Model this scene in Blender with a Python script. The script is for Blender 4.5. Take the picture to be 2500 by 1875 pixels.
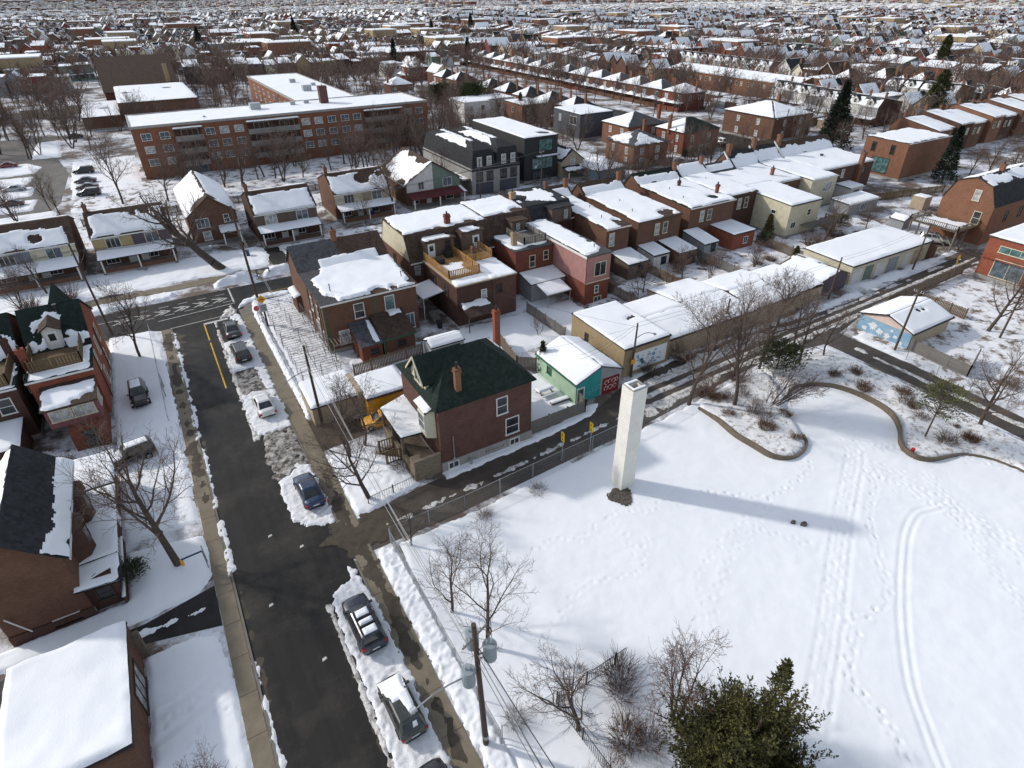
import bpy, math, random
import numpy as np
from mathutils import Vector, Matrix

# ------------------------------------------------------------------ scene, camera, light
SC = bpy.context.scene
for _o in list(bpy.data.objects):
    bpy.data.objects.remove(_o)
COL = SC.collection
CAM_H = 38.0
def make_camera():
    p, r, h = math.radians(33.5), math.radians(0.43), math.radians(30.48)
    fwdh = Vector((math.sin(h), math.cos(h), 0)); right = Vector((math.cos(h), -math.sin(h), 0)); up = Vector((0, 0, 1))
    f = math.cos(p) * fwdh - math.sin(p) * up
    d = -(math.sin(p) * fwdh + math.cos(p) * up)
    r1 = math.cos(r) * right + math.sin(r) * d
    d1 = -math.sin(r) * right + math.cos(r) * d
    cam = bpy.data.objects.new('camera', bpy.data.cameras.new('camera'))
    m = Matrix((( r1.x, -d1.x, -f.x, 0), (r1.y, -d1.y, -f.y, 0), (r1.z, -d1.z, -f.z, CAM_H), (0, 0, 0, 1)))
    cam.matrix_world = m
    cam.data.sensor_fit = 'HORIZONTAL'; cam.data.sensor_width = 36.0
    cam.data.lens = 1450 / 2500 * 36.0
    cam.data.clip_start = 0.5; cam.data.clip_end = 60000
    COL.objects.link(cam); SC.camera = cam
make_camera()

SUN_DIR = Vector((13.3, -14.4, -11.0)).normalized()      # the way the light travels
SUN_EL = math.asin(-SUN_DIR.z)
wd = bpy.data.worlds.new('World'); SC.world = wd; wd.use_nodes = True
_nt = wd.node_tree
_sky = _nt.nodes.new('ShaderNodeTexSky'); _sky.sky_type = 'NISHITA'; _sky.sun_disc = False
_sky.sun_elevation = SUN_EL; _sky.sun_rotation = math.atan2(-SUN_DIR.x, -SUN_DIR.y)
_sky.altitude = 100; _sky.dust_density = 1.0; _sky.air_density = 1.0; _sky.ozone_density = 1.0
_hs = _nt.nodes.new('ShaderNodeHueSaturation'); _hs.inputs['Saturation'].default_value = 0.5          # thin high haze whitens the blue
_nt.links.new(_sky.outputs[0], _hs.inputs['Color'])
_bg = _nt.nodes['Background']; _nt.links.new(_hs.outputs[0], _bg.inputs[0]); _bg.inputs[1].default_value = 0.15
_sl = bpy.data.lights.new('sun', 'SUN'); _sl.energy = 2.0; _sl.angle = math.radians(2.5); _sl.color = (1.0, 0.94, 0.86)
_so = bpy.data.objects.new('sun', _sl); _so.rotation_euler = SUN_DIR.to_track_quat('-Z', 'Y').to_euler(); _so.location = (-60, 60, 80)
COL.objects.link(_so)
SC.view_settings.view_transform = 'Standard'; SC.view_settings.look = 'None'
SC.view_settings.exposure = 0.50; SC.view_settings.gamma = 1.0; SC.view_settings.use_curve_mapping = False
SC.render.engine = 'CYCLES'
SC.cycles.use_denoising = True
SC.cycles.max_bounces = 6; SC.cycles.diffuse_bounces = 3; SC.cycles.glossy_bounces = 3; SC.cycles.transparent_max_bounces = 6

# ------------------------------------------------------------------ numbers
R = math.radians
rng = random.Random(11)
def hash2(i, j, s):
    v = np.sin(i * 127.1 + j * 311.7 + s * 74.7) * 43758.5453
    return v - np.floor(v)
def vnoise(x, y, s=0.0):
    x = np.asarray(x, float); y = np.asarray(y, float)
    i = np.floor(x); j = np.floor(y); u = x - i; v = y - j
    u = u * u * (3 - 2 * u); v = v * v * (3 - 2 * v)
    a = hash2(i, j, s); b = hash2(i + 1, j, s); c = hash2(i, j + 1, s); d = hash2(i + 1, j + 1, s)
    return (a * (1 - u) * (1 - v) + b * u * (1 - v) + c * (1 - u) * v + d * u * v) * 2 - 1
def fbm(x, y, s=0.0, o=3):
    t = 0; a = 1.0; n = 0
    for k in range(o):
        t = t + a * vnoise(x * 2 ** k + 13.7 * k, y * 2 ** k - 7.3 * k, s + k); n += a; a *= 0.5
    return t / n
def sstep(x, a, b):
    t = np.clip((x - a) / (b - a), 0, 1); return t * t * (3 - 2 * t)

# ------------------------------------------------------------------ materials
M = {}
def nodes(m):
    m.use_nodes = True; nt = m.node_tree
    return nt, nt.nodes['Principled BSDF'], nt.links
def mixc(nt, fac, a, b):
    n = nt.nodes.new('ShaderNodeMix'); n.data_type = 'RGBA'
    for k, v in ((0, fac), (6, a), (7, b)):
        if hasattr(v, 'links') or isinstance(v, bpy.types.NodeSocket): nt.links.new(v, n.inputs[k])
        else: n.inputs[k].default_value = v if k == 0 else (*v, 1) if len(v) == 3 else v
    return n.outputs[2]
def tex_noise(nt, scale, detail=4, rough=0.6, vec=None):
    n = nt.nodes.new('ShaderNodeTexNoise'); n.inputs['Scale'].default_value = scale
    n.inputs['Detail'].default_value = detail; n.inputs['Roughness'].default_value = rough
    if vec is not None: nt.links.new(vec, n.inputs['Vector'])
    return n.outputs[0]
def ramp(nt, v, a, b):
    n = nt.nodes.new('ShaderNodeMapRange'); n.inputs[1].default_value = a; n.inputs[2].default_value = b
    nt.links.new(v, n.inputs[0]); return n.outputs[0]
def coord(nt, kind='Object'):
    n = nt.nodes.new('ShaderNodeTexCoord'); return n.outputs[kind]
def wallcoord(nt):
    c = nt.nodes.new('ShaderNodeSeparateXYZ'); nt.links.new(coord(nt), c.inputs[0])
    a = nt.nodes.new('ShaderNodeMath'); a.operation = 'ADD'; nt.links.new(c.outputs[0], a.inputs[0]); nt.links.new(c.outputs[1], a.inputs[1])
    k = nt.nodes.new('ShaderNodeCombineXYZ'); nt.links.new(a.outputs[0], k.inputs[0]); nt.links.new(c.outputs[2], k.inputs[1])
    return k.outputs[0]
def bump(nt, h, bsdf, dist=0.02, strength=0.6):
    b = nt.nodes.new('ShaderNodeBump'); b.inputs['Strength'].default_value = strength; b.inputs['Distance'].default_value = dist
    nt.links.new(h, b.inputs['Height']); nt.links.new(b.outputs[0], bsdf.inputs['Normal'])
def mat(name, col, rough=0.8, var=0.25, scale=1.5, metal=0.0, bmp=0.0, col2=None, spec=0.3):
    m = bpy.data.materials.new(name); nt, b, L = nodes(m)
    c2 = col2 or tuple(x * (1 - var) for x in col)
    v = coord(nt)
    f = ramp(nt, tex_noise(nt, scale, 5, 0.65, v), 0.3, 0.7)
    L.new(mixc(nt, f, c2, col), b.inputs['Base Color'])
    b.inputs['Roughness'].default_value = rough; b.inputs['Metallic'].default_value = metal
    b.inputs['Specular IOR Level'].default_value = spec
    if bmp: bump(nt, tex_noise(nt, scale * 8, 4, 0.6, v), b, bmp)
    M[name] = m; return m
def brick(name, col, var=0.35, mortar=None, stain=0.6):
    m = bpy.data.materials.new(name); nt, b, L = nodes(m)
    t = nt.nodes.new('ShaderNodeTexBrick'); L.new(wallcoord(nt), t.inputs['Vector'])
    t.inputs['Scale'].default_value = 1.0; t.inputs['Brick Width'].default_value = 0.24; t.inputs['Row Height'].default_value = 0.085
    t.inputs['Mortar Size'].default_value = 0.008; t.inputs['Bias'].default_value = -0.2
    t.inputs['Color1'].default_value = (*col, 1); t.inputs['Color2'].default_value = (*[x * (1 - var) for x in col], 1)
    t.inputs['Mortar'].default_value = (*(mortar or [x * 0.75 + 0.06 for x in col]), 1)
    v = coord(nt)
    f = ramp(nt, tex_noise(nt, 0.7, 6, 0.7, v), 0.42, 0.75)
    f2 = nt.nodes.new('ShaderNodeMath'); f2.operation = 'MULTIPLY'; L.new(f, f2.inputs[0]); f2.inputs[1].default_value = stain
    L.new(mixc(nt, f2.outputs[0], t.outputs[0], tuple(x * 0.55 for x in col)), b.inputs['Base Color'])
    b.inputs['Roughness'].default_value = 0.9; b.inputs['Specular IOR Level'].default_value = 0.15
    bump(nt, t.outputs[1], b, -0.006, 0.5)
    M[name] = m; return m
def siding(name, col, pitch=0.15, vert=False):
    m = bpy.data.materials.new(name); nt, b, L = nodes(m)
    w = nt.nodes.new('ShaderNodeTexWave'); w.wave_type = 'BANDS'; w.wave_profile = 'SAW'; w.bands_direction = 'X' if vert else 'Y'
    L.new(wallcoord(nt), w.inputs['Vector']); w.inputs['Scale'].default_value = 1 / pitch / 3.18
    f = ramp(nt, tex_noise(nt, 1.2, 5, 0.7, coord(nt)), 0.35, 0.75)
    L.new(mixc(nt, f, col, tuple(x * 0.72 for x in col)), b.inputs['Base Color'])
    b.inputs['Roughness'].default_value = 0.65; bump(nt, w.outputs[1], b, 0.02, 0.7)
    M[name] = m; return m
def shingle(name, col):
    m = bpy.data.materials.new(name); nt, b, L = nodes(m)
    v = coord(nt)
    t = nt.nodes.new('ShaderNodeTexVoronoi'); t.inputs['Scale'].default_value = 3.2; L.new(v, t.inputs['Vector'])
    c = mixc(nt, ramp(nt, tex_noise(nt, 0.5, 6, 0.75, v), 0.35, 0.7), col, tuple(x * 0.6 + 0.004 for x in col))
    d = nt.nodes.new('ShaderNodeSeparateColor'); L.new(t.outputs['Color'], d.inputs[0])
    e = nt.nodes.new('ShaderNodeMath'); e.operation = 'MULTIPLY'; L.new(d.outputs[0], e.inputs[0]); e.inputs[1].default_value = 0.55
    L.new(mixc(nt, e.outputs[0], c, tuple(min(1, x * 1.7 + 0.008) for x in col)), b.inputs['Base Color'])
    b.inputs['Roughness'].default_value = 0.92; b.inputs['Specular IOR Level'].default_value = 0.15
    bump(nt, tex_noise(nt, 9, 3, 0.6, v), b, 0.015)
    M[name] = m; return m
def snowmat(name, col=(0.83, 0.85, 0.88), dirt=None, dscale=0.8, lo=0.55, hi=0.75, bmp=0.02):
    m = bpy.data.materials.new(name); nt, b, L = nodes(m)
    v = coord(nt)
    f = ramp(nt, tex_noise(nt, 0.6, 3, 0.5, v), 0.3, 0.7)
    c = mixc(nt, f, tuple(x * 0.965 for x in col), col)
    if dirt:
        c = mixc(nt, ramp(nt, tex_noise(nt, dscale, 6, 0.75, v), lo, hi), c, dirt)
    if hasattr(c, 'node'): L.new(c, b.inputs['Base Color'])
    b.inputs['Roughness'].default_value = 0.75; b.inputs['Specular IOR Level'].default_value = 0.25
    h = nt.nodes.new('ShaderNodeMath'); h.operation = 'ADD'
    L.new(tex_noise(nt, 1.1, 4, 0.55, v), h.inputs[0]); L.new(tex_noise(nt, 9, 3, 0.55, v), h.inputs[1])
    bump(nt, h.outputs[0], b, bmp, 0.5)
    M[name] = m; return m
def glass(name, col, rough=0.06):
    m = bpy.data.materials.new(name); nt, b, L = nodes(m)
    f = ramp(nt, tex_noise(nt, 1.3, 2, 0.5, coord(nt)), 0.4, 0.65)
    L.new(mixc(nt, f, col, tuple(min(1, x * 2.2 + 0.01) for x in col)), b.inputs['Base Color'])
    b.inputs['Roughness'].default_value = rough; b.inputs['Specular IOR Level'].default_value = 0.6
    M[name] = m; return m
def paint(name, col, rough=0.25, coat=0.6, metal=0.2):
    m = bpy.data.materials.new(name); nt, b, L = nodes(m)
    f = ramp(nt, tex_noise(nt, 2.0, 5, 0.7, coord(nt)), 0.45, 0.8)
    L.new(mixc(nt, f, col, tuple(x * 0.7 + 0.05 for x in col)), b.inputs['Base Color'])
    L.new(ramp(nt, f, -0.6, 1.6), b.inputs['Roughness'])
    b.inputs['Metallic'].default_value = metal; b.inputs['Coat Weight'].default_value = coat; b.inputs['Coat Roughness'].default_value = 0.12
    M[name] = m; return m
def tarmac(name, c1, c2, c3, stretch, rough=0.5, spec=0.35):
    """road surface: long worn wheel streaks, salt bloom, and patches"""
    m = bpy.data.materials.new(name); nt, b, L = nodes(m); v = coord(nt)
    mp = nt.nodes.new('ShaderNodeMapping'); mp.inputs['Scale'].default_value = stretch; L.new(v, mp.inputs['Vector'])
    c = mixc(nt, ramp(nt, tex_noise(nt, 1.0, 5, 0.6, mp.outputs[0]), 0.35, 0.68), c1, c2)
    c = mixc(nt, ramp(nt, tex_noise(nt, 0.2, 6, 0.75, v), 0.48, 0.74), c, c3)
    c = mixc(nt, ramp(nt, tex_noise(nt, 22, 3, 0.6, v), 0.45, 0.75), c, c2)
    L.new(c, b.inputs['Base Color']); L.new(ramp(nt, tex_noise(nt, 0.5, 4, 0.6, v), -0.35, 1.1), b.inputs['Roughness']); b.inputs['Specular IOR Level'].default_value = spec
    bump(nt, tex_noise(nt, 30, 3, 0.6, v), b, 0.008); M[name] = m

snowmat('snow'); snowmat('snow_roof', (0.84, 0.86, 0.89), bmp=0.03)
snowmat('snow_dirty', (0.66, 0.65, 0.63), (0.16, 0.135, 0.105), 1.7, 0.46, 0.66, 0.08)
snowmat('snow_slush', (0.52, 0.50, 0.47), (0.075, 0.062, 0.048), 1.5, 0.36, 0.58, 0.08)
snowmat('snow_leaf', (0.78, 0.79, 0.80), (0.20, 0.145, 0.095), 1.6, 0.50, 0.66, 0.04)
snowmat('ground', (0.72, 0.74, 0.78), (0.145, 0.112, 0.092), 0.10, 0.43, 0.55, 0.05)
snowmat('snow_garden', (0.79, 0.80, 0.83), (0.155, 0.118, 0.085), 0.42, 0.50, 0.60, 0.06)
snowmat('snow_trod', (0.76, 0.77, 0.79), (0.30, 0.27, 0.23), 2.2, 0.58, 0.74, 0.07)
brick('br_red', (0.19, 0.058, 0.036)); brick('br_brown', (0.155, 0.078, 0.050)); brick('br_orange', (0.230, 0.108, 0.064)); brick('br_dark', (0.085, 0.042, 0.030))
brick('br_maroon', (0.118, 0.058, 0.045)); brick('br_tan', (0.36, 0.27, 0.16), 0.3); brick('br_bright', (0.29, 0.085, 0.048)); brick('br_white', (0.78, 0.76, 0.70), 0.10, (0.48, 0.47, 0.44), 0.34)
brick('br_apt', (0.225, 0.092, 0.051), 0.3); brick('br_grey', (0.28, 0.26, 0.24)); brick('stone', (0.24, 0.19, 0.135), 0.5)
siding('si_white', (0.68, 0.67, 0.64)); siding('si_cream', (0.62, 0.57, 0.42)); siding('si_grey', (0.30, 0.31, 0.32)); siding('si_black', (0.018, 0.019, 0.022)); siding('si_pink', (0.38, 0.19, 0.17))
siding('si_green', (0.16, 0.22, 0.18)); siding('si_yellow', (0.44, 0.34, 0.17)); siding('si_blue', (0.19, 0.25, 0.33)); siding('si_darkred', (0.21, 0.035, 0.035)); siding('si_brown', (0.12, 0.085, 0.065)); siding('si_mauve', (0.22, 0.075, 0.085)); siding('si_tan', (0.42, 0.34, 0.24))
siding('si_purple', (0.10, 0.075, 0.10)); siding('si_teal', (0.02, 0.27, 0.26), 0.2, True); siding('si_mint', (0.36, 0.50, 0.36), 0.3, True); siding('si_orange', (0.62, 0.20, 0.07)); siding('si_slate', (0.06, 0.065, 0.08))
shingle('sh_black', (0.028, 0.029, 0.032)); shingle('sh_green', (0.013, 0.021, 0.0175)); shingle('sh_brown', (0.060, 0.040, 0.030)); shingle('sh_grey', (0.065, 0.066, 0.072)); shingle('sh_tan', (0.13, 0.095, 0.065)); shingle('sh_red', (0.10, 0.03, 0.03))
tarmac('asphalt', (0.013, 0.013, 0.0135), (0.027, 0.025, 0.0225), (0.064, 0.055, 0.044), (1.1, 0.045, 1), spec=0.18); mat('asphalt_grey', (0.155, 0.145, 0.13), 0.7, 0.45, 0.35, bmp=0.008)
tarmac('alley', (0.040, 0.033, 0.027), (0.075, 0.062, 0.050), (0.12, 0.098, 0.078), (0.06, 1.3, 1))
mat('pavement', (0.225, 0.190, 0.135), 0.75, 0.3, 0.9, bmp=0.006); mat('concrete', (0.33, 0.32, 0.30), 0.85, 0.3, 1.2, bmp=0.004); mat('kerb', (0.20, 0.18, 0.15), 0.8, 0.3, 1.0)
mat('wet_earth', (0.085, 0.062, 0.043), 0.75, 0.5, 0.8, bmp=0.03); mat('grit', (0.088, 0.072, 0.052), 0.8, 0.5, 1.2, bmp=0.01); mat('gravel', (0.17, 0.15, 0.125), 0.95, 0.65, 7.0, bmp=0.05)
mat('paint_white', (0.62, 0.62, 0.58), 0.7, 0.35, 2.5); mat('paint_yellow', (0.72, 0.44, 0.03), 0.65, 0.3, 2.5)
mat('white_trim', (0.72, 0.72, 0.69), 0.6, 0.15, 3); mat('green_trim', (0.03, 0.14, 0.08), 0.6, 0.2, 3); mat('cream_trim', (0.62, 0.58, 0.44), 0.6, 0.15, 3); mat('dark_trim', (0.03, 0.03, 0.032), 0.5, 0.2, 3); mat('brown_trim', (0.07, 0.045, 0.035), 0.6, 0.2, 3)
mat('wood_new', (0.42, 0.235, 0.09), 0.75, 0.35, 3.5); mat('wood_old', (0.17, 0.135, 0.10), 0.85, 0.4, 3.0); mat('wood_grey', (0.20, 0.185, 0.165), 0.9, 0.4, 2.5); mat('wood_brown', (0.155, 0.105, 0.055), 0.8, 0.4, 3.0); mat('pole_wood', (0.10, 0.075, 0.058), 0.9, 0.4, 2.0)
mat('steel', (0.30, 0.31, 0.32), 0.45, 0.2, 4, 0.7); mat('zinc', (0.36, 0.38, 0.40), 0.5, 0.15, 3, 0.3); mat('iron', (0.025, 0.022, 0.02), 0.6, 0.3, 4); mat('wire', (0.30, 0.31, 0.31), 0.5, 0.2, 4); mat('transformer', (0.28, 0.33, 0.35), 0.5, 0.15, 3)
mat('cable', (0.05, 0.05, 0.052), 0.6, 0.2, 4)
mat('bark', (0.105, 0.080, 0.066), 0.95, 0.45, 5); mat('twig', (0.165, 0.122, 0.100), 0.95, 0.35, 3); mat('twig_red', (0.180, 0.115, 0.098), 0.95, 0.35, 3); mat('dead_leaf', (0.17, 0.095, 0.045), 0.9, 0.4, 3); mat('needle_brown', (0.13, 0.10, 0.035), 0.9, 0.4, 3)
mat('needle', (0.062, 0.080, 0.030), 0.8, 0.5, 1.6); mat('needle_near', (0.095, 0.085, 0.022), 0.8, 0.5, 0.9, col2=(0.042, 0.046, 0.015)); mat('needle_dark', (0.022, 0.036, 0.022), 0.8, 0.5, 1.6); mat('needle_olive', (0.075, 0.080, 0.028), 0.8, 0.5, 1.6); mat('privet', (0.12, 0.13, 0.04), 0.8, 0.4, 2)
glass('gl_dark', (0.018, 0.020, 0.022)); glass('gl_blue', (0.05, 0.07, 0.085)); glass('gl_pale', (0.24, 0.25, 0.25), 0.15); glass('gl_teal', (0.05, 0.10, 0.10)); glass('gl_car', (0.012, 0.014, 0.016), 0.04)
mat('rubber', (0.02, 0.02, 0.02), 0.85, 0.3, 5); mat('rim', (0.30, 0.31, 0.32), 0.35, 0.15, 5, 0.8); mat('lamp_red', (0.36, 0.012, 0.015), 0.25, 0.3, 5); mat('lamp_clear', (0.65, 0.65, 0.62), 0.15, 0.2, 5); mat('plate', (0.62, 0.64, 0.68), 0.5, 0.1, 5); mat('black_plastic', (0.02, 0.02, 0.021), 0.6, 0.3, 5)
mat('sign_yellow', (0.82, 0.52, 0.02), 0.5, 0.08, 4); mat('sign_orange', (0.80, 0.36, 0.02), 0.5, 0.08, 4); mat('sign_red', (0.55, 0.02, 0.05), 0.5, 0.08, 4); mat('sign_white', (0.78, 0.78, 0.78), 0.5, 0.06, 4); mat('ink_black', (0.01, 0.01, 0.01), 0.6, 0.2, 4); mat('sign_grey', (0.40, 0.42, 0.43), 0.5, 0.1, 3)
mat('yellow_paint', (0.80, 0.42, 0.015), 0.5, 0.2, 1.5); mat('door_red', (0.19, 0.018, 0.022), 0.6, 0.3, 2); mat('blue_plastic', (0.02, 0.07, 0.30), 0.5, 0.2, 3); mat('navy_paint', (0.02, 0.05, 0.12), 0.5, 0.2, 3); mat('red_plastic', (0.6, 0.03, 0.04), 0.5, 0.2, 3)
mat('mural_blue', (0.12, 0.27, 0.42), 0.7, 0.1, 0.9, col2=(0.30, 0.42, 0.52)); mat('mural_white', (0.74, 0.76, 0.78), 0.7, 0.1, 1.5); mat('pink_white', (0.66, 0.52, 0.46), 0.8, 0.2, 1.5); mat('graffiti_white', (0.72, 0.60, 0.60), 0.7, 0.1, 3); mat('graffiti_dark', (0.05, 0.05, 0.055), 0.7, 0.1, 3); mat('graffiti_teal', (0.12, 0.45, 0.48), 0.7, 0.2, 2)
mat('field_red', (0.30, 0.05, 0.06), 0.9, 0.2, 0.05); mat('roof_membrane', (0.07, 0.068, 0.068), 0.85, 0.3, 0.8)
for n, c in (('car_navy', (0.012, 0.018, 0.035)), ('car_green', (0.038, 0.045, 0.036)), ('car_blue', (0.014, 0.035, 0.085)), ('car_white', (0.70, 0.70, 0.68)), ('car_black', (0.012, 0.012, 0.013)), ('car_grey', (0.055, 0.057, 0.062)), ('car_red', (0.16, 0.02, 0.02)), ('car_silver', (0.35, 0.36, 0.37)), ('car_yellow', (0.70, 0.33, 0.015)), ('car_brown', (0.06, 0.04, 0.035))):
    paint(n, c)

# ------------------------------------------------------------------ mesh builder
OFF = {}
def link(o, parent=None):
    COL.objects.link(o)
    if parent is not None: o.parent = parent
    return o
class MB:
    def __init__(s): s.v = []; s.f = []; s.m = []
    def add(s, vs, fs, m=0):
        b = len(s.v); s.v.extend([tuple(p) for p in vs])
        for f in fs: s.f.append(tuple(i + b for i in f)); s.m.append(m)
        return s
    def box(s, x0, x1, y0, y1, z0, z1, m=0):
        return s.add([(x0, y0, z0), (x1, y0, z0), (x1, y1, z0), (x0, y1, z0), (x0, y0, z1), (x1, y0, z1), (x1, y1, z1), (x0, y1, z1)],
                     [(3, 2, 1, 0), (4, 5, 6, 7), (0, 1, 5, 4), (1, 2, 6, 5), (2, 3, 7, 6), (3, 0, 4, 7)], m)
    def poly(s, pts, m=0): return s.add(pts, [tuple(range(len(pts)))], m)
    def prism(s, pts, z0, z1, m=0):
        n = len(pts); a = sum(pts[i][0] * pts[(i + 1) % n][1] - pts[(i + 1) % n][0] * pts[i][1] for i in range(n))
        if a < 0: pts = pts[::-1]
        v = [(x, y, z0) for x, y in pts] + [(x, y, z1) for x, y in pts]
        return s.add(v, [tuple(range(n))[::-1], tuple(range(n, 2 * n))] + [(i, (i + 1) % n, n + (i + 1) % n, n + i) for i in range(n)], m)
    def extr(s, pts, axis, a, b, m=0):
        """closed outline in the (y,z) plane along x, or (x,z) along y"""
        n = len(pts)
        if axis == 'x': v = [(a, p, q) for p, q in pts] + [(b, p, q) for p, q in pts]
        else: v = [(p, a, q) for p, q in pts] + [(p, b, q) for p, q in pts]
        ar = sum(pts[i][0] * pts[(i + 1) % n][1] - pts[(i + 1) % n][0] * pts[i][1] for i in range(n))
        fs = [tuple(range(n))[::-1], tuple(range(n, 2 * n))] + [(i, (i + 1) % n, n + (i + 1) % n, n + i) for i in range(n)]
        if (ar < 0) != (axis == 'y'): fs = [f[::-1] for f in fs]
        return s.add(v, fs, m)
    def tube(s, p, q, r0, r1=None, n=6, m=0, cap=True):
        r1 = r0 if r1 is None else r1
        p = Vector(p); q = Vector(q); d = (q - p)
        if d.length < 1e-6: return s
        d.normalize(); u = d.orthogonal().normalized(); w = d.cross(u)
        vs = []
        for c, r in ((p, r0), (q, r1)):
            for k in range(n):
                a = 2 * math.pi * k / n; vs.append(c + u * (r * math.cos(a)) + w * (r * math.sin(a)))
        fs = [(k, (k + 1) % n, n + (k + 1) % n, n + k) for k in range(n)]
        if cap: fs += [tuple(range(n))[::-1], tuple(range(n, 2 * n))]
        return s.add(vs, fs, m)
    def path(s, pts, r, n=5, m=0):
        for a, b in zip(pts[:-1], pts[1:]): s.tube(a, b, r, r, n, m)
        return s
    def mesh(s, name, mats, off=(0, 0, 0), smooth=False):
        me = bpy.data.meshes.new(name)
        me.from_pydata([(x - off[0], y - off[1], z - off[2]) for x, y, z in s.v], [], s.f)
        for k in (mats if isinstance(mats, (list, tuple)) else [mats]): me.materials.append(M[k])
        if len(me.materials) > 1: me.polygons.foreach_set('material_index', s.m)
        if smooth: me.polygons.foreach_set('use_smooth', [True] * len(me.polygons))
        me.update(); return me
    def build(s, name, mats, parent=None, smooth=False):
        off = OFF.get(parent.name, (0, 0, 0)) if parent is not None else (0, 0, 0)
        o = bpy.data.objects.new(name, s.mesh(name, mats, off, smooth)); link(o, parent)
        OFF[o.name] = off; return o
def tag(o, label=None, cat=None, group=None, kind=None):
    if label: o['label'] = label
    if cat: o['category'] = cat
    if group: o['group'] = group
    if kind: o['kind'] = kind
    return o
def thing(name, label, cat, loc=(0, 0, 0), group=None):
    o = bpy.data.objects.new(name, None); o.empty_display_size = 0.3; o.location = loc; link(o)
    OFF[o.name] = tuple(loc); return tag(o, label, cat, group)
def copy_tree(o, parent=None):
    c = o.copy(); COL.objects.link(c); c.parent = parent
    for ch in o.children: copy_tree(ch, c)
    return c
def place(o, x, y, rz=0.0, z=0.0, s=1.0):
    o.location = (x, y, z); o.rotation_euler = (0, 0, rz); o.scale = (s, s, s); return o
def grid_mesh(name, X, Y, Z, keep, material, smooth=True):
    """X,Y,Z (n,m) vertex grids; keep (n-1,m-1) faces"""
    n, m = X.shape; idx = np.arange(n * m).reshape(n, m)
    q = np.stack([idx[:-1, :-1], idx[1:, :-1], idx[1:, 1:], idx[:-1, 1:]], -1)[keep]
    used = np.zeros(n * m, bool); used[q.ravel()] = True
    new = np.cumsum(used) - 1
    V = np.stack([X.ravel(), Y.ravel(), Z.ravel()], 1)[used]; Q = new[q]
    me = bpy.data.meshes.new(name)
    me.vertices.add(len(V)); me.vertices.foreach_set('co', V.astype(np.float32).ravel())
    me.loops.add(Q.size); me.loops.foreach_set('vertex_index', Q.ravel().astype(np.int32))
    me.polygons.add(len(Q)); me.polygons.foreach_set('loop_start', np.arange(0, Q.size, 4, dtype=np.int32)); me.polygons.foreach_set('loop_total', np.full(len(Q), 4, np.int32))
    me.update(calc_edges=True); me.validate()
    if smooth: me.polygons.foreach_set('use_smooth', np.ones(len(me.polygons), bool))
    me.materials.append(M[material]); return me

# ------------------------------------------------------------------ snow
SEED = [100]
def roof_snow(parent, a, b, c, d, T=0.16, margin=0.0, amp=0.5, freq=0.7, res=0.3, holes=(), name='roof_snow', lo=None, mat_='snow_roof', fn=None):
    """a lumpy sheet of snow on the plane a-b (lower edge) to d-c (upper edge); margin = one or (start, end, low, high) in metres"""
    SEED[0] += 1; sd = SEED[0] * 1.37
    a, b, c, d = (np.array(p, float) for p in (a, b, c, d))
    off = np.array(OFF.get(parent.name, (0, 0, 0)))
    wu = max(np.linalg.norm(b - a), np.linalg.norm(c - d)); wv = max(np.linalg.norm(d - a), np.linalg.norm(c - b))
    n = max(4, int(wu / res)); m = max(4, int(wv / res))
    u, v = np.meshgrid(np.linspace(0, 1, n + 1), np.linspace(0, 1, m + 1), indexing='ij')
    P = (a * ((1 - u) * (1 - v))[..., None] + b * (u * (1 - v))[..., None] + c * (u * v)[..., None] + d * ((1 - u) * v)[..., None])
    nr = np.cross(b - a, d - a)
    if np.linalg.norm(nr) < 1e-6: nr = np.cross(c - d, d - a)
    nr = nr / np.linalg.norm(nr)
    if nr[2] < 0: nr = -nr
    mg = (margin,) * 4 if np.isscalar(margin) else margin
    wl = np.linalg.norm(P[-1] - P[0], axis=-1)[None, :]     # row width
    D = np.minimum(np.minimum(u * wl - mg[0], (1 - u) * wl - mg[1]), np.minimum(v * wv - mg[2], (1 - v) * wv - mg[3]))
    N = fbm(u * wu * freq, v * wv * freq, sd, 4)
    D = D + amp * N - amp * 0.15
    for (hu, hv, hr) in holes:
        D = np.minimum(D, np.hypot((u - hu) * wu, (v - hv) * wv) - hr + 0.35 * amp * fbm(u * wu * 2, v * wv * 2, sd + 9, 2))
    if fn is not None: D = np.minimum(D, fn(u, v, u * wu, v * wv) + 0.4 * amp * N)
    full = np.isscalar(margin) and margin < 0 or (not np.isscalar(margin) and min(margin) < 0)
    h = 0.8 * T * sstep(D, 0.0, 0.17) * (1 + 0.5 * fbm(u * wu * 0.35, v * wv * 0.35, sd + 3, 3)) - 0.025
    if full: pass
    P = P + nr * h[..., None] - off
    ok = D > 0; keep = ok[:-1, :-1] | ok[1:, :-1] | ok[1:, 1:] | ok[:-1, 1:]
    if not keep.any(): return None
    me = grid_mesh(name, P[..., 0], P[..., 1], P[..., 2], keep, mat_)
    if full:   # skirt so the slab shows its thickness at the eaves
        pass
    o = bpy.data.objects.new(name, me); link(o, parent); OFF[o.name] = tuple(off); return o
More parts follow.
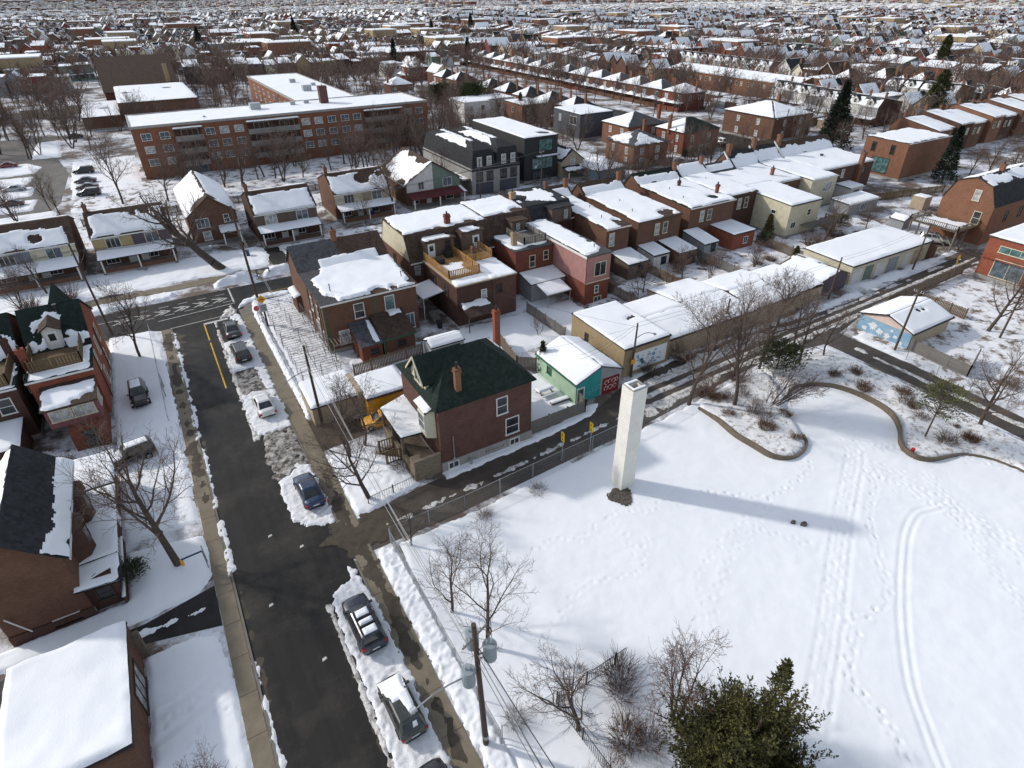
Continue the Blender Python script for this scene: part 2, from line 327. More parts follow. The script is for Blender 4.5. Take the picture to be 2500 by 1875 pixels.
def poly_sd(px, py, poly):
    """signed distance, positive inside"""
    inside = np.zeros(px.shape, bool); dist = np.full(px.shape, 1e9); n = len(poly)
    for i in range(n):
        x0, y0 = poly[i]; x1, y1 = poly[(i + 1) % n]
        ex, ey = x1 - x0, y1 - y0; L2 = ex * ex + ey * ey + 1e-12
        t = np.clip(((px - x0) * ex + (py - y0) * ey) / L2, 0, 1)
        dist = np.minimum(dist, np.hypot(px - x0 - t * ex, py - y0 - t * ey))
        c = (y0 > py) != (y1 > py)
        with np.errstate(divide='ignore', invalid='ignore'):
            xi = (x1 - x0) * (py - y0) / (y1 - y0 + 1e-12) + x0
        inside ^= c & (px < xi)
    return np.where(inside, dist, -dist)
def line_d(px, py, pts):
    d = np.full(px.shape, 1e9)
    for (x0, y0), (x1, y1) in zip(pts[:-1], pts[1:]):
        ex, ey = x1 - x0, y1 - y0; L2 = ex * ex + ey * ey + 1e-9
        t = np.clip(((px - x0) * ex + (py - y0) * ey) / L2, 0, 1)
        d = np.minimum(d, np.hypot(px - x0 - t * ex, py - y0 - t * ey))
    return d
def snow_field(name, poly, label, T=0.18, edge=0.25, amp=0.35, freq=0.9, res=0.3, z0=-0.02, lump=0.02, lfreq=1.2, mat_='snow', kind='stuff', cat='snow', carve=None, fn=None, smooth=True):
    SEED[0] += 1; sd = SEED[0] * 0.77
    xs = [p[0] for p in poly]; ys = [p[1] for p in poly]
    x = np.arange(min(xs) - 0.6, max(xs) + 0.6 + res, res); y = np.arange(min(ys) - 0.6, max(ys) + 0.6 + res, res)
    X, Y = np.meshgrid(x, y, indexing='ij')
    X = X + res * 0.3 * vnoise(X * 3.1, Y * 3.3, sd + 5); Y = Y + res * 0.3 * vnoise(X * 3.7, Y * 2.9, sd + 6)
    D = poly_sd(X, Y, poly) + amp * fbm(X * freq, Y * freq, sd, 4)
    if fn is not None: D = fn(X, Y, D)
    s = sstep(D, 0, edge)
    Z = z0 + s * T + s * lump * fbm(X * lfreq, Y * lfreq, sd + 2, 4)
    if carve is not None: Z = Z + s * carve(X, Y)
    ok = D > 0; keep = ok[:-1, :-1] | ok[1:, :-1] | ok[1:, 1:] | ok[:-1, 1:]
    o = bpy.data.objects.new(name, grid_mesh(name, X, Y, Z, keep, mat_, smooth)); link(o)
    return tag(o, label, cat, None, kind)
# ------------------------------------------------------------------ ground, roads, pavements
def sheet(name, pts, z, material, kind='structure', label=None, parent=None, sub=0):
    mb = MB(); mb.poly([(x, y, z) for x, y in (pts if sum(pts[i][0] * pts[(i + 1) % len(pts)][1] - pts[(i + 1) % len(pts)][0] * pts[i][1] for i in range(len(pts))) > 0 else pts[::-1])])
    o = mb.build(name, material, parent)
    if parent is None: tag(o, label, None, None, kind)
    return o
def rect(x0, x1, y0, y1): return [(x0, y0), (x1, y0), (x1, y1), (x0, y1)]
sheet('ground', rect(-20000, 30000, -400, 40000), 0.0, 'ground', label='snowy ground of the whole neighbourhood')
road = sheet('road', [(-3.35, -30), (5.2, -30), (5.2, 84.4), (7.0, 86.2), (290, 89), (290, 97.5), (160, 96.2), (160, 430), (143, 430), (143, 96.1), (-90, 94.2), (-90, 85.0), (-6.2, 86.0), (-3.6, 84.4)], 0.012, 'asphalt', label='dark wet asphalt street with a crossing road')
alley_n = [(6.9, 38.2), (13, 39.1), (18, 39.4), (30, 40.2), (35, 40.6), (40, 42.6), (49, 43.7), (61, 43.9), (72, 42.8), (82, 42.6), (94, 43.2), (118, 44.0)]
alley_s = [(118, 40.4), (94, 40.2), (82, 39.6), (72.4, 37.5), (72.6, 28), (72.0, 14), (71, -30), (67.2, -30), (68.0, 14), (68.4, 28), (68.2, 36.6), (60, 38.0), (48, 36.8), (37, 35.6), (26, 35.0), (15, 34.3), (6.9, 34.2)]
sheet('alley', alley_n + alley_s, 0.016, 'alley', label='brown slushy lane behind the houses')
sheet('parking_lot', [(-60, 150), (-21, 152), (-18.5, 162), (-17.6, 191), (-21, 214), (-24, 250), (-60, 250)], 0.014, 'asphalt_grey', label='grey car park beside the apartment block')
sheet('driveway', [(5.25, 48.4), (7.2, 48.8), (11.5, 49.2), (12.0, 52.0), (7.2, 54.5), (5.25, 54.2)], 0.020, 'wet_earth', label='brown wet drive crossing the pavement')
sheet('driveway', [(-30, 34.6), (-9.6, 34.4), (-4.8, 33.2), (-4.8, 37.2), (-9.6, 36.2), (-30, 36.5)], 0.020, 'asphalt', label='black cleared drive between two brick buildings')
sheet('driveway', [(13.5, 100.8), (16.6, 100.8), (16.0, 110), (12.9, 110)], 0.022, 'asphalt', label='short dark drive before the brown semi')
sheet('driveway', [(-11.8, 100.4), (-8.6, 100.6), (-9.6, 110), (-12.6, 110)], 0.022, 'asphalt', label='narrow dark drive beside the yellow and purple semi')
sheet('driveway', [(40, 45), (42.6, 45), (40.5, 60), (38.6, 60)], 0.024, 'wet_earth', label='bare brown garden path beside the tan brick garage')
def slabs(name, label, x0, x1, y0, y1, step, along='y', z=0.06, material='pavement'):
    t = thing(name, label, 'pavement', ((x0 + x1) / 2, (y0 + y1) / 2, 0)); t['kind'] = 'structure'; del t['category']
    k = 0; a = y0 if along == 'y' else x0; e = y1 if along == 'y' else x1
    while a < e - 0.2:
        b = min(a + step, e) - 0.035; mb = MB(); dz = rng.uniform(-0.006, 0.006)
        if along == 'y': mb.box(x0, x1, a, b, 0.0, z + dz)
        else: mb.box(a, b, y0, y1, 0.0, z + dz)
        mb.build('paving_slab', material, t); a += step
    kb = MB()
    return t
slabs('pavement', 'tan concrete pavement between the parked cars and the park', 5.4, 6.85, -6, 86.4, 3.0)
slabs('pavement', 'tan concrete pavement along the brick houses across the street', -4.75, -3.6, -6, 85.2, 3.0)
slabs('pavement', 'tan pavement before the row beyond the crossing road', -60, 56, 98.6, 100.8, 3.2, 'x')
k = MB(); k.box(5.2, 5.36, -10, 33.9, 0, 0.09); k.box(5.2, 5.36, 38.6, 84.6, 0, 0.09); k.box(-3.56, -3.4, -10, 85, 0, 0.09); k.build('kerb', 'kerb')['kind'] = 'structure'
k = MB(); k.prism([(5.4, 84.6), (6.9, 84.0), (8.6, 87.0), (8.2, 88.4), (6.6, 88.0)], 0, 0.065); o = k.build('pavement', 'kerb'); tag(o, 'rounded pavement corner by the stop sign', None, None, 'structure')
# painted markings (children of the road)
Z2 = 0.017
def mark(name, pts, material='paint_white', z=Z2): return sheet(name, pts, z, material, parent=road)
def mline(name, x0, y0, x1, y1, w, material='paint_white'):
    d = Vector((x1 - x0, y1 - y0)).normalized(); n = Vector((-d.y, d.x)) * (w / 2)
    return mark(name, [(x0 - n.x, y0 - n.y), (x1 - n.x, y1 - n.y), (x1 + n.x, y1 + n.y), (x0 + n.x, y0 + n.y)], material)
mline('centre_line', 0.5, 65.8, 0.5, 84.2, 0.16, 'paint_yellow'); mline('stop_line', 0.45, 84.25, 3.6, 84.45, 0.5)
mline('lane_line', -4.9, 88.45, 5.4, 89.2, 0.13); mline('lane_line', -3.6, 85.25, 3.6, 85.6, 0.13); mline('crossing_line', 5.25, 89.6, 5.3, 95.2, 0.22)
mline('lane_line', -60, 88.2, -12, 88.4, 0.12, 'paint_yellow'); mline('lane_line', 8, 90.5, 140, 92.2, 0.12, 'paint_yellow'); mline('lane_line', 8, 88.4, 140, 90.0, 0.12); mline('lane_line', -60, 91.6, -8, 91.8, 0.12)
for i, tx in enumerate((4.7, 2.15, -0.45, -3.0, -5.6, -8.2)):
    cy = 91.35 + 0.03 * tx
    for s in (0, 0.75):
        x = tx - s
        mark('chevron', [(x, cy), (x - 0.38, cy), (x - 1.55, cy + 0.80), (x - 1.2, cy + 0.80)][::1]); mark('chevron', [(x, cy), (x - 1.2, cy - 0.80), (x - 1.55, cy - 0.80), (x - 0.38, cy)], z=Z2 + 0.002)
    mline('lane_dash', tx - 1.5, cy + 1.75, tx - 0.2, cy + 1.8, 0.11); mline('lane_dash', tx - 0.9, cy - 1.3, tx + 0.35, cy - 1.27, 0.11)
for (x, y) in ((-0.2, 40.0), (-1.6, 33.0), (1.8, 37.5), (0.6, 26.7)):
    mark('paint_patch', [(x, y), (x + 0.35, y + 0.1), (x + 0.3, y + 0.3), (x + 0.05, y + 0.25)])
mh = MB(); mh.prism([(0.5 + 0.35 * math.cos(a * R(30)), 78.6 + 0.35 * math.sin(a * R(30))) for a in range(12)], 0.0, 0.02); mh.build('manhole_cover', 'iron', road)

# ------------------------------------------------------------------ snow on the ground
def ruts(lines, w=0.16, depth=0.06):
    def f(X, Y):
        z = np.zeros(X.shape)
        for L in lines:
            d = line_d(X, Y, L); z -= depth * np.exp(-(d / w) ** 2); z += depth * 0.45 * np.exp(-((d - w * 2.2) / (w * 0.8)) ** 2)
        return z
    return f
def footsteps(lines, step=0.62, r=0.15, depth=0.09, jit=0.08, wide=0.16):
    pts = []
    for L in lines:
        side = 1
        for (x0, y0), (x1, y1) in zip(L[:-1], L[1:]):
            l = math.hypot(x1 - x0, y1 - y0); n = max(1, int(l / step)); dx, dy = (x1 - x0) / l, (y1 - y0) / l
            for i in range(n):
                t = i / n; side = -side
                pts.append((x0 + (x1 - x0) * t - dy * wide * side + rng.gauss(0, jit), y0 + (y1 - y0) * t + dx * wide * side + rng.gauss(0, jit)))
    def f(X, Y):
        z = np.zeros(X.shape); x0 = X[0, 0]; y0 = Y[0, 0]; rs = (X[-1, 0] - x0) / (X.shape[0] - 1); w = int(0.55 / rs) + 1
        for (a, b) in pts:
            i = int((a - x0) / rs); j = int((b - y0) / rs)
            s = (slice(max(0, i - w), max(0, i + w + 1)), slice(max(0, j - w), max(0, j + w + 1)))
            q = np.hypot(X[s] - a, Y[s] - b); z[s] += -depth * np.exp(-(q / r) ** 2) + depth * 0.35 * np.exp(-((q - r * 1.9) / (r * 0.7)) ** 2)
        return z
    return f
def both(*fs): return lambda X, Y: sum(f(X, Y) for f in fs)
sled1 = [(51.5, 21.5), (49.8, 20.4), (45.2, 18.0), (41.8, 16.1), (37.8, 13.8), (34.4, 11.8), (31.3, 10.0), (28.5, 8.5), (24, 6)]
sled2 = [(51.3, 13.1), (50.3, 13.3), (48.4, 13.7), (45.4, 12.8), (42.2, 11.2), (38.7, 9.2), (35.8, 7.3), (32.9, 5.1), (31.4, 3.5), (29.8, 1.7), (27, -2)]
path3 = [(49.9, 19.1), (48.4, 17.5), (45.3, 16.1), (42.9, 14.2), (40.7, 12.1), (38.8, 10.3), (36.3, 9.7), (33.9, 10.4), (33.8, 9.8), (32.0, 8.8), (30.2, 7.8), (29.7, 6.4), (29.5, 4.8), (28.9, 3.7), (28.2, 2.6)]
pathA = [(46.6, 22.6), (41.9, 21.5), (39.4, 21.6), (37.4, 23.0), (34.1, 25.6)]
pathB = [(38.3, 21.9), (34.9, 20.8), (31.7, 20.2), (27.1, 18.6), (26.7, 16.8), (24.7, 15.7), (23.4, 14.8)]
pathB2 = [(39.2, 21.2), (35.0, 19.6), (31, 18.6), (27.6, 16.8), (25.2, 15.0), (24.0, 13.6)]
pathC = [(35.2, 19.8), (37.0, 17.2), (38.5, 15.2), (37.0, 13.5)]
path4 = [(50.7, 19.2), (51.0, 14.5), (51.5, 11.5), (51.5, 8.6), (51.2, 6.7), (50, 2)]
pathD = [(22.2, 26.2), (25.4, 27.4), (27.6, 26.8), (29.2, 25.6), (33.0, 27.0)]; pathE = [(25.6, 27.0), (25.2, 24.0), (24.6, 22.2)]; pathF = [(31.2, 26.4), (32.2, 24.4)]; pathG = [(52, 22), (58, 17.5), (63, 11), (66, 4)]; pathH = [(50, 21), (54, 25), (56, 28.5)]
def smooth_line(L, n=5):
    out = []
    for i in range(len(L) - 1):
        p0 = L[max(0, i - 1)]; p1 = L[i]; p2 = L[i + 1]; p3 = L[min(len(L) - 1, i + 2)]
        for k in range(n):
            t = k / n
            out.append(tuple(0.5 * (2 * p1[c] + (p2[c] - p0[c]) * t + (2 * p0[c] - 5 * p1[c] + 4 * p2[c] - p3[c]) * t * t + (-p0[c] + 3 * p1[c] - 3 * p2[c] + p3[c]) * t ** 3) for c in (0, 1)))
    return out + [L[-1]]
sled2, path3, sled1 = smooth_line(sled2), smooth_line(path3, 3), smooth_line(sled1, 3)
def side(L, o):
    out = []
    for i, (x, y) in enumerate(L):
        a = L[max(0, i - 1)]; b = L[min(len(L) - 1, i + 1)]; l = math.hypot(b[0] - a[0], b[1] - a[1]) + 1e-6
        out.append((x - (b[1] - a[1]) / l * o, y + (b[0] - a[0]) / l * o))
    return out
crust = lambda X, Y: .022 * fbm(X * .9 + Y * .4, Y * 1.7, 77, 4) + .010 * fbm(X * 3.1, Y * 3.4, 78, 2)
pathI = [(12, 30), (16, 27), (20, 27.6), (23, 25.4)]; pathJ = [(14, 20), (19, 22.6), (24, 21.4), (27.5, 24)]; pathK = [(54, 16), (48, 8), (44, 2)]
carve = both(crust, footsteps([pathI, pathJ, pathK, side(pathK, .6)], depth=.06, r=.14), ruts([side(sled1, o) for o in (-0.7, -0.25, 0.2, 0.75)], 0.16, 0.035), ruts([side(sled2, -0.28), side(sled2, 0.28)], 0.13, 0.05), ruts([side(path3, -0.2), side(path3, 0.2)], 0.12, 0.025),
             footsteps([path3, path3, pathA, pathA, pathB, pathB2, pathC, pathD, pathE, pathF, side(sled1, 0.4), side(sled1, -0.5), pathH], depth=0.06, r=0.14), footsteps([path4, side(path4, 0.7), side(path4, -0.6), side(path4, 1.2), pathG, side(pathG, 0.5)], 0.45, 0.16, 0.055, 0.25))
snow_field('park_snow', [(8.5, -16), (67.0, -16), (67.6, 14), (68, 28), (67.7, 36.0), (60, 37.4), (48, 36.2), (37, 35.2), (26, 34.6), (15, 33.8), (9.0, 33.8), (8.4, 30)], 'smooth white snow over the park with sled tracks and footprints',
           T=0.22, amp=0.25, edge=0.4, res=0.17, lump=0.05, lfreq=0.35, kind='structure', carve=carve)
# planting beds behind the curved walls
WA = [(43.7, 34.6), (43.7, 33.0), (43.7, 31.7), (43.3, 29.2), (43.5, 27.0), (43.7, 25.3), (44.4, 24.4), (45.7, 23.9), (47.3, 24.1), (48.5, 24.7), (49.3, 25.7)]
WB = [(53.4, 31.0), (55.2, 31.7), (56.9, 31.6), (58.5, 30.8), (59.9, 29.3), (60.6, 26.8), (60.5, 24.4), (59.8, 22.7), (58.3, 21.2), (56.3, 19.9), (55.5, 18.8), (55.6, 17.6), (56.7, 16.8), (58.5, 16.3), (60.0, 15.8), (61.0, 14.9), (61.7, 13.8), (62.0, 12.6), (62.2, 11.5), (61.8, 6), (60.5, 0)]
def retaining(L, label, h0, h1):
    S = smooth_line(L); t = thing('retaining_wall', label, 'wall', (S[0][0], S[0][1], 0)); n = len(S); mb = MB(); sn = MB()
    for i in range(n - 1):
        ha = h0 + (h1 - h0) * math.sin(math.pi * min(1, i / n * 1.4)); hb = h0 + (h1 - h0) * math.sin(math.pi * min(1, (i + 1) / n * 1.4))
        (x0, y0), (x1, y1) = S[i], S[i + 1]; l = math.hypot(x1 - x0, y1 - y0); nx, ny = -(y1 - y0) / l * 0.10, (x1 - x0) / l * 0.10
        def ring(x, y, h): return [(x - nx, y - ny, 0), (x + nx, y + ny, 0), (x + nx, y + ny, h), (x - nx, y - ny, h)]
        mb.add(ring(x0, y0, ha) + ring(x1, y1, hb), [(0, 4, 7, 3), (3, 7, 6, 2), (1, 2, 6, 5)] + ([(0, 3, 2, 1)] if i == 0 else []) + ([(4, 5, 6, 7)] if i == n - 2 else []))
    mb.build('wall', 'wood_old', t)
retaining(WA, 'curved grey retaining wall ending in a rounded nose in the snow', 0.45, 0.85)
retaining(WB, 'long wavy retaining wall sweeping around the planting bed', 0.35, 0.85)
bedA = WA + [(50.2, 27.2), (51.5, 29.6), (53.4, 31.0), (56, 36.0), (48, 35.6), (44, 35.0)]
bedB = WB[1:] + [(66.0, 0), (66.8, 14), (67.2, 28), (66.9, 35.4), (60, 36.8), (56, 36.6)]
snow_field('bed_snow', bedA, 'leaf littered snow on the planting bed with the rounded nose', T=0.55, edge=0.3, amp=0.05, res=0.3, lump=0.16, lfreq=0.7, mat_='snow_leaf')
snow_field('bed_snow', bedB, 'leaf littered snow on the planting bed beside the rutted lane', T=0.5, edge=0.3, amp=0.05, res=0.3, lump=0.18, lfreq=0.7, mat_='snow_leaf')
# verges, banks and the parking lane
snow_field('snow_bank', [(6.95, -6), (8.6, -6), (8.7, 33.5), (7.6, 34.2), (6.95, 33.4)], 'churned snow bank between the pavement and the wire fence', T=0.28, edge=0.25, amp=0.3, freq=2.4, res=0.11, lump=0.15, lfreq=2.8)
snow_field('snow_bank', [(2.35, 8), (5.4, 8), (5.5, 29), (5.0, 33.2), (4.6, 33.6), (4.2, 32.2), (3.6, 32.3), (2.9, 31.9), (2.4, 30), (2.5, 26), (2.3, 20)], 'trampled snow around the navy and the green parked cars', T=0.15, edge=0.2, amp=0.3, freq=2.4, res=0.11, lump=0.10, lfreq=2.6, mat_='snow_trod',
           carve=both(ruts([[(3.1, 8), (3.1, 33)], [(4.75, 8), (4.75, 33)]], 0.16, 0.05), footsteps([[(2.6, 23.6), (5.2, 23.4)], [(2.6, 18), (2.7, 30)]], depth=0.06)))
snow_field('snow_edge', rect(2.05, 2.5, 9, 31), 'grey slush line along the edge of the cleared lane', T=0.10, edge=0.15, amp=0.25, freq=1.7, res=0.13, lump=0.10, lfreq=3, mat_='snow_dirty')
snow_field('snow_bank', [(2.0, 40.8), (3.2, 39.4), (5.2, 38.6), (5.4, 40), (5.4, 47.2), (4.3, 48.6), (3.2, 47.0), (1.95, 46.5)], 'snow patch under the blue sedan', T=0.15, edge=0.2, amp=0.3, freq=2.4, res=0.11, lump=0.10, lfreq=2.6, mat_='snow_trod', carve=footsteps([[(2.4, 40.4), (5.0, 40.3)], [(5.0, 39.6), (5.1, 46)]], depth=0.10))
snow_field('snow_bank', [(1.7, 54.4), (5.4, 54.6), (5.4, 62.6), (3.4, 63.4), (1.6, 63.2), (1.5, 60)], 'snow patch under the white sedan', T=0.15, edge=0.2, amp=0.32, freq=2.4, res=0.12, lump=0.10, lfreq=2.6, mat_='snow_trod')
snow_field('snow_slush', [(1.5, 62.8), (4.7, 62.4), (5.2, 67), (4.0, 69), (1.7, 68.4)], 'brown rutted slush behind the black parked car', T=0.10, edge=0.3, amp=0.35, freq=1.3, res=0.14, lump=0.16, lfreq=2.2, mat_='snow_slush')
snow_field('snow_slush', [(1.9, 46.4), (5.3, 47.0), (5.3, 54.8), (2.6, 54.8), (1.7, 52)], 'brown rutted slush where the drive meets the street', T=0.10, edge=0.3, amp=0.5, freq=1.1, res=0.14, lump=0.16, lfreq=2.0, mat_='snow_slush')
snow_field('snow_bank', [(4.3, 63), (5.4, 62.6), (5.4, 84), (4.8, 85.5), (3.8, 84.8), (4.2, 78), (1.9, 77), (1.7, 68.6), (4.2, 69)], 'snow bank beside the dark cars near the corner', T=0.20, edge=0.2, amp=0.34, freq=2.2, res=0.12, lump=0.10, lfreq=2.6, mat_='snow_trod')
snow_field('snow_edge', [(1.4, 54), (1.9, 54), (2.1, 84), (1.7, 84), (1.4, 66)], 'dirty slush edge beside the far parked cars', T=0.10, edge=0.15, amp=0.28, freq=1.6, res=0.15, lump=0.1, lfreq=3, mat_='snow_dirty')
snow_field('snow_edge', [(2.6, 84.9), (4.6, 84.6), (5.2, 87), (4.6, 88.2), (3.6, 87)], 'broken dirty snow lumps at the street corner', T=0.2, edge=0.2, amp=0.5, freq=1.7, res=0.15, lump=0.25, lfreq=2.5, mat_='snow_dirty')
snow_field('snow_bank', [(6.95, 55.0), (7.3, 54.8), (8.0, 58), (7.9, 84), (8.8, 88), (7.6, 88.2), (6.95, 85)], 'tall snow ridge between the pavement and the trellis garden', T=0.36, edge=0.25, amp=0.25, freq=1.5, res=0.15, lump=0.14, lfreq=1.9)
snow_field('snow_bank', [(6.95, 38.6), (8.2, 38.4), (13.2, 39.4), (13.2, 44), (10.0, 46.5), (8.0, 47.8), (6.95, 48)], 'snow over the small fenced front garden at the lane corner', T=0.28, edge=0.25, amp=0.25, freq=1.2, res=0.16, lump=0.12, lfreq=1.4)
snow_field('snow_bank', [(5.3, 86.9), (8.4, 88.6), (14, 88.0), (14, 89.4), (9, 90.2), (6.4, 89.6)], 'dirty ploughed snow along the crossing road corner', T=0.25, edge=0.25, amp=0.3, freq=1.4, res=0.16, lump=0.16, lfreq=1.8)
# left side of the street
for a, b in ((6, 29.5), (37.5, 45.0), (45.5, 56), (57, 84)):
    snow_field('snow_edge', [(-3.75, a), (-3.1, a + 0.5), (-3.05, b - 1), (-3.6, b)], 'thin dirty snow ridge along the kerb beside the brick houses', T=0.12, edge=0.30, amp=0.45, freq=1.1, res=0.12, lump=0.045, lfreq=2.4, mat_='snow_trod').__setitem__('group', 'kerb snow ridges')
snow_field('yard_snow', [(-9.9, 8), (-4.8, 8), (-4.75, 29.6), (-5.3, 32.6), (-6.6, 33.3), (-9.8, 33.2)], 'snowy yard with wheel tracks beside the white flat roof', T=0.2, edge=0.35, amp=0.2, freq=1.1, res=0.17, lump=0.05, lfreq=0.9,
           carve=both(ruts([[(-9.4, 28.2), (-5, 29.6)], [(-9.4, 26.6), (-5, 28)]], 0.2, 0.08), footsteps([[(-9, 27.4), (-5, 28.8)], [(-8, 25.6), (-5, 27)]], depth=0.09)))
snow_field('yard_snow', [(-19, 36.9), (-10.5, 36.5), (-6.0, 36.9), (-4.75, 38.2), (-4.6, 41.6), (-5.0, 43.2), (-10.6, 44.3), (-10.6, 39), (-19, 38.8)], 'snow lawn with the big bare tree and the blue framed sign', T=0.26, edge=0.3, amp=0.18, freq=1.2, res=0.17, lump=0.06, lfreq=1.0)
snow_field('snow_edge', [(-10.3, 35.0), (-6.0, 35.15), (-5.7, 35.4), (-10.3, 35.8)], 'low snow ridge left along the cleared drive', T=0.16, edge=0.2, amp=0.3, freq=2.4, res=0.11, lump=0.1, lfreq=1.8)
snow_field('yard_snow', [(-10.6, 45.2), (-5.0, 44.9), (-4.85, 60), (-5.0, 80), (-5.8, 86), (-10.9, 86.4)], 'long snowy side yard with a parked jeep', T=0.2, edge=0.3, amp=0.2, freq=1.2, res=0.2, lump=0.06, lfreq=0.9,
           carve=footsteps([[(-8.6, 71), (-8.9, 76), (-8.4, 80)], [(-6, 46), (-6.2, 60)]], depth=0.1))
snow_field('yard_snow', [(-22, 50), (-10.9, 55), (-10.9, 60), (-13, 62), (-22, 64)], 'snowy back gardens between the brick houses', T=0.16, edge=0.4, amp=0.6, freq=0.7, res=0.3, lump=0.1, lfreq=0.9, mat_='snow_garden')
snow_field('snow_bank', [(-30, 95.0), (-2.2, 95.4), (-1.6, 97.0), (-3, 98.4), (-30, 98.3)], 'ploughed snow bank before the yellow and purple semi', T=0.4, edge=0.5, amp=0.4, freq=0.8, res=0.25, lump=0.16, lfreq=1.3)
snow_field('snow_bank', [(3.4, 96.0), (9.5, 96.0), (10.8, 98), (9.5, 100.2), (5.0, 99.8), (3.6, 98)], 'big ploughed snow pile beyond the crossing', T=1.0, edge=1.8, amp=0.5, freq=0.7, res=0.22, lump=0.25, lfreq=1.2)
snow_field('snow_bank', [(10.6, 96.2), (15.5, 96.4), (17.0, 98), (15.6, 100.2), (11.6, 100.2)], 'rounded snow pile before the brown semi', T=0.95, edge=1.7, amp=0.4, freq=0.7, res=0.22, lump=0.2, lfreq=1.2)
snow_field('snow_bank', [(20, 96.8), (56, 97.2), (56, 99), (20, 98.6)], 'long snow bank along the crossing road', T=0.45, edge=0.5, amp=0.5, freq=0.6, res=0.3, lump=0.18, lfreq=1.2)
snow_field('yard_snow', [(-40, 101.2), (13, 101.6), (14, 108), (12.8, 112), (-40, 112)], 'snowy front gardens beyond the crossing road', T=0.2, edge=0.4, amp=0.7, freq=0.5, res=0.3, lump=0.14, lfreq=0.8)
snow_field('yard_snow', [(16.8, 101.4), (60, 101.8), (60, 112), (16.4, 112)], 'patchy snow on the gardens before the cream semi', T=0.18, edge=0.4, amp=1.3, freq=0.4, res=0.3, lump=0.14, lfreq=0.8, mat_='snow_garden')
snow_field('yard_snow', [(14.5, 55), (48, 55), (48, 64.5), (14.5, 64.5)], 'snowy back gardens behind the corner house', T=0.16, edge=0.4, amp=0.5, freq=0.5, res=0.3, lump=0.06, lfreq=0.8)
snow_field('yard_snow', [(7.6, 58.9), (14.0, 58.9), (14.4, 88), (8.2, 88)], 'flat snow under the garden trellis', T=0.18, edge=0.3, amp=0.2, freq=0.8, res=0.25, lump=0.04, lfreq=0.8)
snow_field('yard_snow', [(26.2, 41), (33, 41), (33, 50), (26.2, 50)], 'snow in the fenced yard with the picnic table', T=0.16, edge=0.3, amp=0.1, freq=0.8, res=0.25, lump=0.05, lfreq=0.8)
snow_field('snow_bank', [(15.6, 38.6), (26, 39.1), (33.5, 39.7), (35.2, 41.2), (33, 41.9), (29.4, 40.4), (15.6, 40.0)], 'snow verge along the foot of the red brick house', T=0.2, edge=0.25, amp=0.22, freq=1.2, res=0.16, lump=0.08, lfreq=1.6)
snow_field('snow_edge', [(8.0, 35.9), (20, 36.6), (30, 37.3), (36, 37.8), (36, 38.1), (20, 37.1), (8, 36.5)], 'dirty slush ridge down the middle of the lane', T=0.07, edge=0.25, amp=0.6, freq=1.3, res=0.13, lump=0.08, lfreq=2.6, mat_='snow_dirty')
snow_field('snow_slush', [(38, 36.4), (60, 38.4), (72, 38.6), (116, 40.8), (116, 43.4), (72, 42.2), (60, 43.4), (42, 42.0)], 'rutted brown and white snow along the far lane', T=0.06, edge=0.3, amp=1.1, freq=0.45, res=0.3, lump=0.07, lfreq=1.0, mat_='snow_dirty',
           carve=ruts([[(40, 38.6), (72, 40), (116, 41.6)], [(40, 40.2), (72, 41.2), (116, 42.6)]], 0.35, 0.16))
snow_field('snow_bank', [(88, 43.6), (104, 44.0), (116, 44.8), (116, 46), (88, 46)], 'piled snow before the long garage doors', T=0.4, edge=0.8, amp=0.9, freq=0.4, res=0.3, lump=0.25, lfreq=0.8)
snow_field('snow_bank', [(42, 43.2), (48, 44.0), (86, 44.4), (86, 43.2), (72, 42.8), (60, 44.0), (49, 43.8)], 'snow verge along the low garage row', T=0.25, edge=0.4, amp=0.6, freq=0.6, res=0.3, lump=0.18, lfreq=0.9)
snow_field('snow_edge', [(69.9, -20), (70.7, -20), (70.8, 34), (70.0, 34)], 'snow strip between the wheel ruts of the side lane', T=0.10, edge=0.25, amp=0.5, freq=0.6, res=0.25, lump=0.08, lfreq=1.0, mat_='snow_dirty')
snow_field('yard_snow', [(72.6, 20), (106, 20), (106, 38.6), (84, 39.2), (72.8, 36)], 'snowy yards around the mural garage', T=0.22, edge=0.5, amp=0.6, freq=0.5, res=0.35, lump=0.15, lfreq=0.7, mat_='snow_garden')
snow_field('yard_snow', [(72.2, -30), (106, -30), (106, 22), (75, 22), (72.6, 14)], 'snowy gardens past the wooden fence', T=0.22, edge=0.5, amp=0.8, freq=0.4, res=0.4, lump=0.15, lfreq=0.7, mat_='snow_garden')
snow_field('yard_snow', [(49, 55.5), (118, 56), (122, 76), (100, 76), (49, 62)], 'patchy snow in the long back gardens behind the row', T=0.16, edge=0.4, amp=0.9, freq=0.4, res=0.35, lump=0.08, lfreq=0.8, mat_='snow_garden')
snow_field('yard_snow', [(-17, 125), (84, 125), (84, 172), (-12, 172), (-16, 160)], 'snow behind the row and before the apartment block', T=0.2, edge=0.5, amp=0.7, freq=0.25, res=0.5, lump=0.1, lfreq=0.5, mat_='snow_garden')
snow_field('yard_snow', [(-16.6, 163), (-9, 164), (-2, 170), (-2, 205), (-17, 205)], 'snow lawn between the parked cars and the brick block', T=0.2, edge=0.5, amp=0.5, freq=0.4, res=0.5, lump=0.1, lfreq=0.5)
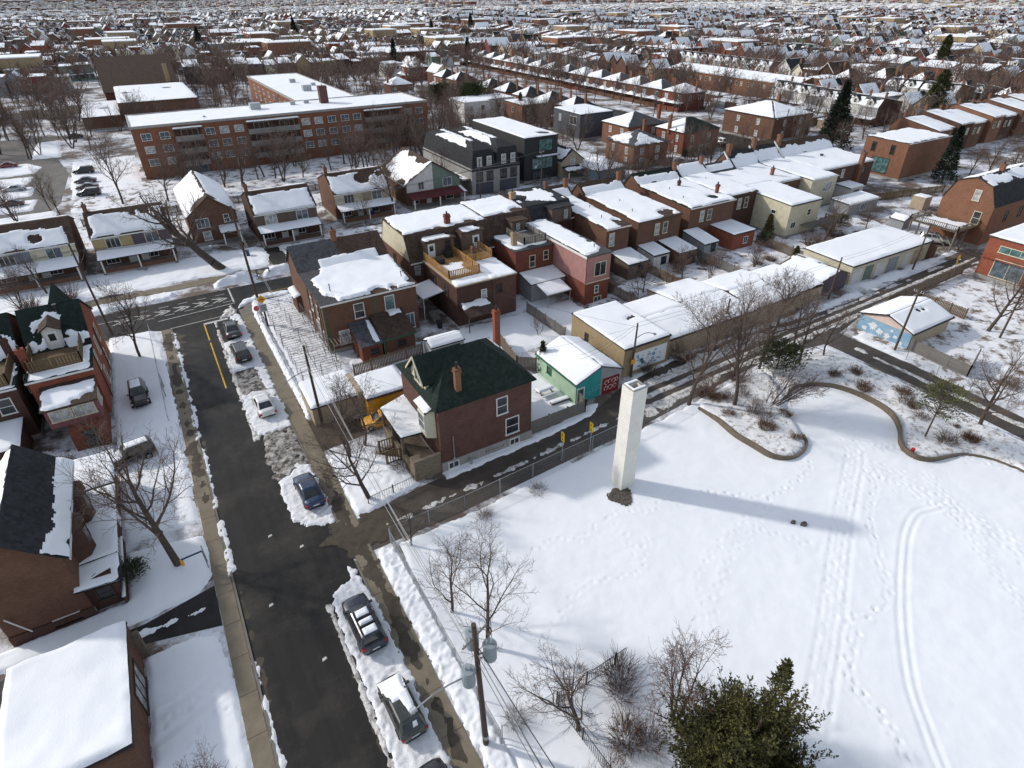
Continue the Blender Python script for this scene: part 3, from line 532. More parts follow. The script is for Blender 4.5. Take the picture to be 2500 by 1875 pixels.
for p in ([(-40, 194), (-25, 196), (-24, 203), (-27, 209), (-36, 208)], [(-40, 172), (-24.5, 171.5), (-24, 181), (-40, 182)], [(-40, 159.5), (-23.5, 158.5), (-23, 168), (-40, 169)], [(-40, 184), (-26, 184), (-25, 192), (-40, 193)], [(-60, 146), (-19, 149), (-19, 156), (-60, 154)], [(-27, 214), (-20, 214), (-21, 240), (-27, 240)]):
    snow_field('snow_island', p, 'snow island left unploughed in the car park', T=0.25, edge=0.5, amp=0.4, freq=0.5, res=0.4, lump=0.12, lfreq=0.6)['group'] = 'car park snow islands'
for (lab, poly, zz, am) in (('brown grit washed along the kerb by the brick houses', rect(-3.5, -2.75, 8, 62), .0, .5), ('brown grit fan on the street corner', [(-3.4, 70), (-2.4, 72), (-2.0, 84), (-3.4, 84.5)], .0, .8), ('wet grit line beside the parked cars', rect(1.75, 2.4, 12, 33), .0, .5), ('brown wash across the mouth of the lane', [(5.2, 34.4), (9.5, 34.6), (10, 38.6), (5.2, 38.4), (3.4, 37)], .052, .9), ('brown slush trodden over the pavement by the side yard', rect(-4.7, -3.6, 46, 84), .056, .5), ('dirt trodden over the pavement by the park', rect(5.5, 6.8, 8, 46), .056, .45)):
    snow_field('grit', poly, lab, T=.014, edge=.25, amp=am * 1.6, freq=.9, res=.14, z0=zz, lump=.004, lfreq=2, mat_='grit', cat='grit', fn=lambda X, Y, D: D - .28)
g = MB()
for i in range(260):
    a = rng.uniform(0, 6.28); q = math.sqrt(rng.random()) * (1.15 + 0.25 * math.sin(3 * a)); x = 28.0 + q * math.cos(a) * 1.0; y = 28.5 + q * math.sin(a) * 0.9; s = rng.uniform(0.05, 0.13)
    g.add([(x - s, y - s, 0.1), (x + s, y - s * 0.6, 0.1), (x + s * 0.7, y + s, 0.1), (x - s * 0.8, y + s, 0.1), (x, y, 0.24 + s)], [(0, 1, 4), (1, 2, 4), (2, 3, 4), (3, 0, 4)])
g.prism([(28.0 + (1.1 + 0.2 * math.sin(3 * a * R(20)) + rng.uniform(-.1, .1)) * math.cos(a * R(20)), 28.5 + (1.0 + 0.15 * math.cos(4 * a * R(20))) * math.sin(a * R(20))) for a in range(18)], 0.0, 0.265)
snow_field('snow_bank', [(29.9, 28.6), (31.0, 29.4), (30.6, 31.2), (29.0, 31.4), (27.9, 30.8), (28.3, 30.35), (29.95, 30.35)], 'snow drifted behind the foot of the white tower', T=.42, edge=.6, amp=.2, res=.12, lump=.05, lfreq=1.5)
tag(g.build('gravel_patch', 'gravel'), 'bare patch of grey gravel at the foot of the white tower', 'gravel', None, 'stuff')
# ------------------------------------------------------------------ building helpers
CACHE = {}
ROT = {'S': 0.0, 'E': math.pi / 2, 'N': math.pi, 'W': -math.pi / 2}
def window(parent, side, u, wall, z, w=1.0, h=1.6, style='gl_dark', frame='white_trim', sash='double', name='window', arch=False):
    k = ('f', w, h, frame, sash)
    if k not in CACHE:
        b = MB(); t = 0.09
        b.box(-w / 2 - t, -w / 2, -0.08, 0.02, 0, h); b.box(w / 2, w / 2 + t, -0.08, 0.02, 0, h); b.box(-w / 2 - t, w / 2 + t, -0.085, 0.02, h, h + t); b.box(-w / 2 - t - 0.05, w / 2 + t + 0.05, -0.14, 0.02, -0.11, 0)
        if sash in ('double', 'cross'): b.box(-w / 2, w / 2, -0.055, -0.022, h * 0.46, h * 0.46 + 0.06)
        if sash in ('slide', 'cross', 'quad'): b.box(-0.03, 0.03, -0.06, -0.021, 0, h)
        if sash == 'tri': b.box(-w / 6 - .03, -w / 6 + .03, -0.06, -0.021, 0, h); b.box(w / 6 - .03, w / 6 + .03, -0.06, -0.021, 0, h)
        if sash == 'quad': b.box(-w / 2, w / 2, -0.056, -0.0215, h * 0.27, h * 0.27 + 0.06)
        CACHE[k] = b.mesh('window', frame)
    kp = ('p', w, h, style)
    if kp not in CACHE:
        b = MB(); b.add([(-w / 2, -0.02, 0), (w / 2, -0.02, 0), (w / 2, -0.02, h), (-w / 2, -0.02, h)], [(0, 1, 2, 3)]); CACHE[kp] = b.mesh('pane', style)
    off = OFF.get(parent.name, (0, 0, 0))
    o = bpy.data.objects.new(name, CACHE[k]); link(o, parent)
    p = {'S': (u, wall, z), 'N': (u, wall, z), 'E': (wall, u, z), 'W': (wall, u, z)}[side]
    o.location = (p[0] - off[0], p[1] - off[1], p[2] - off[2]); o.rotation_euler = (0, 0, ROT[side])
    c = bpy.data.objects.new('pane', CACHE[kp]); link(c, o)
    return o
def door(parent, side, u, wall, z=0.0, w=0.95, h=2.1, material='white_trim'):
    k = ('d', w, h, material)
    if k not in CACHE:
        b = MB(); b.box(-w / 2, w / 2, -0.06, 0.01, 0, h, 0); b.box(-w / 2 - .1, -w / 2, -0.09, 0.01, 0, h + .1, 1); b.box(w / 2, w / 2 + .1, -0.09, 0.01, 0, h + .1, 1); b.box(-w / 2, w / 2, -0.09, 0.01, h, h + .1, 1); b.box(-w / 3, w / 3, -0.068, -0.05, h * 0.5, h * 0.9, 2)
        CACHE[k] = b.mesh('door', [material, 'white_trim', 'gl_dark'])
    off = OFF.get(parent.name, (0, 0, 0)); o = bpy.data.objects.new('door', CACHE[k]); link(o, parent)
    p = {'S': (u, wall, z), 'N': (u, wall, z), 'E': (wall, u, z), 'W': (wall, u, z)}[side]
    o.location = (p[0] - off[0], p[1] - off[1], p[2] - off[2]); o.rotation_euler = (0, 0, ROT[side]); return o
def chimney(parent, x, y, z0, z1, w=0.7, material='br_orange', d=None, pot=True):
    d = d or w * 0.8; b = MB(); b.box(x - w / 2, x + w / 2, y - d / 2, y + d / 2, z0, z1); b.box(x - w / 2 - .07, x + w / 2 + .07, y - d / 2 - .07, y + d / 2 + .07, z1 - 0.35, z1 - 0.15); b.box(x - w / 2 - .04, x + w / 2 + .04, y - d / 2 - .04, y + d / 2 + .04, z1, z1 + .08)
    o = b.build('chimney', material, parent)
    if pot: p = MB(); p.tube((x, y, z1 + .05), (x, y, z1 + .5), 0.14, 0.12, 8); p.build('chimney_pot', 'dark_trim', o)
    return o
def vent(parent, x, y, z, h=0.6, r=0.06):
    b = MB(); b.tube((x, y, z - .3), (x, y, z + h), r, r, 7); b.tube((x, y, z + h), (x, y, z + h + .06), r * 1.6, r * 1.6, 7); return b.build('vent_pipe', 'dark_trim', parent)
def roof_outline(prof, ov, th):
    (a0, z0), (a1, z1) = prof[0], prof[1]; s = (z1 - z0) / (a1 - a0 + 1e-9); s = max(-0.8, min(0.8, s)); first = (a0 - ov, z0 - s * ov)
    (a0, z0), (a1, z1) = prof[-2], prof[-1]; s = (z1 - z0) / (a1 - a0 + 1e-9); s = max(-0.8, min(0.8, s)); last = (a1 + ov, z1 + s * ov)
    line = [first] + list(prof) + [last]
    return line, [(a, z + 0.012) for a, z in line] + [(a, z + th) for a, z in line[::-1]]
def house(label, x0, x1, y0, y1, axis, prof, wall, roofm, name='house', cat='house', group=None, ov=0.3, eov=0.2, th=0.16, snow=(), wins=(), chim=(), fascia='white_trim', parent=None, base=0.0, part='', found=True, roofsplit=None):
    if parent is None:
        t = thing(name, label, cat, ((x0 + x1) / 2, (y0 + y1) / 2, 0), group)
    else: t = parent
    a0, a1 = (x0, x1) if axis == 'x' else (y0, y1)
    b = MB(); b.extr([(prof[0][0], base)] + list(prof) + [(prof[-1][0], base)], axis, a0, a1); wo = b.build(part + 'wall', wall, t)
    if found and base == 0.0 and parent is None:
        f = MB(); f.box(x0 - .04, x1 + .04, y0 - .04, y1 + .04, 0, 0.55); f.build('foundation', 'concrete', t)
    line, out = roof_outline(prof, ov, th)
    spl = roofsplit or [(a0 - eov, a1 + eov, roofm)]
    ro = None
    for (s0, s1, rm) in spl:
        b = MB(); b.extr(out, axis, s0, s1); ro = b.build(part + 'roof', rm, t)
    if fascia:
        for (p, sgn) in ((line[0], -1), (line[-1], 1)):
            b = MB(); q0 = p[0] + sgn * 0.003; q1 = p[0] + sgn * 0.07
            b.extr([(q0, p[1] - .06), (q1, p[1] - .06), (q1, p[1] + th - .03), (q0, p[1] + th - .03)], axis, a0 - eov - 0.004, a1 + eov + 0.004)
            b.build(part + 'fascia', fascia, t)
    for sp in snow:
        seg = sp[0]; kw = dict(sp[1]); f0 = kw.pop('a', a0 - eov); f1 = kw.pop('b', a1 + eov)
        lo = line[seg + 1] if seg > 0 else line[0]; hi = line[seg + 2] if seg < len(prof) - 2 else line[-1]
        pts = [(f0, *lo), (f1, *lo), (f1, *hi), (f0, *hi)]
        if lo[1] > hi[1]: pts = [(f0, *hi), (f1, *hi), (f1, *lo), (f0, *lo)]
        if axis == 'x': P = [(a, p, z + th) for a, p, z in pts]
        else: P = [(p, a, z + th) for a, p, z in pts]
        roof_snow(t, *P, **kw)
    pos = {'S': y0, 'N': y1, 'W': x0, 'E': x1}
    for w in wins:
        sd, u, z, ww, hh = w[:5]; window(t, sd, u, pos[sd], z, ww, hh, *(w[5:]))
    for c in chim: chimney(t, *c)
    return t
def hip(label, x0, x1, y0, y1, h, rise, wall, roofm, ridge='y', name='house', cat='house', group=None, ov=0.4, snow='W', wins=(), chim=(), inset=None, kw=None, parent=None, found=True):
    t = parent or thing(name, label, cat, ((x0 + x1) / 2, (y0 + y1) / 2, 0), group)
    b = MB(); b.box(x0, x1, y0, y1, 0, h); b.build('wall', wall, t)
    if found and parent is None: f = MB(); f.box(x0 - .04, x1 + .04, y0 - .04, y1 + .04, 0, 0.5); f.build('foundation', 'concrete', t)
    X0, X1, Y0, Y1 = x0 - ov, x1 + ov, y0 - ov, y1 + ov; cx, cy = (X0 + X1) / 2, (Y0 + Y1) / 2; zb = h + 0.012; zt = h + 0.15; za = h + rise
    ins = inset if inset is not None else min(X1 - X0, Y1 - Y0) / 2
    if ridge == 'y': A = (cx, min(cy, Y0 + ins), za); B = (cx, max(cy, Y1 - ins), za)
    else: A = (min(cx, X0 + ins), cy, za); B = (max(cx, X1 - ins), cy, za)
    c = [(X0, Y0, zt), (X1, Y0, zt), (X1, Y1, zt), (X0, Y1, zt)]
    b = MB(); v = c + [A, B] + [(x, y, zb) for x, y, _ in c]
    if ridge == 'y': fs = [(0, 1, 4), (1, 2, 5, 4), (2, 3, 5), (3, 0, 4, 5)]
    else: fs = [(0, 1, 5, 4), (1, 2, 5), (2, 3, 4, 5), (3, 0, 4)]
    b.add(v, fs + [(6, 7, 1, 0), (7, 8, 2, 1), (8, 9, 3, 2), (9, 6, 0, 3), (9, 8, 7, 6)]); b.build('roof', roofm, t)
    kk = dict(T=0.14, margin=0.15, amp=0.4, res=0.4); kk.update(kw or {})
    F = {'S': (c[0], c[1], A, A) if ridge == 'y' else (c[0], c[1], B, A), 'E': (c[1], c[2], B, A) if ridge == 'y' else (c[1], c[2], B, B),
         'N': (c[2], c[3], B, B) if ridge == 'y' else (c[2], c[3], A, B), 'W': (c[3], c[0], A, B) if ridge == 'y' else (c[3], c[0], A, A)}
    for s in snow: roof_snow(t, *F[s], **kk)
    pos = {'S': y0, 'N': y1, 'W': x0, 'E': x1}
    for w in wins: window(t, w[0], w[1], pos[w[0]], w[2], w[3], w[4], *(w[5:]))
    for q in chim: chimney(t, *q)
    return t
def deck(parent, x0, x1, y0, y1, z, h=1.1, material='wood_new', sides='SWE', step=0.21, sw=0.13, floor=0.14, name='deck'):
    b = MB(); b.box(x0, x1, y0, y1, z, z + floor)
    segs = {'S': ((x0, y0), (x1, y0)), 'N': ((x0, y1), (x1, y1)), 'W': ((x0, y0), (x0, y1)), 'E': ((x1, y0), (x1, y1))}
    for s in sides:
        (ax, ay), (bx, by) = segs[s]; l = math.hypot(bx - ax, by - ay); n = max(1, round(l / 1.9))
        for i in range(n + 1):
            px, py = ax + (bx - ax) * i / n, ay + (by - ay) * i / n; b.box(px - .06, px + .06, py - .06, py + .06, z + floor, z + h + .08)
        e = 0.03
        for zz in (z + .28, z + h - .08):
            if s in 'SN': b.box(ax + .06, bx - .06, ay - e, ay + e, zz, zz + .09)
            else: b.box(ax - e, ax + e, ay + .06, by - .06, zz, zz + .09)
    o = b.build(name, material, parent)
    k = ('slat', material, sw, h)
    if k not in CACHE:
        q = MB(); q.box(-sw / 2, sw / 2, -0.015, 0.015, 0, h - 0.16); CACHE[k] = q.mesh('slat', material)
    off = OFF[o.name]
    for s in sides:
        (ax, ay), (bx, by) = segs[s]; l = math.hypot(bx - ax, by - ay); n = int(l / step)
        ox, oy = {'S': (0, -.048), 'N': (0, .048), 'W': (-.048, 0), 'E': (.048, 0)}[s]
        for i in range(n):
            t = (i + .5) / n; c = bpy.data.objects.new('slat', CACHE[k]); link(c, o)
            c.location = (ax + (bx - ax) * t + ox - off[0], ay + (by - ay) * t + oy - off[1], z + 0.18 - off[2]); c.rotation_euler = (0, 0, 0 if s in 'SN' else math.pi / 2)
    return o
def fence(label, pts, h=1.6, material='wood_grey', step=0.17, group=None, top=True, name='wooden_fence', snowtop=True, boards=True):
    t = thing(name, label, 'fence', (pts[0][0], pts[0][1], 0), group); b = MB(); sn = MB()
    k = ('board', material, h)
    if k not in CACHE:
        q = MB(); q.box(-0.07, 0.07, -0.014, 0.014, 0.05, h); CACHE[k] = q.mesh('board', material)
    pan = MB()
    for (ax, ay), (bx, by) in zip(pts[:-1], pts[1:]):
        l = math.hypot(bx - ax, by - ay); dx, dy = (bx - ax) / l, (by - ay) / l; n = int(l / step); ang = math.atan2(dy, dx)
        m = max(1, round(l / 2.4))
        for i in range(m + 1):
            p = (ax + dx * l * i / m, ay + dy * l * i / m); po = MB(); po.box(p[0] - .06, p[0] + .06, p[1] - .06, p[1] + .06, 0, h + .12); po.build('post', material, t)
        for zz in (0.35, h - .3):
            b.tube((ax + dx * .05 - dy * .05, ay + dy * .05 + dx * .05, zz), (bx - dx * .05 - dy * .05, by - dy * .05 + dx * .05, zz), 0.045, 0.045, 4)
        for i in range(n):
            q = (i + .5) * l / n
            if boards:
                c = bpy.data.objects.new('board', CACHE[k]); link(c, t); c.location = (ax + dx * q - OFF[t.name][0] + dy * 0.02, ay + dy * q - OFF[t.name][1] - dx * .02, rng.uniform(-.03, .03)); c.rotation_euler = (0, 0, ang)
            else:
                e = 0.075; cx, cy = ax + dx * q, ay + dy * q; zz = h + rng.uniform(-.03, .03)
                pan.add([(cx - dx * e - dy * .012, cy - dy * e + dx * .012, .05), (cx + dx * e - dy * .012, cy + dy * e + dx * .012, .05), (cx + dx * e + dy * .012, cy + dy * e - dx * .012, .05), (cx - dx * e + dy * .012, cy - dy * e - dx * .012, .05), (cx - dx * e - dy * .012, cy - dy * e + dx * .012, zz), (cx + dx * e - dy * .012, cy + dy * e + dx * .012, zz), (cx + dx * e + dy * .012, cy + dy * e - dx * .012, zz), (cx - dx * e + dy * .012, cy - dy * e - dx * .012, zz)],
                        [(4, 5, 6, 7), (0, 1, 5, 4), (1, 2, 6, 5), (2, 3, 7, 6), (3, 0, 4, 7)])
    b.build('rail', material, t)
    if not boards: pan.build('boards', material, t)['kind'] = 'stuff'
    return t
def porch(t, x0, x1, yw, yf, z0, z1, roofm='sh_black', posts=(), snow=True, wall='br_brown', wallh=0.0, rail=None, post='white_trim', kw=None, hw=0.5):
    """lean-to roof from the house wall (yw, z1) out to yf, z0"""
    b = MB(); out = [(yf - .15, z0), (yw, z1), (yw, z1 + .12), (yf - .15, z0 + .12)]; b.extr(out, 'x', x0 - .15, x1 + .15); o = b.build('porch_roof', roofm, t)
    if snow:
        k = dict(T=0.13, margin=0.06, amp=0.25, res=0.3); k.update(kw or {})
        roof_snow(t, (x0 - .15, yf - .15, z0 + .12), (x1 + .15, yf - .15, z0 + .12), (x1 + .15, yw, z1 + .12), (x0 - .15, yw, z1 + .12), name='porch_snow', **k)
    for px in posts:
        b = MB(); b.box(px - .1, px + .1, yf, yf + .2, 0, z0 + .02); b.build('porch_post', post, t)
    b = MB(); b.box(x0, x1, yf, yw, 0, hw); b.build('porch_floor', 'concrete', t)
    if wallh: b = MB(); b.box(x0 + .02, x1 - .02, yf + .02, yf + .2, hw, hw + wallh); b.build('porch_wall', wall, t)
    b = MB(); cx = (x0 + x1) / 2
    for i in range(3): b.box(cx - .7, cx + .7, yf - .3 * (i + 1), yf - .3 * i, 0, hw - .16 * i - .03)
    b.build('steps', 'concrete', t)
    return o
SN = dict(T=0.2, margin=0.08, amp=0.3, res=0.3)
FULL = dict(T=0.22, margin=0.02, amp=0.12, res=0.35)

# ------------------------------------------------------------------ west side of the street
def flat_garage():
    t = house('flat roofed brick garage under a thick unbroken slab of snow', -16.3, -9.9, 25.0, 33.9, 'x', [(25.0, 3.1), (33.9, 3.1)], 'br_brown', 'roof_membrane', name='garage', cat='garage', ov=0.05, eov=0.05, fascia='brown_trim', found=False,
              snow=[(0, dict(T=0.34, margin=-0.1, amp=0.10, res=0.25))], wins=[('S', -12.6, 1.2, 1.2, 0.9, 'gl_dark', 'brown_trim', 'slide'), ('E', 30.2, 0.1, 2.6, 2.2, 'gl_pale', 'brown_trim', 'tri')])
    b = MB(); b.box(-9.9, -9.5, 33.3, 33.75, 0, 2.4); b.build('wall_pier', 'wood_old', t)
    b = MB()
    for i in range(60):
        y = rng.uniform(25.2, 33); z = rng.uniform(0.1, 2.7); b.tube((-9.84, y, z), (-9.80, y + rng.uniform(-.5, .5), z + rng.uniform(.2, .7)), 0.012, 0.006, 3)
    b.build('creeper', 'twig_red', t)
flat_garage()
def brick_gable_house():
    t = house('tall brick house with black gabled roof and a bare side wall', -17.6, -12.6, 39.0, 50.0, 'y', [(-17.6, 6.4), (-15.1, 9.0), (-12.6, 6.4)], 'br_orange' if False else 'br_brown', 'sh_black', ov=0.45, eov=0.35, fascia='white_trim',
              snow=[(1, dict(T=0.14, margin=(0.1, 0.1, -0.2, 2.95), amp=0.8, freq=0.7, res=0.13)), (0, dict(T=0.15, margin=(0.3, 0.3, 0.1, 0.3), amp=0.7, freq=0.5, res=0.25))],
              wins=[('E', 42.4, 3.9, 1.3, 1.7, 'gl_dark', 'brown_trim'), ('E', 46.4, 3.9, 1.3, 1.7, 'gl_dark', 'brown_trim'), ('S', -14.2, 0.35, 1.5, 0.5, 'gl_pale', 'white_trim', 'slide')])
    for y in (42.4, 46.4):       # bow windows over the porch
        b = MB(); b.prism([(-12.6, y - 1.3), (-11.75, y - 0.9), (-11.45, y), (-11.75, y + .9), (-12.6, y + 1.3)], 3.35, 5.9); b.build('bay', 'br_dark', t)
        b = MB(); b.prism([(-12.6, y - 1.4), (-11.65, y - 1.0), (-11.3, y), (-11.65, y + 1.0), (-12.6, y + 1.4)], 5.9, 6.1); b.build('bay_roof', 'sh_brown', t)
        b = MB(); b.add([(-11.74, y - .8, 4.2), (-11.46, y - .1, 4.2), (-11.46, y - .1, 5.6), (-11.74, y - .8, 5.6)], [(0, 1, 2, 3)]); b.add([(-11.44, y + .1, 4.2), (-11.72, y + .8, 4.2), (-11.72, y + .8, 5.6), (-11.44, y + .1, 5.6)], [(0, 1, 2, 3)]); b.build('bay_glass', 'gl_dark', t)
    b = MB(); b.box(-12.6, -10.7, 39.3, 54.4, 0, 3.1); b.build('porch_wall', 'br_dark', t)
    b = MB(); b.box(-13.5, -10.2, 41.0, 54.8, 3.1, 3.28); b.build('porch_roof', 'sh_black', t)
    for a, c in ((41.0, 49.6), (49.9, 54.9)): roof_snow(t, (-13.4, a, 3.28), (-10.1, a, 3.28), (-10.1, c, 3.28), (-13.4, c, 3.28), T=0.2, margin=-0.05, amp=0.12, res=0.22, name='porch_snow')
    b = MB(); b.add([(-13.0, 38.6, 3.05), (-10.1, 38.6, 2.7), (-10.1, 41.0, 3.25), (-13.0, 41.0, 3.25)], [(0, 1, 2, 3)]); b.add([(-13.0, 38.6, 2.9), (-10.1, 38.6, 2.55), (-10.1, 41.0, 3.1), (-13.0, 41.0, 3.1)], [(3, 2, 1, 0)]); b.build('porch_hip', 'sh_black', t)
    roof_snow(t, (-13.0, 38.6, 3.05), (-10.1, 38.6, 2.7), (-10.1, 41.0, 3.25), (-13.0, 41.0, 3.25), T=0.12, margin=(0.05, 0.05, 0.0, 0.05), amp=0.3, res=0.16, name='porch_snow')
    window(t, 'S', -11.6, 39.3, 0.9, 0.9, 1.1, 'gl_dark', 'brown_trim'); window(t, 'E', 44.0, -10.7, 1.0, 1.6, 1.2, 'gl_dark', 'white_trim', 'tri'); door(t, 'E', 48, -10.7, 0.3)
    b = MB(); b.box(-17.6, -12.55, 38.86, 39.0, 0, 0.9); b.build('plinth', 'br_dark', t)
    b = MB(); b.tube((-16.2, 38.78, 0.9), (-17.1, 38.78, 2.8), 0.05, 0.05, 6); b.build('waste_pipe', 'white_trim', t)
    b = MB(); b.box(-10.65, -10.5, 38.7, 45.5, 0.0, 0.9); b.build('garden_wall', 'br_dark', t)
    roof_snow(t, (-10.7, 38.7, .9), (-10.45, 38.7, .9), (-10.45, 45.5, .9), (-10.7, 45.5, .9), T=0.1, margin=-0.05, amp=0.05, res=0.1, name='wall_snow')
brick_gable_house()
def deck_house():
    t = house('red brick house with dark green roof and a roof deck with a dormer door', -16.3, -10.8, 66.4, 82.0, 'x', [(66.4, 6.1), (71.7, 6.2), (75.6, 10.0), (82.0, 6.2)], 'br_bright', 'sh_green', ov=0.25, eov=0.15,
              snow=[(0, dict(T=0.15, margin=0.1, amp=0.4, res=0.22)), (1, dict(T=0.18, margin=(0.2, 0.2, 0.0, 3.6), amp=1.3, freq=0.9, res=0.14, holes=[(0.47, 0.0, 1.0)]))],
              wins=[('E', 71.2, 3.7, 0.95, 1.9, 'gl_dark', 'cream_trim'), ('E', 75.0, 3.7, 0.95, 1.9, 'gl_dark', 'cream_trim'), ('E', 78.6, 3.7, 0.95, 1.9, 'gl_dark', 'cream_trim'), ('E', 73, 0.9, 1.0, 1.8, 'gl_dark', 'cream_trim'), ('E', 77.5, 0.9, 1.0, 1.8, 'gl_dark', 'cream_trim'), ('S', -15.4, 1.0, 0.7, 1.6, 'gl_pale', 'white_trim')])
    deck(t, -16.0, -11.5, 67.7, 72.3, 6.35, 1.25, 'wood_brown', 'SWE', 0.27, 0.2, name='deck'); chimney(t, -16.2, 69.0, 5.5, 8.6, 0.65, 'br_bright')
    # dormer with its door
    b = MB(); b.extr([(-14.5, 6.3), (-14.5, 8.7), (-13.75, 9.15), (-13.0, 8.7), (-13.0, 6.3)], 'y', 72.0, 75.2); b.build('dormer', 'si_white', t)
    b = MB(); b.extr([(-14.75, 8.6), (-13.75, 9.25), (-12.75, 8.6), (-12.75, 8.75), (-13.75, 9.42), (-14.75, 8.75)], 'y', 71.7, 75.4); b.build('dormer_roof', 'sh_brown', t)
    door(t, 'S', -13.75, 72.0, 6.5, 0.9, 2.0); vent(t, -12.9, 75.0, 9.7, 0.5, 0.16)
    roof_snow(t, (-15.6, 73.4, 8.05), (-12.4, 73.4, 8.05), (-12.4, 75.2, 9.8), (-15.6, 75.2, 9.8), T=0.22, margin=0.5, amp=1.0, freq=1.1, res=0.1)
    # front gable seen past the ridge
    b = MB(); b.extr([(-15.2, 6.5), (-13.6, 9.9), (-12.0, 6.5)], 'y', 77.0, 83.4); b.build('cross_gable', 'sh_green', t)
    # back extension
    b = MB(); b.box(-15.4, -11.0, 62.6, 66.42, 2.5, 4.75); b.build('extension', 'si_mauve', t); b = MB(); b.box(-14.0, -11.1, 61.2, 66.3, 0, 2.5); b.build('extension_base', 'br_red', t)
    b = MB(); b.add([(-15.6, 62.3, 4.78), (-10.8, 62.3, 4.78), (-10.8, 66.4, 5.3), (-15.6, 66.4, 5.3), (-15.6, 62.3, 4.62), (-10.8, 62.3, 4.62), (-10.8, 66.4, 5.14), (-15.6, 66.4, 5.14)], [(0, 1, 2, 3), (4, 5, 1, 0), (5, 6, 2, 1), (7, 4, 0, 3), (7, 6, 5, 4)]); b.build('extension_roof', 'sh_brown', t)
    roof_snow(t, (-15.6, 62.3, 4.78), (-10.8, 62.3, 4.78), (-10.8, 66.4, 5.3), (-15.6, 66.4, 5.3), T=0.2, margin=(0.05, 0.15, 0.1, 0.6), amp=0.25, res=0.18, holes=[(0.85, 0.15, 0.7), (0.62, 0.12, 0.35)])
    window(t, 'S', -14.15, 62.6, 3.25, 1.7, 1.1, 'gl_pale', 'cream_trim', 'slide'); window(t, 'S', -12.2, 62.6, 3.25, 1.7, 1.1, 'gl_pale', 'cream_trim', 'slide'); window(t, 'E', 64.6, -11.0, 3.2, 1.6, 1.1, 'gl_pale', 'cream_trim', 'slide'); window(t, 'S', -12.4, 61.2, 0.3, 1.0, 1.9, 'gl_dark', 'brown_trim')
    for y in (70.2, 76.8): b = MB(); b.tube((-10.72, y, 0.2), (-10.72, y, 6.0), 0.05, 0.05, 6); b.build('downpipe', 'dark_trim', t)
deck_house()
def deck_house_neighbour():
    t = house('dark brick house with a weathered roof deck behind the black gabled roof', -22.4, -17.2, 66.0, 82.0, 'x', [(66.0, 6.1), (71.7, 6.2), (75.6, 10.0), (82.0, 6.2)], 'br_dark', 'sh_green', ov=0.2, eov=0.1,
              snow=[(0, dict(T=0.15, margin=0.2, amp=0.4, res=0.3)), (1, dict(T=0.2, margin=(1.5, 0.3, 0.0, 2.4), amp=1.3, freq=0.6, res=0.22))], wins=[('S', -18.6, 3.6, 1.1, 1.6, 'gl_dark', 'white_trim'), ('E', 70, 3.5, 0.9, 1.6, 'gl_dark', 'white_trim')])
    deck(t, -22.0, -17.6, 66.4, 71.6, 6.35, 1.25, 'wood_brown', 'SE', 0.27, 0.2)
    b = MB(); b.box(-22, -18.0, 61.0, 66.0, 0, 2.6); b.build('kitchen_wing', 'br_dark', t); roof_snow(t, (-22, 60.8, 2.62), (-17.8, 60.8, 2.62), (-17.8, 66, 2.9), (-22, 66, 2.9), T=0.2, margin=-.05, amp=0.1, res=0.25)
    chimney(t, -17.6, 71.4, 6, 9.0, 0.6, 'br_dark')
deck_house_neighbour()

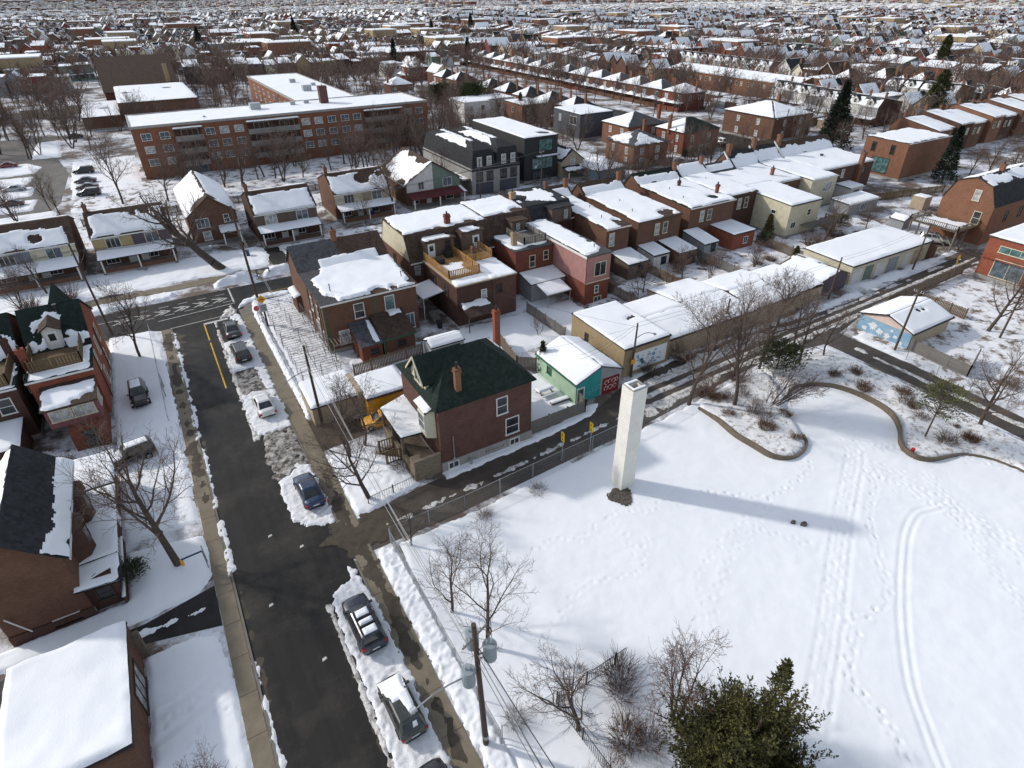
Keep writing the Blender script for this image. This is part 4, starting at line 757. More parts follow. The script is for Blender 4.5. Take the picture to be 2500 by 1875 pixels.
# ------------------------------------------------------------------ east block along the street
def corner_house():
    t = house('brown brick corner semi with one huge snow patch on its roof', 13.1, 25.2, 67.0, 84.0, 'x', [(67.0, 6.7), (76.6, 7.3), (80.6, 9.7), (84.0, 6.6)], 'br_brown', 'sh_grey', ov=0.25, eov=0.25,
              roofsplit=[(12.85, 19.0, 'sh_grey'), (19.0, 25.45, 'sh_brown')],
              snow=[(0, dict(T=0.34, margin=(1.1, 0.2, 0.1, -0.3), amp=0.55, freq=0.55, res=0.2, holes=[(0.02, 0.05, 2.2), (0.60, 0.02, 1.2), (0.75, 0.06, 0.5), (0.97, 0.12, 0.7), (0.0, 0.35, 0.9), (0.04, 0.98, 2.3)])), (1, dict(T=0.22, margin=(3.0, 1.4, -0.3, 2.9), amp=0.4, freq=0.4, res=0.2))],
              wins=[('S', 17.5, 4.1, 1.15, 1.85, 'gl_dark', 'white_trim'), ('S', 21.5, 4.2, 1.15, 1.85, 'gl_teal', 'white_trim', 'single'), ('S', 15.2, 1.1, 1.2, 1.75, 'gl_pale', 'white_trim'), ('S', 24.0, 0.9, 1.0, 2.0, 'gl_blue', 'white_trim', 'slide'),
                    ('W', 69.6, 4.0, 0.7, 1.6, 'gl_dark', 'white_trim'), ('W', 72.4, 4.0, 0.7, 1.7, 'gl_dark', 'white_trim'), ('W', 70.8, 1.1, 1.3, 1.9, 'gl_blue', 'white_trim'), ('W', 74.6, 1.2, 0.7, 1.5, 'gl_dark', 'white_trim'), ('W', 68.2, 1.1, 0.7, 1.5, 'gl_dark', 'white_trim')])
    for q in (13.1, 19.4):
        for i in range(22): b = MB(); b.box(q - .03, q + (.32 if i % 2 else .22), 66.955, 67.0, 0.3 + i * .28, 0.46 + i * .28); b.build('quoin', 'green_trim', t)
    for y in (67.8, 69.0, 71.6, 73.6): b = MB(); b.tube((13.02, y, 0.2), (13.02, y, 6.5), 0.05, 0.05, 6); b.build('downpipe', 'brown_trim', t)
    chimney(t, 19.1, 80.4, 9.0, 11.0, 0.75, 'br_orange'); vent(t, 15.0, 69.6, 6.9, 1.2); vent(t, 24.2, 69.2, 6.9, 1.0)
    for (x0, x1, yf, z0, z1, rm, wm) in ((15.9, 18.5, 62.7, 2.3, 3.5, 'sh_grey', 'br_red'), (18.75, 22.9, 63.0, 2.4, 3.9, 'sh_brown', 'br_brown')):
        b = MB(); b.extr([(yf, 0), (yf, z0), (66.98, z1), (66.98, 0)], 'x', x0, x1); b.build('lean_to', wm, t)
        b = MB(); b.extr([(yf - .3, z0 - .02), (66.97, z1 + .06), (66.97, z1 + .2), (yf - .3, z0 + .12)], 'x', x0 - .1, x1 + .1); b.build('lean_to_roof', rm, t)
        window(t, 'S', (x0 + x1) / 2 + .3, yf, 1.0, 0.9, 0.7, 'gl_dark', 'brown_trim', 'slide')
    roof_snow(t, (17.5, 62.5, 2.42), (18.55, 62.5, 2.42), (18.55, 66.9, 3.68), (17.9, 66.9, 3.68), T=0.12, margin=0.03, amp=0.25, res=0.15)
    roof_snow(t, (21.0, 66.0, 3.8), (22.6, 66.0, 3.8), (22.6, 66.9, 4.1), (21.0, 66.9, 4.1), T=0.2, margin=0.0, amp=0.3, res=0.15)
    b = MB(); b.box(18.45, 18.6, 62.5, 67, 2.35, 2.5); b.box(18.7, 18.82, 62.7, 62.85, 0, 2.5); b.box(18.6, 23.1, 62.62, 62.7, 2.32, 2.46); b.build('green_edging', 'green_trim', t)
    # small pergola beside the back door
    b = MB()
    for i in range(7): b.box(13.2 + i * .42, 13.27 + i * .42, 64.6, 66.95, 2.4 - 0.0, 2.47)
    b.box(13.1, 15.9, 64.6, 64.7, 2.3, 2.4); b.box(13.1, 13.2, 64.6, 64.7, 0, 2.3); b.box(15.7, 15.8, 64.6, 64.7, 0, 2.3); b.build('awning_frame', 'wood_grey', t)
    # bay and porch on the street front
    b = MB(); b.box(12.4, 13.1, 79.6, 82.6, 0.6, 3.0); b.build('bay', 'br_brown', t); roof_snow(t, (12.1, 79.3, 3.05), (13.1, 79.3, 3.3), (13.1, 83, 3.3), (12.1, 83, 3.05), T=0.3, margin=-.05, amp=0.1, res=0.2)
corner_house()
def wood_deck_semi():
    t = house('brown mansard semi with a new wooden roof deck', 28.4, 41.8, 76.4, 88.0, 'x', [(76.4, 5.6), (78.2, 9.1), (86.4, 9.3), (88.0, 5.6)], 'br_brown', 'sh_brown', ov=0.15, eov=0.12,
              snow=[(1, dict(T=0.24, margin=(0.15, 0.15, 0.15, -.1), amp=0.5, freq=0.5, res=0.25, holes=[(0.42, 0.02, 0.8), (0.8, 0.05, 1.0), (0.66, 0.0, 0.7)]))], wins=[('W', 79.6, 6.2, 0.8, 1.6, 'gl_dark', 'brown_trim'), ('W', 83, 3.4, 0.8, 1.6, 'gl_dark', 'brown_trim'), ('S', 29.3, 3.6, 1.0, 1.6, 'gl_pale', 'brown_trim')])
    b = MB(); b.extr([(76.6, 5.75), (78.25, 8.95), (86.3, 9.1), (87.8, 5.75)], 'x', 28.3, 28.42); b.build('gable_cladding', 'si_cream', t)
    for (x0, x1, z0) in ((30.6, 35.2, 8.3), (36.4, 40.0, 8.6)):
        b = MB(); b.box(x0, x1, 76.2, 79.5, 5.7, z0); b.build('dormer', 'si_brown', t); b = MB(); b.box(x0 - .25, x1 + .25, 75.9, 79.8, z0, z0 + .16); b.build('dormer_roof', 'sh_brown', t)
        roof_snow(t, (x0, 76.0, z0 + .16), (x1, 76.0, z0 + .16), (x1, 79.6, z0 + .16), (x0, 79.6, z0 + .16), T=0.15, margin=0.2, amp=0.8, res=0.2)
    window(t, 'S', 34.2, 76.2, 6.8, 0.8, 1.2, 'gl_dark', 'brown_trim'); door(t, 'S', 31.6, 76.2, 5.9, 0.9, 2.0); door(t, 'S', 38.8, 76.2, 5.9, 0.9, 2.0)
    b = MB(); b.box(30.2, 39.2, 65.4, 76.4, 0, 5.7); b.build('rear_wing', 'br_dark', t)
    b = MB(); b.box(35.6, 39.24, 65.36, 65.4, 0.2, 5.6); b.build('rear_cladding', 'br_maroon', t)
    b = MB(); b.box(30.05, 39.35, 65.25, 76.2, 5.7, 5.86); b.build('wing_roof', 'si_tan', t)
    for q in ((35.3, 39.4, 65.3, 76.0), (30.1, 35.4, 65.3, 67.6)): roof_snow(t, (q[0], q[2], 5.86), (q[1], q[2], 5.86), (q[1], q[3], 5.86), (q[0], q[3], 5.86), T=0.2, margin=(0.02, -.02, 0.05, 0), amp=0.35, res=0.22)
    deck(t, 30.35, 34.9, 67.9, 76.1, 5.86, 1.2, 'wood_new', 'SWE', 0.26, 0.16); deck(t, 35.2, 39.0, 71.6, 76.1, 5.9, 1.2, 'wood_new', 'SE', 0.26, 0.16)
    b = MB(); b.box(31.2, 32.2, 73.0, 74.2, 6.0, 6.7); b.box(33.2, 34.2, 74.6, 75.6, 6.0, 6.9); b.build('deck_chairs', 'iron', t)
    roof_snow(t, (30.6, 68.2, 6.0), (34.6, 68.2, 6.0), (34.6, 72.8, 6.0), (30.6, 72.8, 6.0), T=0.08, margin=0.1, amp=1.2, res=0.2)
    for w in (('W', 68.6, 3.4, .8, 1.5), ('W', 72.6, 3.4, .8, 1.5), ('W', 70.5, .8, .9, 1.7), ('W', 74, .8, .9, 1.7)): window(t, w[0], w[1], 30.2, w[2], w[3], w[4], 'gl_dark', 'brown_trim')
    window(t, 'S', 34.2, 65.4, 3.4, 0.7, 1.1, 'gl_pale', 'white_trim'); window(t, 'S', 36.6, 65.36, 3.6, 0.7, 1.1, 'gl_dark', 'brown_trim')
    chimney(t, 35.7, 79.2, 8.6, 10.7, 0.8, 'br_red'); chimney(t, 36.2, 72.0, 5.7, 8.0, 0.6, 'br_brown')
    b = MB(); b.extr([(62.6, 2.3), (65.4, 3.3), (65.4, 3.42), (62.6, 2.42)], 'x', 30.4, 34.6); b.build('back_canopy', 'sh_brown', t); roof_snow(t, (30.4, 62.6, 2.42), (34.6, 62.6, 2.42), (34.6, 65.4, 3.42), (30.4, 65.4, 3.42), T=0.15, margin=(0.1, 0.1, 1.6, 0.05), amp=0.4, res=0.2)
    for q in (30.5, 34.5): b = MB(); b.box(q - .06, q + .06, 62.7, 62.82, 0, 2.35); b.build('canopy_post', 'wood_old', t)
    # side porch and stair
    b = MB(); b.extr([(27.0, 3.0), (30.2, 3.5), (30.2, 3.62), (27.0, 3.12)], 'y', 69.6, 74.4); b.build('side_porch_roof', 'zinc', t); roof_snow(t, (27.0, 69.6, 3.12), (27.0, 74.4, 3.12), (30.1, 74.4, 3.62), (30.1, 69.6, 3.62), T=0.1, margin=0.05, amp=0.1, res=0.2)
    for q in (69.8, 74.2): b = MB(); b.box(27.1, 27.2, q - .05, q + .05, 0, 3.0); b.build('porch_post', 'white_trim', t)
    b = MB()
    for i in range(6): b.box(27.6, 28.8, 69.5 - .32 * (i + 1), 69.5 - .32 * i, 0, 1.2 - .2 * i)
    b.build('steps', 'wood_grey', t)
wood_deck_semi()
def small_deck_house():
    t = house('red brick mansard house with a small grey roof balcony', 41.95, 49.8, 77.6, 88.6, 'x', [(77.6, 6.6), (79.4, 9.0), (87.4, 9.2), (88.6, 6.6)], 'br_red', 'sh_brown', ov=0.15, eov=0.1,
              snow=[(1, dict(T=0.25, margin=(0.15, 0.2, 0.2, -.1), amp=0.6, freq=0.6, res=0.25, holes=[(0.8, 0.05, 1.4), (0.45, 0.0, 0.7)]))])
    b = MB(); b.extr([(77.8, 6.7), (79.5, 8.9), (87.3, 9.05), (88.4, 6.7)], 'x', 41.86, 41.94); b.build('gable_cladding', 'si_cream', t)
    window(t, 'W', 80.4, 41.86, 6.9, .7, 1.3, 'gl_dark', 'brown_trim')
    b = MB(); b.box(42.0, 48.4, 70.0, 77.6, 0, 6.6); b.build('rear_wing', 'br_red', t); b = MB(); b.box(41.85, 48.5, 69.85, 77.6, 6.6, 6.76); b.build('wing_roof', 'roof_membrane', t)
    roof_snow(t, (41.9, 69.9, 6.76), (48.5, 69.9, 6.76), (48.5, 77.5, 6.76), (41.9, 77.5, 6.76), T=0.16, margin=(0.2, 0.2, 0.9, 0), amp=1.0, freq=0.6, res=0.2)
    deck(t, 44.3, 48.0, 71.4, 76.4, 6.76, 1.2, 'wood_grey', 'SWE', 0.3, 0.15)
    b = MB(); b.box(45.6, 48.0, 77.0, 79.6, 6.7, 8.5); b.build('dormer', 'si_brown', t); b = MB(); b.box(45.3, 48.3, 76.7, 79.9, 8.5, 8.65); b.build('dormer_roof', 'sh_brown', t); window(t, 'S', 46.6, 77.0, 6.95, 0.8, 1.3, 'gl_pale', 'brown_trim')
    chimney(t, 43.0, 72.2, 6.5, 8.7, 0.75, 'br_tan'); window(t, 'S', 44.8, 70.0, 3.9, 0.85, 1.7, 'gl_dark', 'cream_trim'); window(t, 'S', 47.2, 70.0, 4.6, 0.75, 1.3, 'gl_dark', 'cream_trim')
    b = MB(); b.extr([(66.6, 0), (66.6, 2.7), (70.0, 3.3), (70.0, 0)], 'x', 42.6, 48.4); b.build('lean_to', 'si_grey', t); b = MB(); b.extr([(66.4, 2.72), (69.98, 3.35), (69.98, 3.47), (66.4, 2.84)], 'x', 42.4, 48.6); b.build('lean_to_roof', 'sh_black', t)
    roof_snow(t, (42.4, 66.4, 2.84), (48.6, 66.4, 2.84), (48.6, 70, 3.47), (42.4, 70, 3.47), T=0.16, margin=0.04, amp=0.12, res=0.22)
    b = MB(); b.extr([(63.4, 2.1), (66.4, 2.7), (66.4, 2.8), (63.4, 2.2)], 'x', 43.2, 47.4); b.build('canopy', 'zinc', t); roof_snow(t, (43.2, 63.4, 2.2), (47.4, 63.4, 2.2), (47.4, 66.4, 2.8), (43.2, 66.4, 2.8), T=0.14, margin=0.03, amp=0.1, res=0.22)
    for q in (43.4, 47.2): b = MB(); b.tube((q, 63.5, 0), (q, 63.5, 2.1), .05, .05, 6); b.build('canopy_post', 'zinc', t)
    chimney(t, 50.0, 84.4, 9, 10.6, 0.9, 'br_tan')
small_deck_house()
def pink_house():
    t = house('narrow house with pink upper walls above brick and a bare dark dormered mansard', 49.95, 58.3, 78.6, 89.4, 'x', [(78.6, 6.7), (80.2, 9.2), (88.0, 9.6), (89.4, 6.7)], 'br_dark', 'sh_brown', ov=0.12, eov=0.1,
              roofsplit=[(49.85, 58.4, 'sh_black')], snow=[(1, dict(T=0.15, margin=1.0, amp=2.6, freq=0.45, res=0.25))])
    b = MB(); b.box(53.6, 57.4, 78.0, 81.6, 6.6, 8.9); b.build('dormer', 'si_brown', t); b = MB(); b.box(53.3, 57.7, 77.7, 81.9, 8.9, 9.05); b.build('dormer_roof', 'sh_black', t); window(t, 'S', 56.3, 78.0, 6.9, 0.9, 1.6, 'gl_pale', 'brown_trim')
    b = MB(); b.box(48.55, 52.8, 61.8, 78.6, 3.3, 7.2); b.build('upper_wall', 'si_pink', t); b = MB(); b.box(48.57, 52.78, 61.82, 78.58, 0, 3.3); b.build('lower_wall', 'br_red', t)
    b = MB(); b.box(48.5, 52.85, 61.72, 61.86, 3.24, 3.38); b.build('string_course', 'cream_trim', t)
    b = MB(); b.box(48.4, 53.0, 61.6, 78.6, 7.2, 7.36); b.build('wing_roof', 'roof_membrane', t); b = MB(); b.box(48.3, 48.4, 61.6, 78.6, 7.1, 7.4); b.build('fascia', 'white_trim', t)
    roof_snow(t, (48.4, 61.6, 7.36), (53.0, 61.6, 7.36), (53.0, 78.4, 7.36), (48.4, 78.4, 7.36), T=0.24, margin=(0.25, 0.3, 0.9, 0.1), amp=0.5, freq=0.7, res=0.2, holes=[(1.0, 0.02, 1.9), (0.95, 0.42, 0.5), (0.92, 0.3, 0.5)])
    window(t, 'S', 51.0, 61.8, 4.2, 1.9, 1.9, 'gl_dark', 'cream_trim', 'slide'); window(t, 'S', 50.6, 61.82, 1.6, 0.55, 1.0, 'gl_dark', 'white_trim'); window(t, 'S', 50.9, 61.82, 0.15, 1.2, 0.7, 'gl_dark', 'cream_trim', 'slide')
    b = MB(); b.tube((48.5, 61.72, 0), (48.5, 61.72, 7.1), .06, .06, 6); b.build('downpipe', 'brown_trim', t); vent(t, 51.4, 64.0, 7.4, 0.5)
    chimney(t, 57.6, 86.0, 9.0, 10.8, 0.6, 'br_brown')
pink_house()
def back_row():
    spec = [(58.5, 63.1, 70.0, 89.5, 'br_brown', 'sh_brown', 'brown brick row house with one tall back window beside the pink house'),
            (64.9, 74.2, 70.0, 88.5, 'br_brown', 'sh_brown', 'wide brick row house with paired back windows and a thin snow melt patch'),
            (77.3, 88.0, 71.0, 88.5, 'br_brown', 'sh_green', 'brick row house with a black chimney stack amid roof snow'),
            (88.1, 95.6, 72.6, 89.0, 'br_dark', 'sh_brown', 'dark brick row house joined to the cream house')]
    for i, (x0, x1, y0, y1, w, rm, lab) in enumerate(spec):
        holes = [[(0.9, 0.05, 1.6), (0.75, 0.15, 0.8)], [(0.72, 0.10, 1.3), (0.85, 0.14, 0.9)], [(0.72, 0.2, 1.0)], []][i]
        t = house(lab, x0, x1, y0, y1, 'x', [(y0, 6.9), (y1 - 4.2, 7.6), (y1 - 1.8, 9.3), (y1, 7.2)], w, rm, name='row_house', ov=0.2, eov=0.12, fascia='brown_trim' if i % 2 else 'white_trim',
                  snow=[(0, dict(T=0.26, margin=(0.15, 0.15, 0.15, -0.2), amp=0.4, freq=0.5, res=0.3, holes=holes)), (1, dict(T=0.2, margin=(0.3, 0.3, -0.2, 0.9 if i != 3 else -.1), amp=0.7, freq=0.5, res=0.3))])
        if i == 0: window(t, 'S', 59.6, y0, 4.2, 0.9, 2.0, 'gl_pale', 'cream_trim')
        else:
            cx = (x0 + x1) / 2 + (0.4 if i != 2 else -1.5)
            window(t, 'S', cx - .9, y0, 4.3, 0.85, 1.8, 'gl_pale', 'cream_trim'); window(t, 'S', cx + .9, y0, 4.3, 0.85, 1.8, 'gl_blue', 'cream_trim')
        chimney(t, x1 - .6, y1 - 2.4, 8.5, 10.4, 0.7, 'br_orange')
        if i == 2: chimney(t, x1 - 4.4, 80.6, 7, 8.6, 0.5, 'br_dark'); chimney(t, x1 - 1.0, 74.5, 6.8, 8.8, 0.55, 'br_red')
        vent(t, x0 + 2, y0 + 4, 7.3, 0.5); vent(t, x0 + 3.4, y0 + 9, 7.5, 0.4)
    b = None
    for (x0, x1, y0, y1, z0, z1, w, lab) in ((59.6, 63.6, 65.4, 70.0, 2.5, 3.0, 'si_brown', 'brown lean-to with a snowy roof beside the pink house'), (65.3, 68.6, 66.0, 70.0, 2.6, 3.0, 'si_white', 'cream lean-to with one small dark window'),
                                     (69.7, 73.6, 64.9, 70.0, 2.5, 3.0, 'br_brown', 'low brick lean-to beside the cream one'), (76.3, 79.6, 65.8, 71.0, 2.4, 3.2, 'si_grey', 'grey sided shed with a steep snowy roof'), (82.9, 88.2, 65.6, 72.0, 2.9, 3.1, 'br_bright', 'bright brick extension with white double window')):
        t = house(lab, x0, x1, y0, y1, 'x', [(y0, z0), (y1, z1)], w, 'sh_black', name='lean_to', cat='shed', ov=0.15, eov=0.15, fascia='dark_trim', found=False, snow=[(0, dict(T=0.18, margin=0.02, amp=0.12, res=0.25))])
        window(t, 'S', (x0 + x1) / 2 + .5, y0, 1.0, 0.9, 1.1, 'gl_dark', 'white_trim' if w == 'br_bright' else 'dark_trim', 'slide')
back_row()
def cream_house():
    t = house('cream rendered house with a blank side wall and one small window', 95.7, 104.2, 64.9, 76.2, 'x', [(64.9, 6.0), (76.2, 6.6)], 'si_cream', 'roof_membrane', ov=0.15, eov=0.1, fascia='dark_trim', snow=[(0, dict(T=0.25, margin=0.02, amp=0.15, res=0.35))], wins=[('W', 68.2, 3.9, 0.9, 0.6, 'gl_dark', 'white_trim', 'single'), ('S', 97.4, 1.8, 1.2, 1.0, 'gl_dark', 'white_trim', 'slide'), ('S', 101.2, 3.6, 0.9, 1.0, 'gl_dark', 'white_trim')])
    deck(t, 99.5, 106.5, 62.4, 64.8, 2.0, 1.0, 'wood_grey', 'SE', 0.3, 0.12)
    house('brick back of the house behind the cream house', 95.8, 104, 76.3, 89, 'x', [(76.3, 6.6), (85, 7.0), (87, 8.6), (89, 7.0)], 'br_brown', 'sh_grey', name='row_house', ov=0.1, eov=0.1, snow=[(0, dict(T=0.22, margin=0.05, amp=0.2, res=0.4)), (1, dict(T=0.2, margin=0.3, amp=0.8, res=0.4))])
    # gabled houses to the east
    for (x0, x1, y0, y1, w, rm, gb, lab) in ((104.3, 112.8, 76.0, 91.5, 'br_brown', 'sh_slate' if False else 'sh_black', True, 'gabled row house with white bargeboards and red chimney east of the cream house'), (113.0, 121.0, 73.4, 92.5, 'si_cream', 'sh_black', True, 'cream backed row house with a glazed sunroom'), (121.2, 139.6, 77.4, 92.5, 'br_maroon', 'sh_brown', False, 'broad brick row house with a tall chimney on its back wall')):
        t = house(lab, x0, x1, y0, y1, 'x', [(y0, 6.1), (y1 - 5.0, 6.8), (y1 - 2.2, 9.4), (y1, 6.9)], w, rm, name='row_house', ov=0.15, eov=0.08, snow=[(0, dict(T=0.25, margin=(0.2, 0.2, 0.05, -.2), amp=0.3, res=0.35)), (1, dict(T=0.18, margin=(0.2, 0.2, -0.2, 1.2), amp=0.9, freq=0.5, res=0.3))])
        b = MB(); b.extr([(y1 - 5.2, 6.8), (y1 - 2.2, 9.62), (y1 - 2.2, 9.9), (y1 - 5.4, 6.98)], 'x', x0 - .1, x0 + .22); b.build('bargeboard', 'white_trim', t)
        chimney(t, x0 + .9, y1 - 2.6, 8.6, 11.2, .9, 'br_orange')
        if w == 'si_cream': window(t, 'S', 118.2, y0, 3.4, 2.4, 1.8, 'gl_pale', 'white_trim', 'tri')
        elif w == 'br_maroon': chimney(t, 134.2, 77.0, 0.1, 8.4, 1.0, 'br_orange'); window(t, 'S', 129, y0, 3.8, .8, 1.6, 'gl_pale', 'white_trim'); window(t, 'S', 136.5, y0, 3.8, .8, 1.6, 'gl_dark', 'brown_trim'); vent(t, 130, 84, 6.6, .6, .3)
        else: chimney(t, 108, 79.4, 6.2, 8.0, .6, 'br_orange'); window(t, 'S', 108.6, y0, 3.8, .8, 1.6, 'gl_dark', 'cream_trim')
cream_house()
for (x0, x1, y0, y1, z, w, lab, cover) in ((127.0, 131.5, 73.4, 77.0, 2.5, 'si_white', 'small white back shed with flat snow roof by the broad brick house', FULL), (116.4, 126.0, 66.5, 70.6, 2.5, 'si_grey', 'grey garden room with an open snowy canopy', FULL)):
    t = house(lab, x0, x1, y0, y1, 'x', [(y0, z), (y1, z + .2)], w, 'sh_black', name='garden_shed', cat='shed', ov=.2, eov=.2, fascia='white_trim', found=False, snow=[(0, cover)]); window(t, 'S', (x0 + x1) / 2, y0, .9, 1.8, 1.2, 'gl_blue', 'white_trim', 'tri')
t = house('little dark gabled shed with a snowy roof in the far yard', 118.6, 121.6, 56.6, 59.4, 'y', [(118.6, 1.6), (120.1, 2.3), (121.6, 1.6)], 'si_grey', 'sh_grey', name='garden_shed', cat='shed', ov=.15, eov=.1, fascia=None, found=False, snow=[(0, FULL), (1, dict(T=.12, margin=.4, amp=.4, res=.3))])
t = house('tan boxy storage shed capped with snow', 133.8, 136.4, 61.4, 64.0, 'x', [(61.4, 2.3), (64.0, 2.3)], 'si_tan', 'si_tan', name='garden_shed', cat='shed', ov=.05, eov=.05, fascia=None, found=False, snow=[(0, FULL)])

# ------------------------------------------------------------------ the red brick house on the lane
def lane_house():
    t = hip('red brick house with a bare dark green hipped roof beside the lane', 15.8, 25.6, 39.8, 48.6, 7.2, 3.2, 'br_maroon', 'sh_green', ridge='x', ov=0.35, snow='', inset=3.6, found=False,
            wins=[('S', 22.3, 4.5, 1.05, 1.8, 'gl_dark', 'white_trim'), ('S', 23.4, 1.75, 1.35, 1.8, 'gl_dark', 'white_trim')])
    window(t, 'S', 16.9, 39.72, 0.3, 0.95, 0.62, 'gl_dark', 'white_trim', 'slide'); window(t, 'S', 23.6, 39.72, 0.34, 0.95, 0.6, 'gl_dark', 'white_trim', 'slide')
    b = MB(); b.box(15.75, 25.65, 39.72, 48.65, 0, 1.15); b.build('foundation', 'concrete', t)
    # graffiti on the foundation
    g = MB(); x = 20.4
    for i in range(9):
        for k in range(3): a = rng.uniform(0, 6.28); g.add([(x + .1 * math.cos(a), 39.70, .62 + .13 * math.sin(a)), (x + .1 * math.cos(a) + .035, 39.70, .62 + .13 * math.sin(a)), (x - .1 * math.cos(a) + .035, 39.70, .62 - .13 * math.sin(a)), (x - .1 * math.cos(a), 39.70, .62 - .13 * math.sin(a))], [(0, 1, 2, 3)])
        x += 0.24
    g.build('graffiti_tag', 'graffiti_dark', t)
    chimney(t, 18.3, 40.7, 6.9, 10.3, 0.55, 'br_orange', pot=False); b = MB(); b.tube((18.3, 40.7, 10.3), (18.3, 40.7, 11.0), .13, .13, 8); b.build('flue', 'dark_trim', t)
    c = chimney(t, 26.2, 47.6, 0.2, 11.0, 0.62, 'br_bright'); 
    # west dormer
    b = MB(); b.extr([(42.6, 7.6), (42.6, 8.6), (44.2, 10.35), (45.8, 8.6), (45.8, 7.6)], 'x', 15.95, 19.6); b.build('dormer', 'si_cream', t)
    b = MB(); b.extr([(42.3, 8.35), (44.2, 10.42), (46.1, 8.35), (46.1, 8.5), (44.2, 10.6), (42.3, 8.5)], 'x', 15.6, 20.4); b.build('dormer_roof', 'sh_green', t); window(t, 'W', 44.2, 15.95, 7.8, 1.3, 1.3, 'gl_dark', 'cream_trim', 'slide')
    b = MB(); b.extr([(42.2, 8.3), (44.2, 10.44), (46.2, 8.3), (46.2, 8.52), (44.2, 10.64), (42.2, 8.52)], 'x', 15.5, 15.6); b.build('bargeboard', 'cream_trim', t)
    # upper bay on the west front
    b = MB(); b.prism([(15.8, 40.6), (15.0, 41.1), (15.0, 42.6), (15.8, 43.1)], 3.6, 6.6); b.build('bay', 'cream_trim', t); window(t, 'W', 41.85, 15.0, 4.3, 1.2, 1.7, 'gl_dark', 'white_trim')
    roof_snow(t, (14.85, 40.5, 6.66), (15.9, 40.5, 7.1), (15.9, 43.2, 7.1), (14.85, 43.2, 6.66), T=.2, margin=0.05, amp=.3, res=.16); b = MB(); b.add([(14.85, 40.5, 6.6), (15.9, 40.5, 7.05), (15.9, 43.2, 7.05), (14.85, 43.2, 6.6)], [(0, 1, 2, 3)]); b.build('bay_roof', 'sh_green', t)
    # porch
    b = MB(); b.add([(13.0, 42.6, 3.4), (16, 42.0, 3.6), (16.2, 49.0, 3.6), (13.0, 48.2, 3.4), (13.0, 42.6, 3.25), (16, 42.0, 3.45), (16.2, 49.0, 3.45), (13.0, 48.2, 3.25)], [(0, 1, 2, 3), (4, 5, 1, 0), (7, 4, 0, 3), (7, 6, 5, 4), (6, 7, 3, 2)]); b.build('porch_roof', 'sh_green', t)
    roof_snow(t, (13.0, 42.6, 3.4), (16, 42.0, 3.6), (16.2, 49.0, 3.6), (13.0, 48.2, 3.4), T=.2, margin=-.03, amp=.12, res=.2, name='porch_snow')
    for (x, y) in ((13.2, 42.8), (13.2, 45.4), (13.2, 48.0)): b = MB(); b.box(x - .12, x + .12, y - .12, y + .12, 1.2, 3.3); b.build('porch_post', 'wood_old', t)
    b = MB(); b.box(13.1, 15.78, 39.9, 40.2, 0, 2.3); b.box(13.1, 13.4, 40.2, 48.2, 0, 1.3); b.box(13.1, 14.0, 40.2, 41.0, 1.3, 2.2); b.build('porch_wall', 'stone', t); b = MB(); b.box(13.4, 15.78, 40.2, 48.2, 0, 0.9); b.build('porch_floor', 'wood_old', t)
    deck(t, 11.6, 13.1, 43.4, 45.4, 0.0, 1.6, 'wood_brown', 'SN', 0.22, 0.09, name='step_rail')
    b = MB(); b.tube((17.0, 39.62, 1.3), (17.0, 39.62, 4.0), .035, .035, 6); b.box(16.85, 17.15, 39.6, 39.72, 1.0, 1.4); b.build('power_mast', 'zinc', t)
    b = MB(); b.tube((18.6, 39.4, 0), (18.6, 39.4, .8), .16, .16, 8); b.build('gas_meter', 'zinc', t)
    b = MB(); b.extr([(43.0, 2.3), (48.0, 2.5), (48, 2.6), (43, 2.4)], 'x', 25.66, 27.4); b.build('back_canopy', 'zinc', t); roof_snow(t, (25.7, 43, 2.4), (27.4, 43, 2.4), (27.4, 48, 2.6), (25.7, 48, 2.6), T=.07, margin=.05, amp=.5, res=.2)
    for y in (43.1, 47.9): b = MB(); b.tube((27.3, y, 0), (27.3, y, 2.3), .05, .05, 6); b.build('canopy_post', 'blue_plastic' if False else 'zinc', t)
    roof_snow(t, (25.9, 44.5, 7.35), (25.9, 48.8, 7.35), (24.6, 47.6, 8.45), (24.6, 45, 8.45), T=.12, margin=(1.4, .1, -.1, .8), amp=.5, res=.16)
lane_house()
# garden garages between the lane house and the corner house
t = house('low garage with a broad snow roof and tan end wall beside the drive', 7.4, 12.6, 53.2, 58.4, 'x', [(53.2, 2.2), (58.4, 2.35)], 'si_tan', 'sh_black', name='garage', cat='garage', ov=.15, eov=.12, fascia=None, found=False, snow=[(0, dict(T=.3, margin=-.03, amp=.12, res=.22))])
t = house('garage with a bright yellow painted front and snow roof', 12.75, 17.4, 51.6, 56.0, 'x', [(51.6, 2.45), (56.0, 2.6)], 'yellow_paint', 'sh_black', name='garage', cat='garage', ov=.2, eov=.1, fascia='brown_trim', found=False, snow=[(0, dict(T=.26, margin=-.03, amp=.12, res=.22))])
b = MB(); b.box(14.3, 16.7, 51.55, 51.6, 0, 2.1); b.build('garage_door', 'yellow_paint', t)
b = MB(); b.box(12.2, 12.7, 52.7, 57, 0, 2.9); b.build('end_wall', 'si_tan', t)
t = house('small garden shed with a ridged snow roof behind the corner house', 23.2, 27.6, 58.6, 60.9, 'x', [(58.6, 2.0), (59.75, 2.5), (60.9, 2.0)], 'si_grey', 'sh_black', name='garden_shed', cat='shed', ov=.15, eov=.1, fascia=None, found=False, snow=[(0, dict(T=.2, margin=-.02, amp=.08, res=.2)), (1, FULL)])
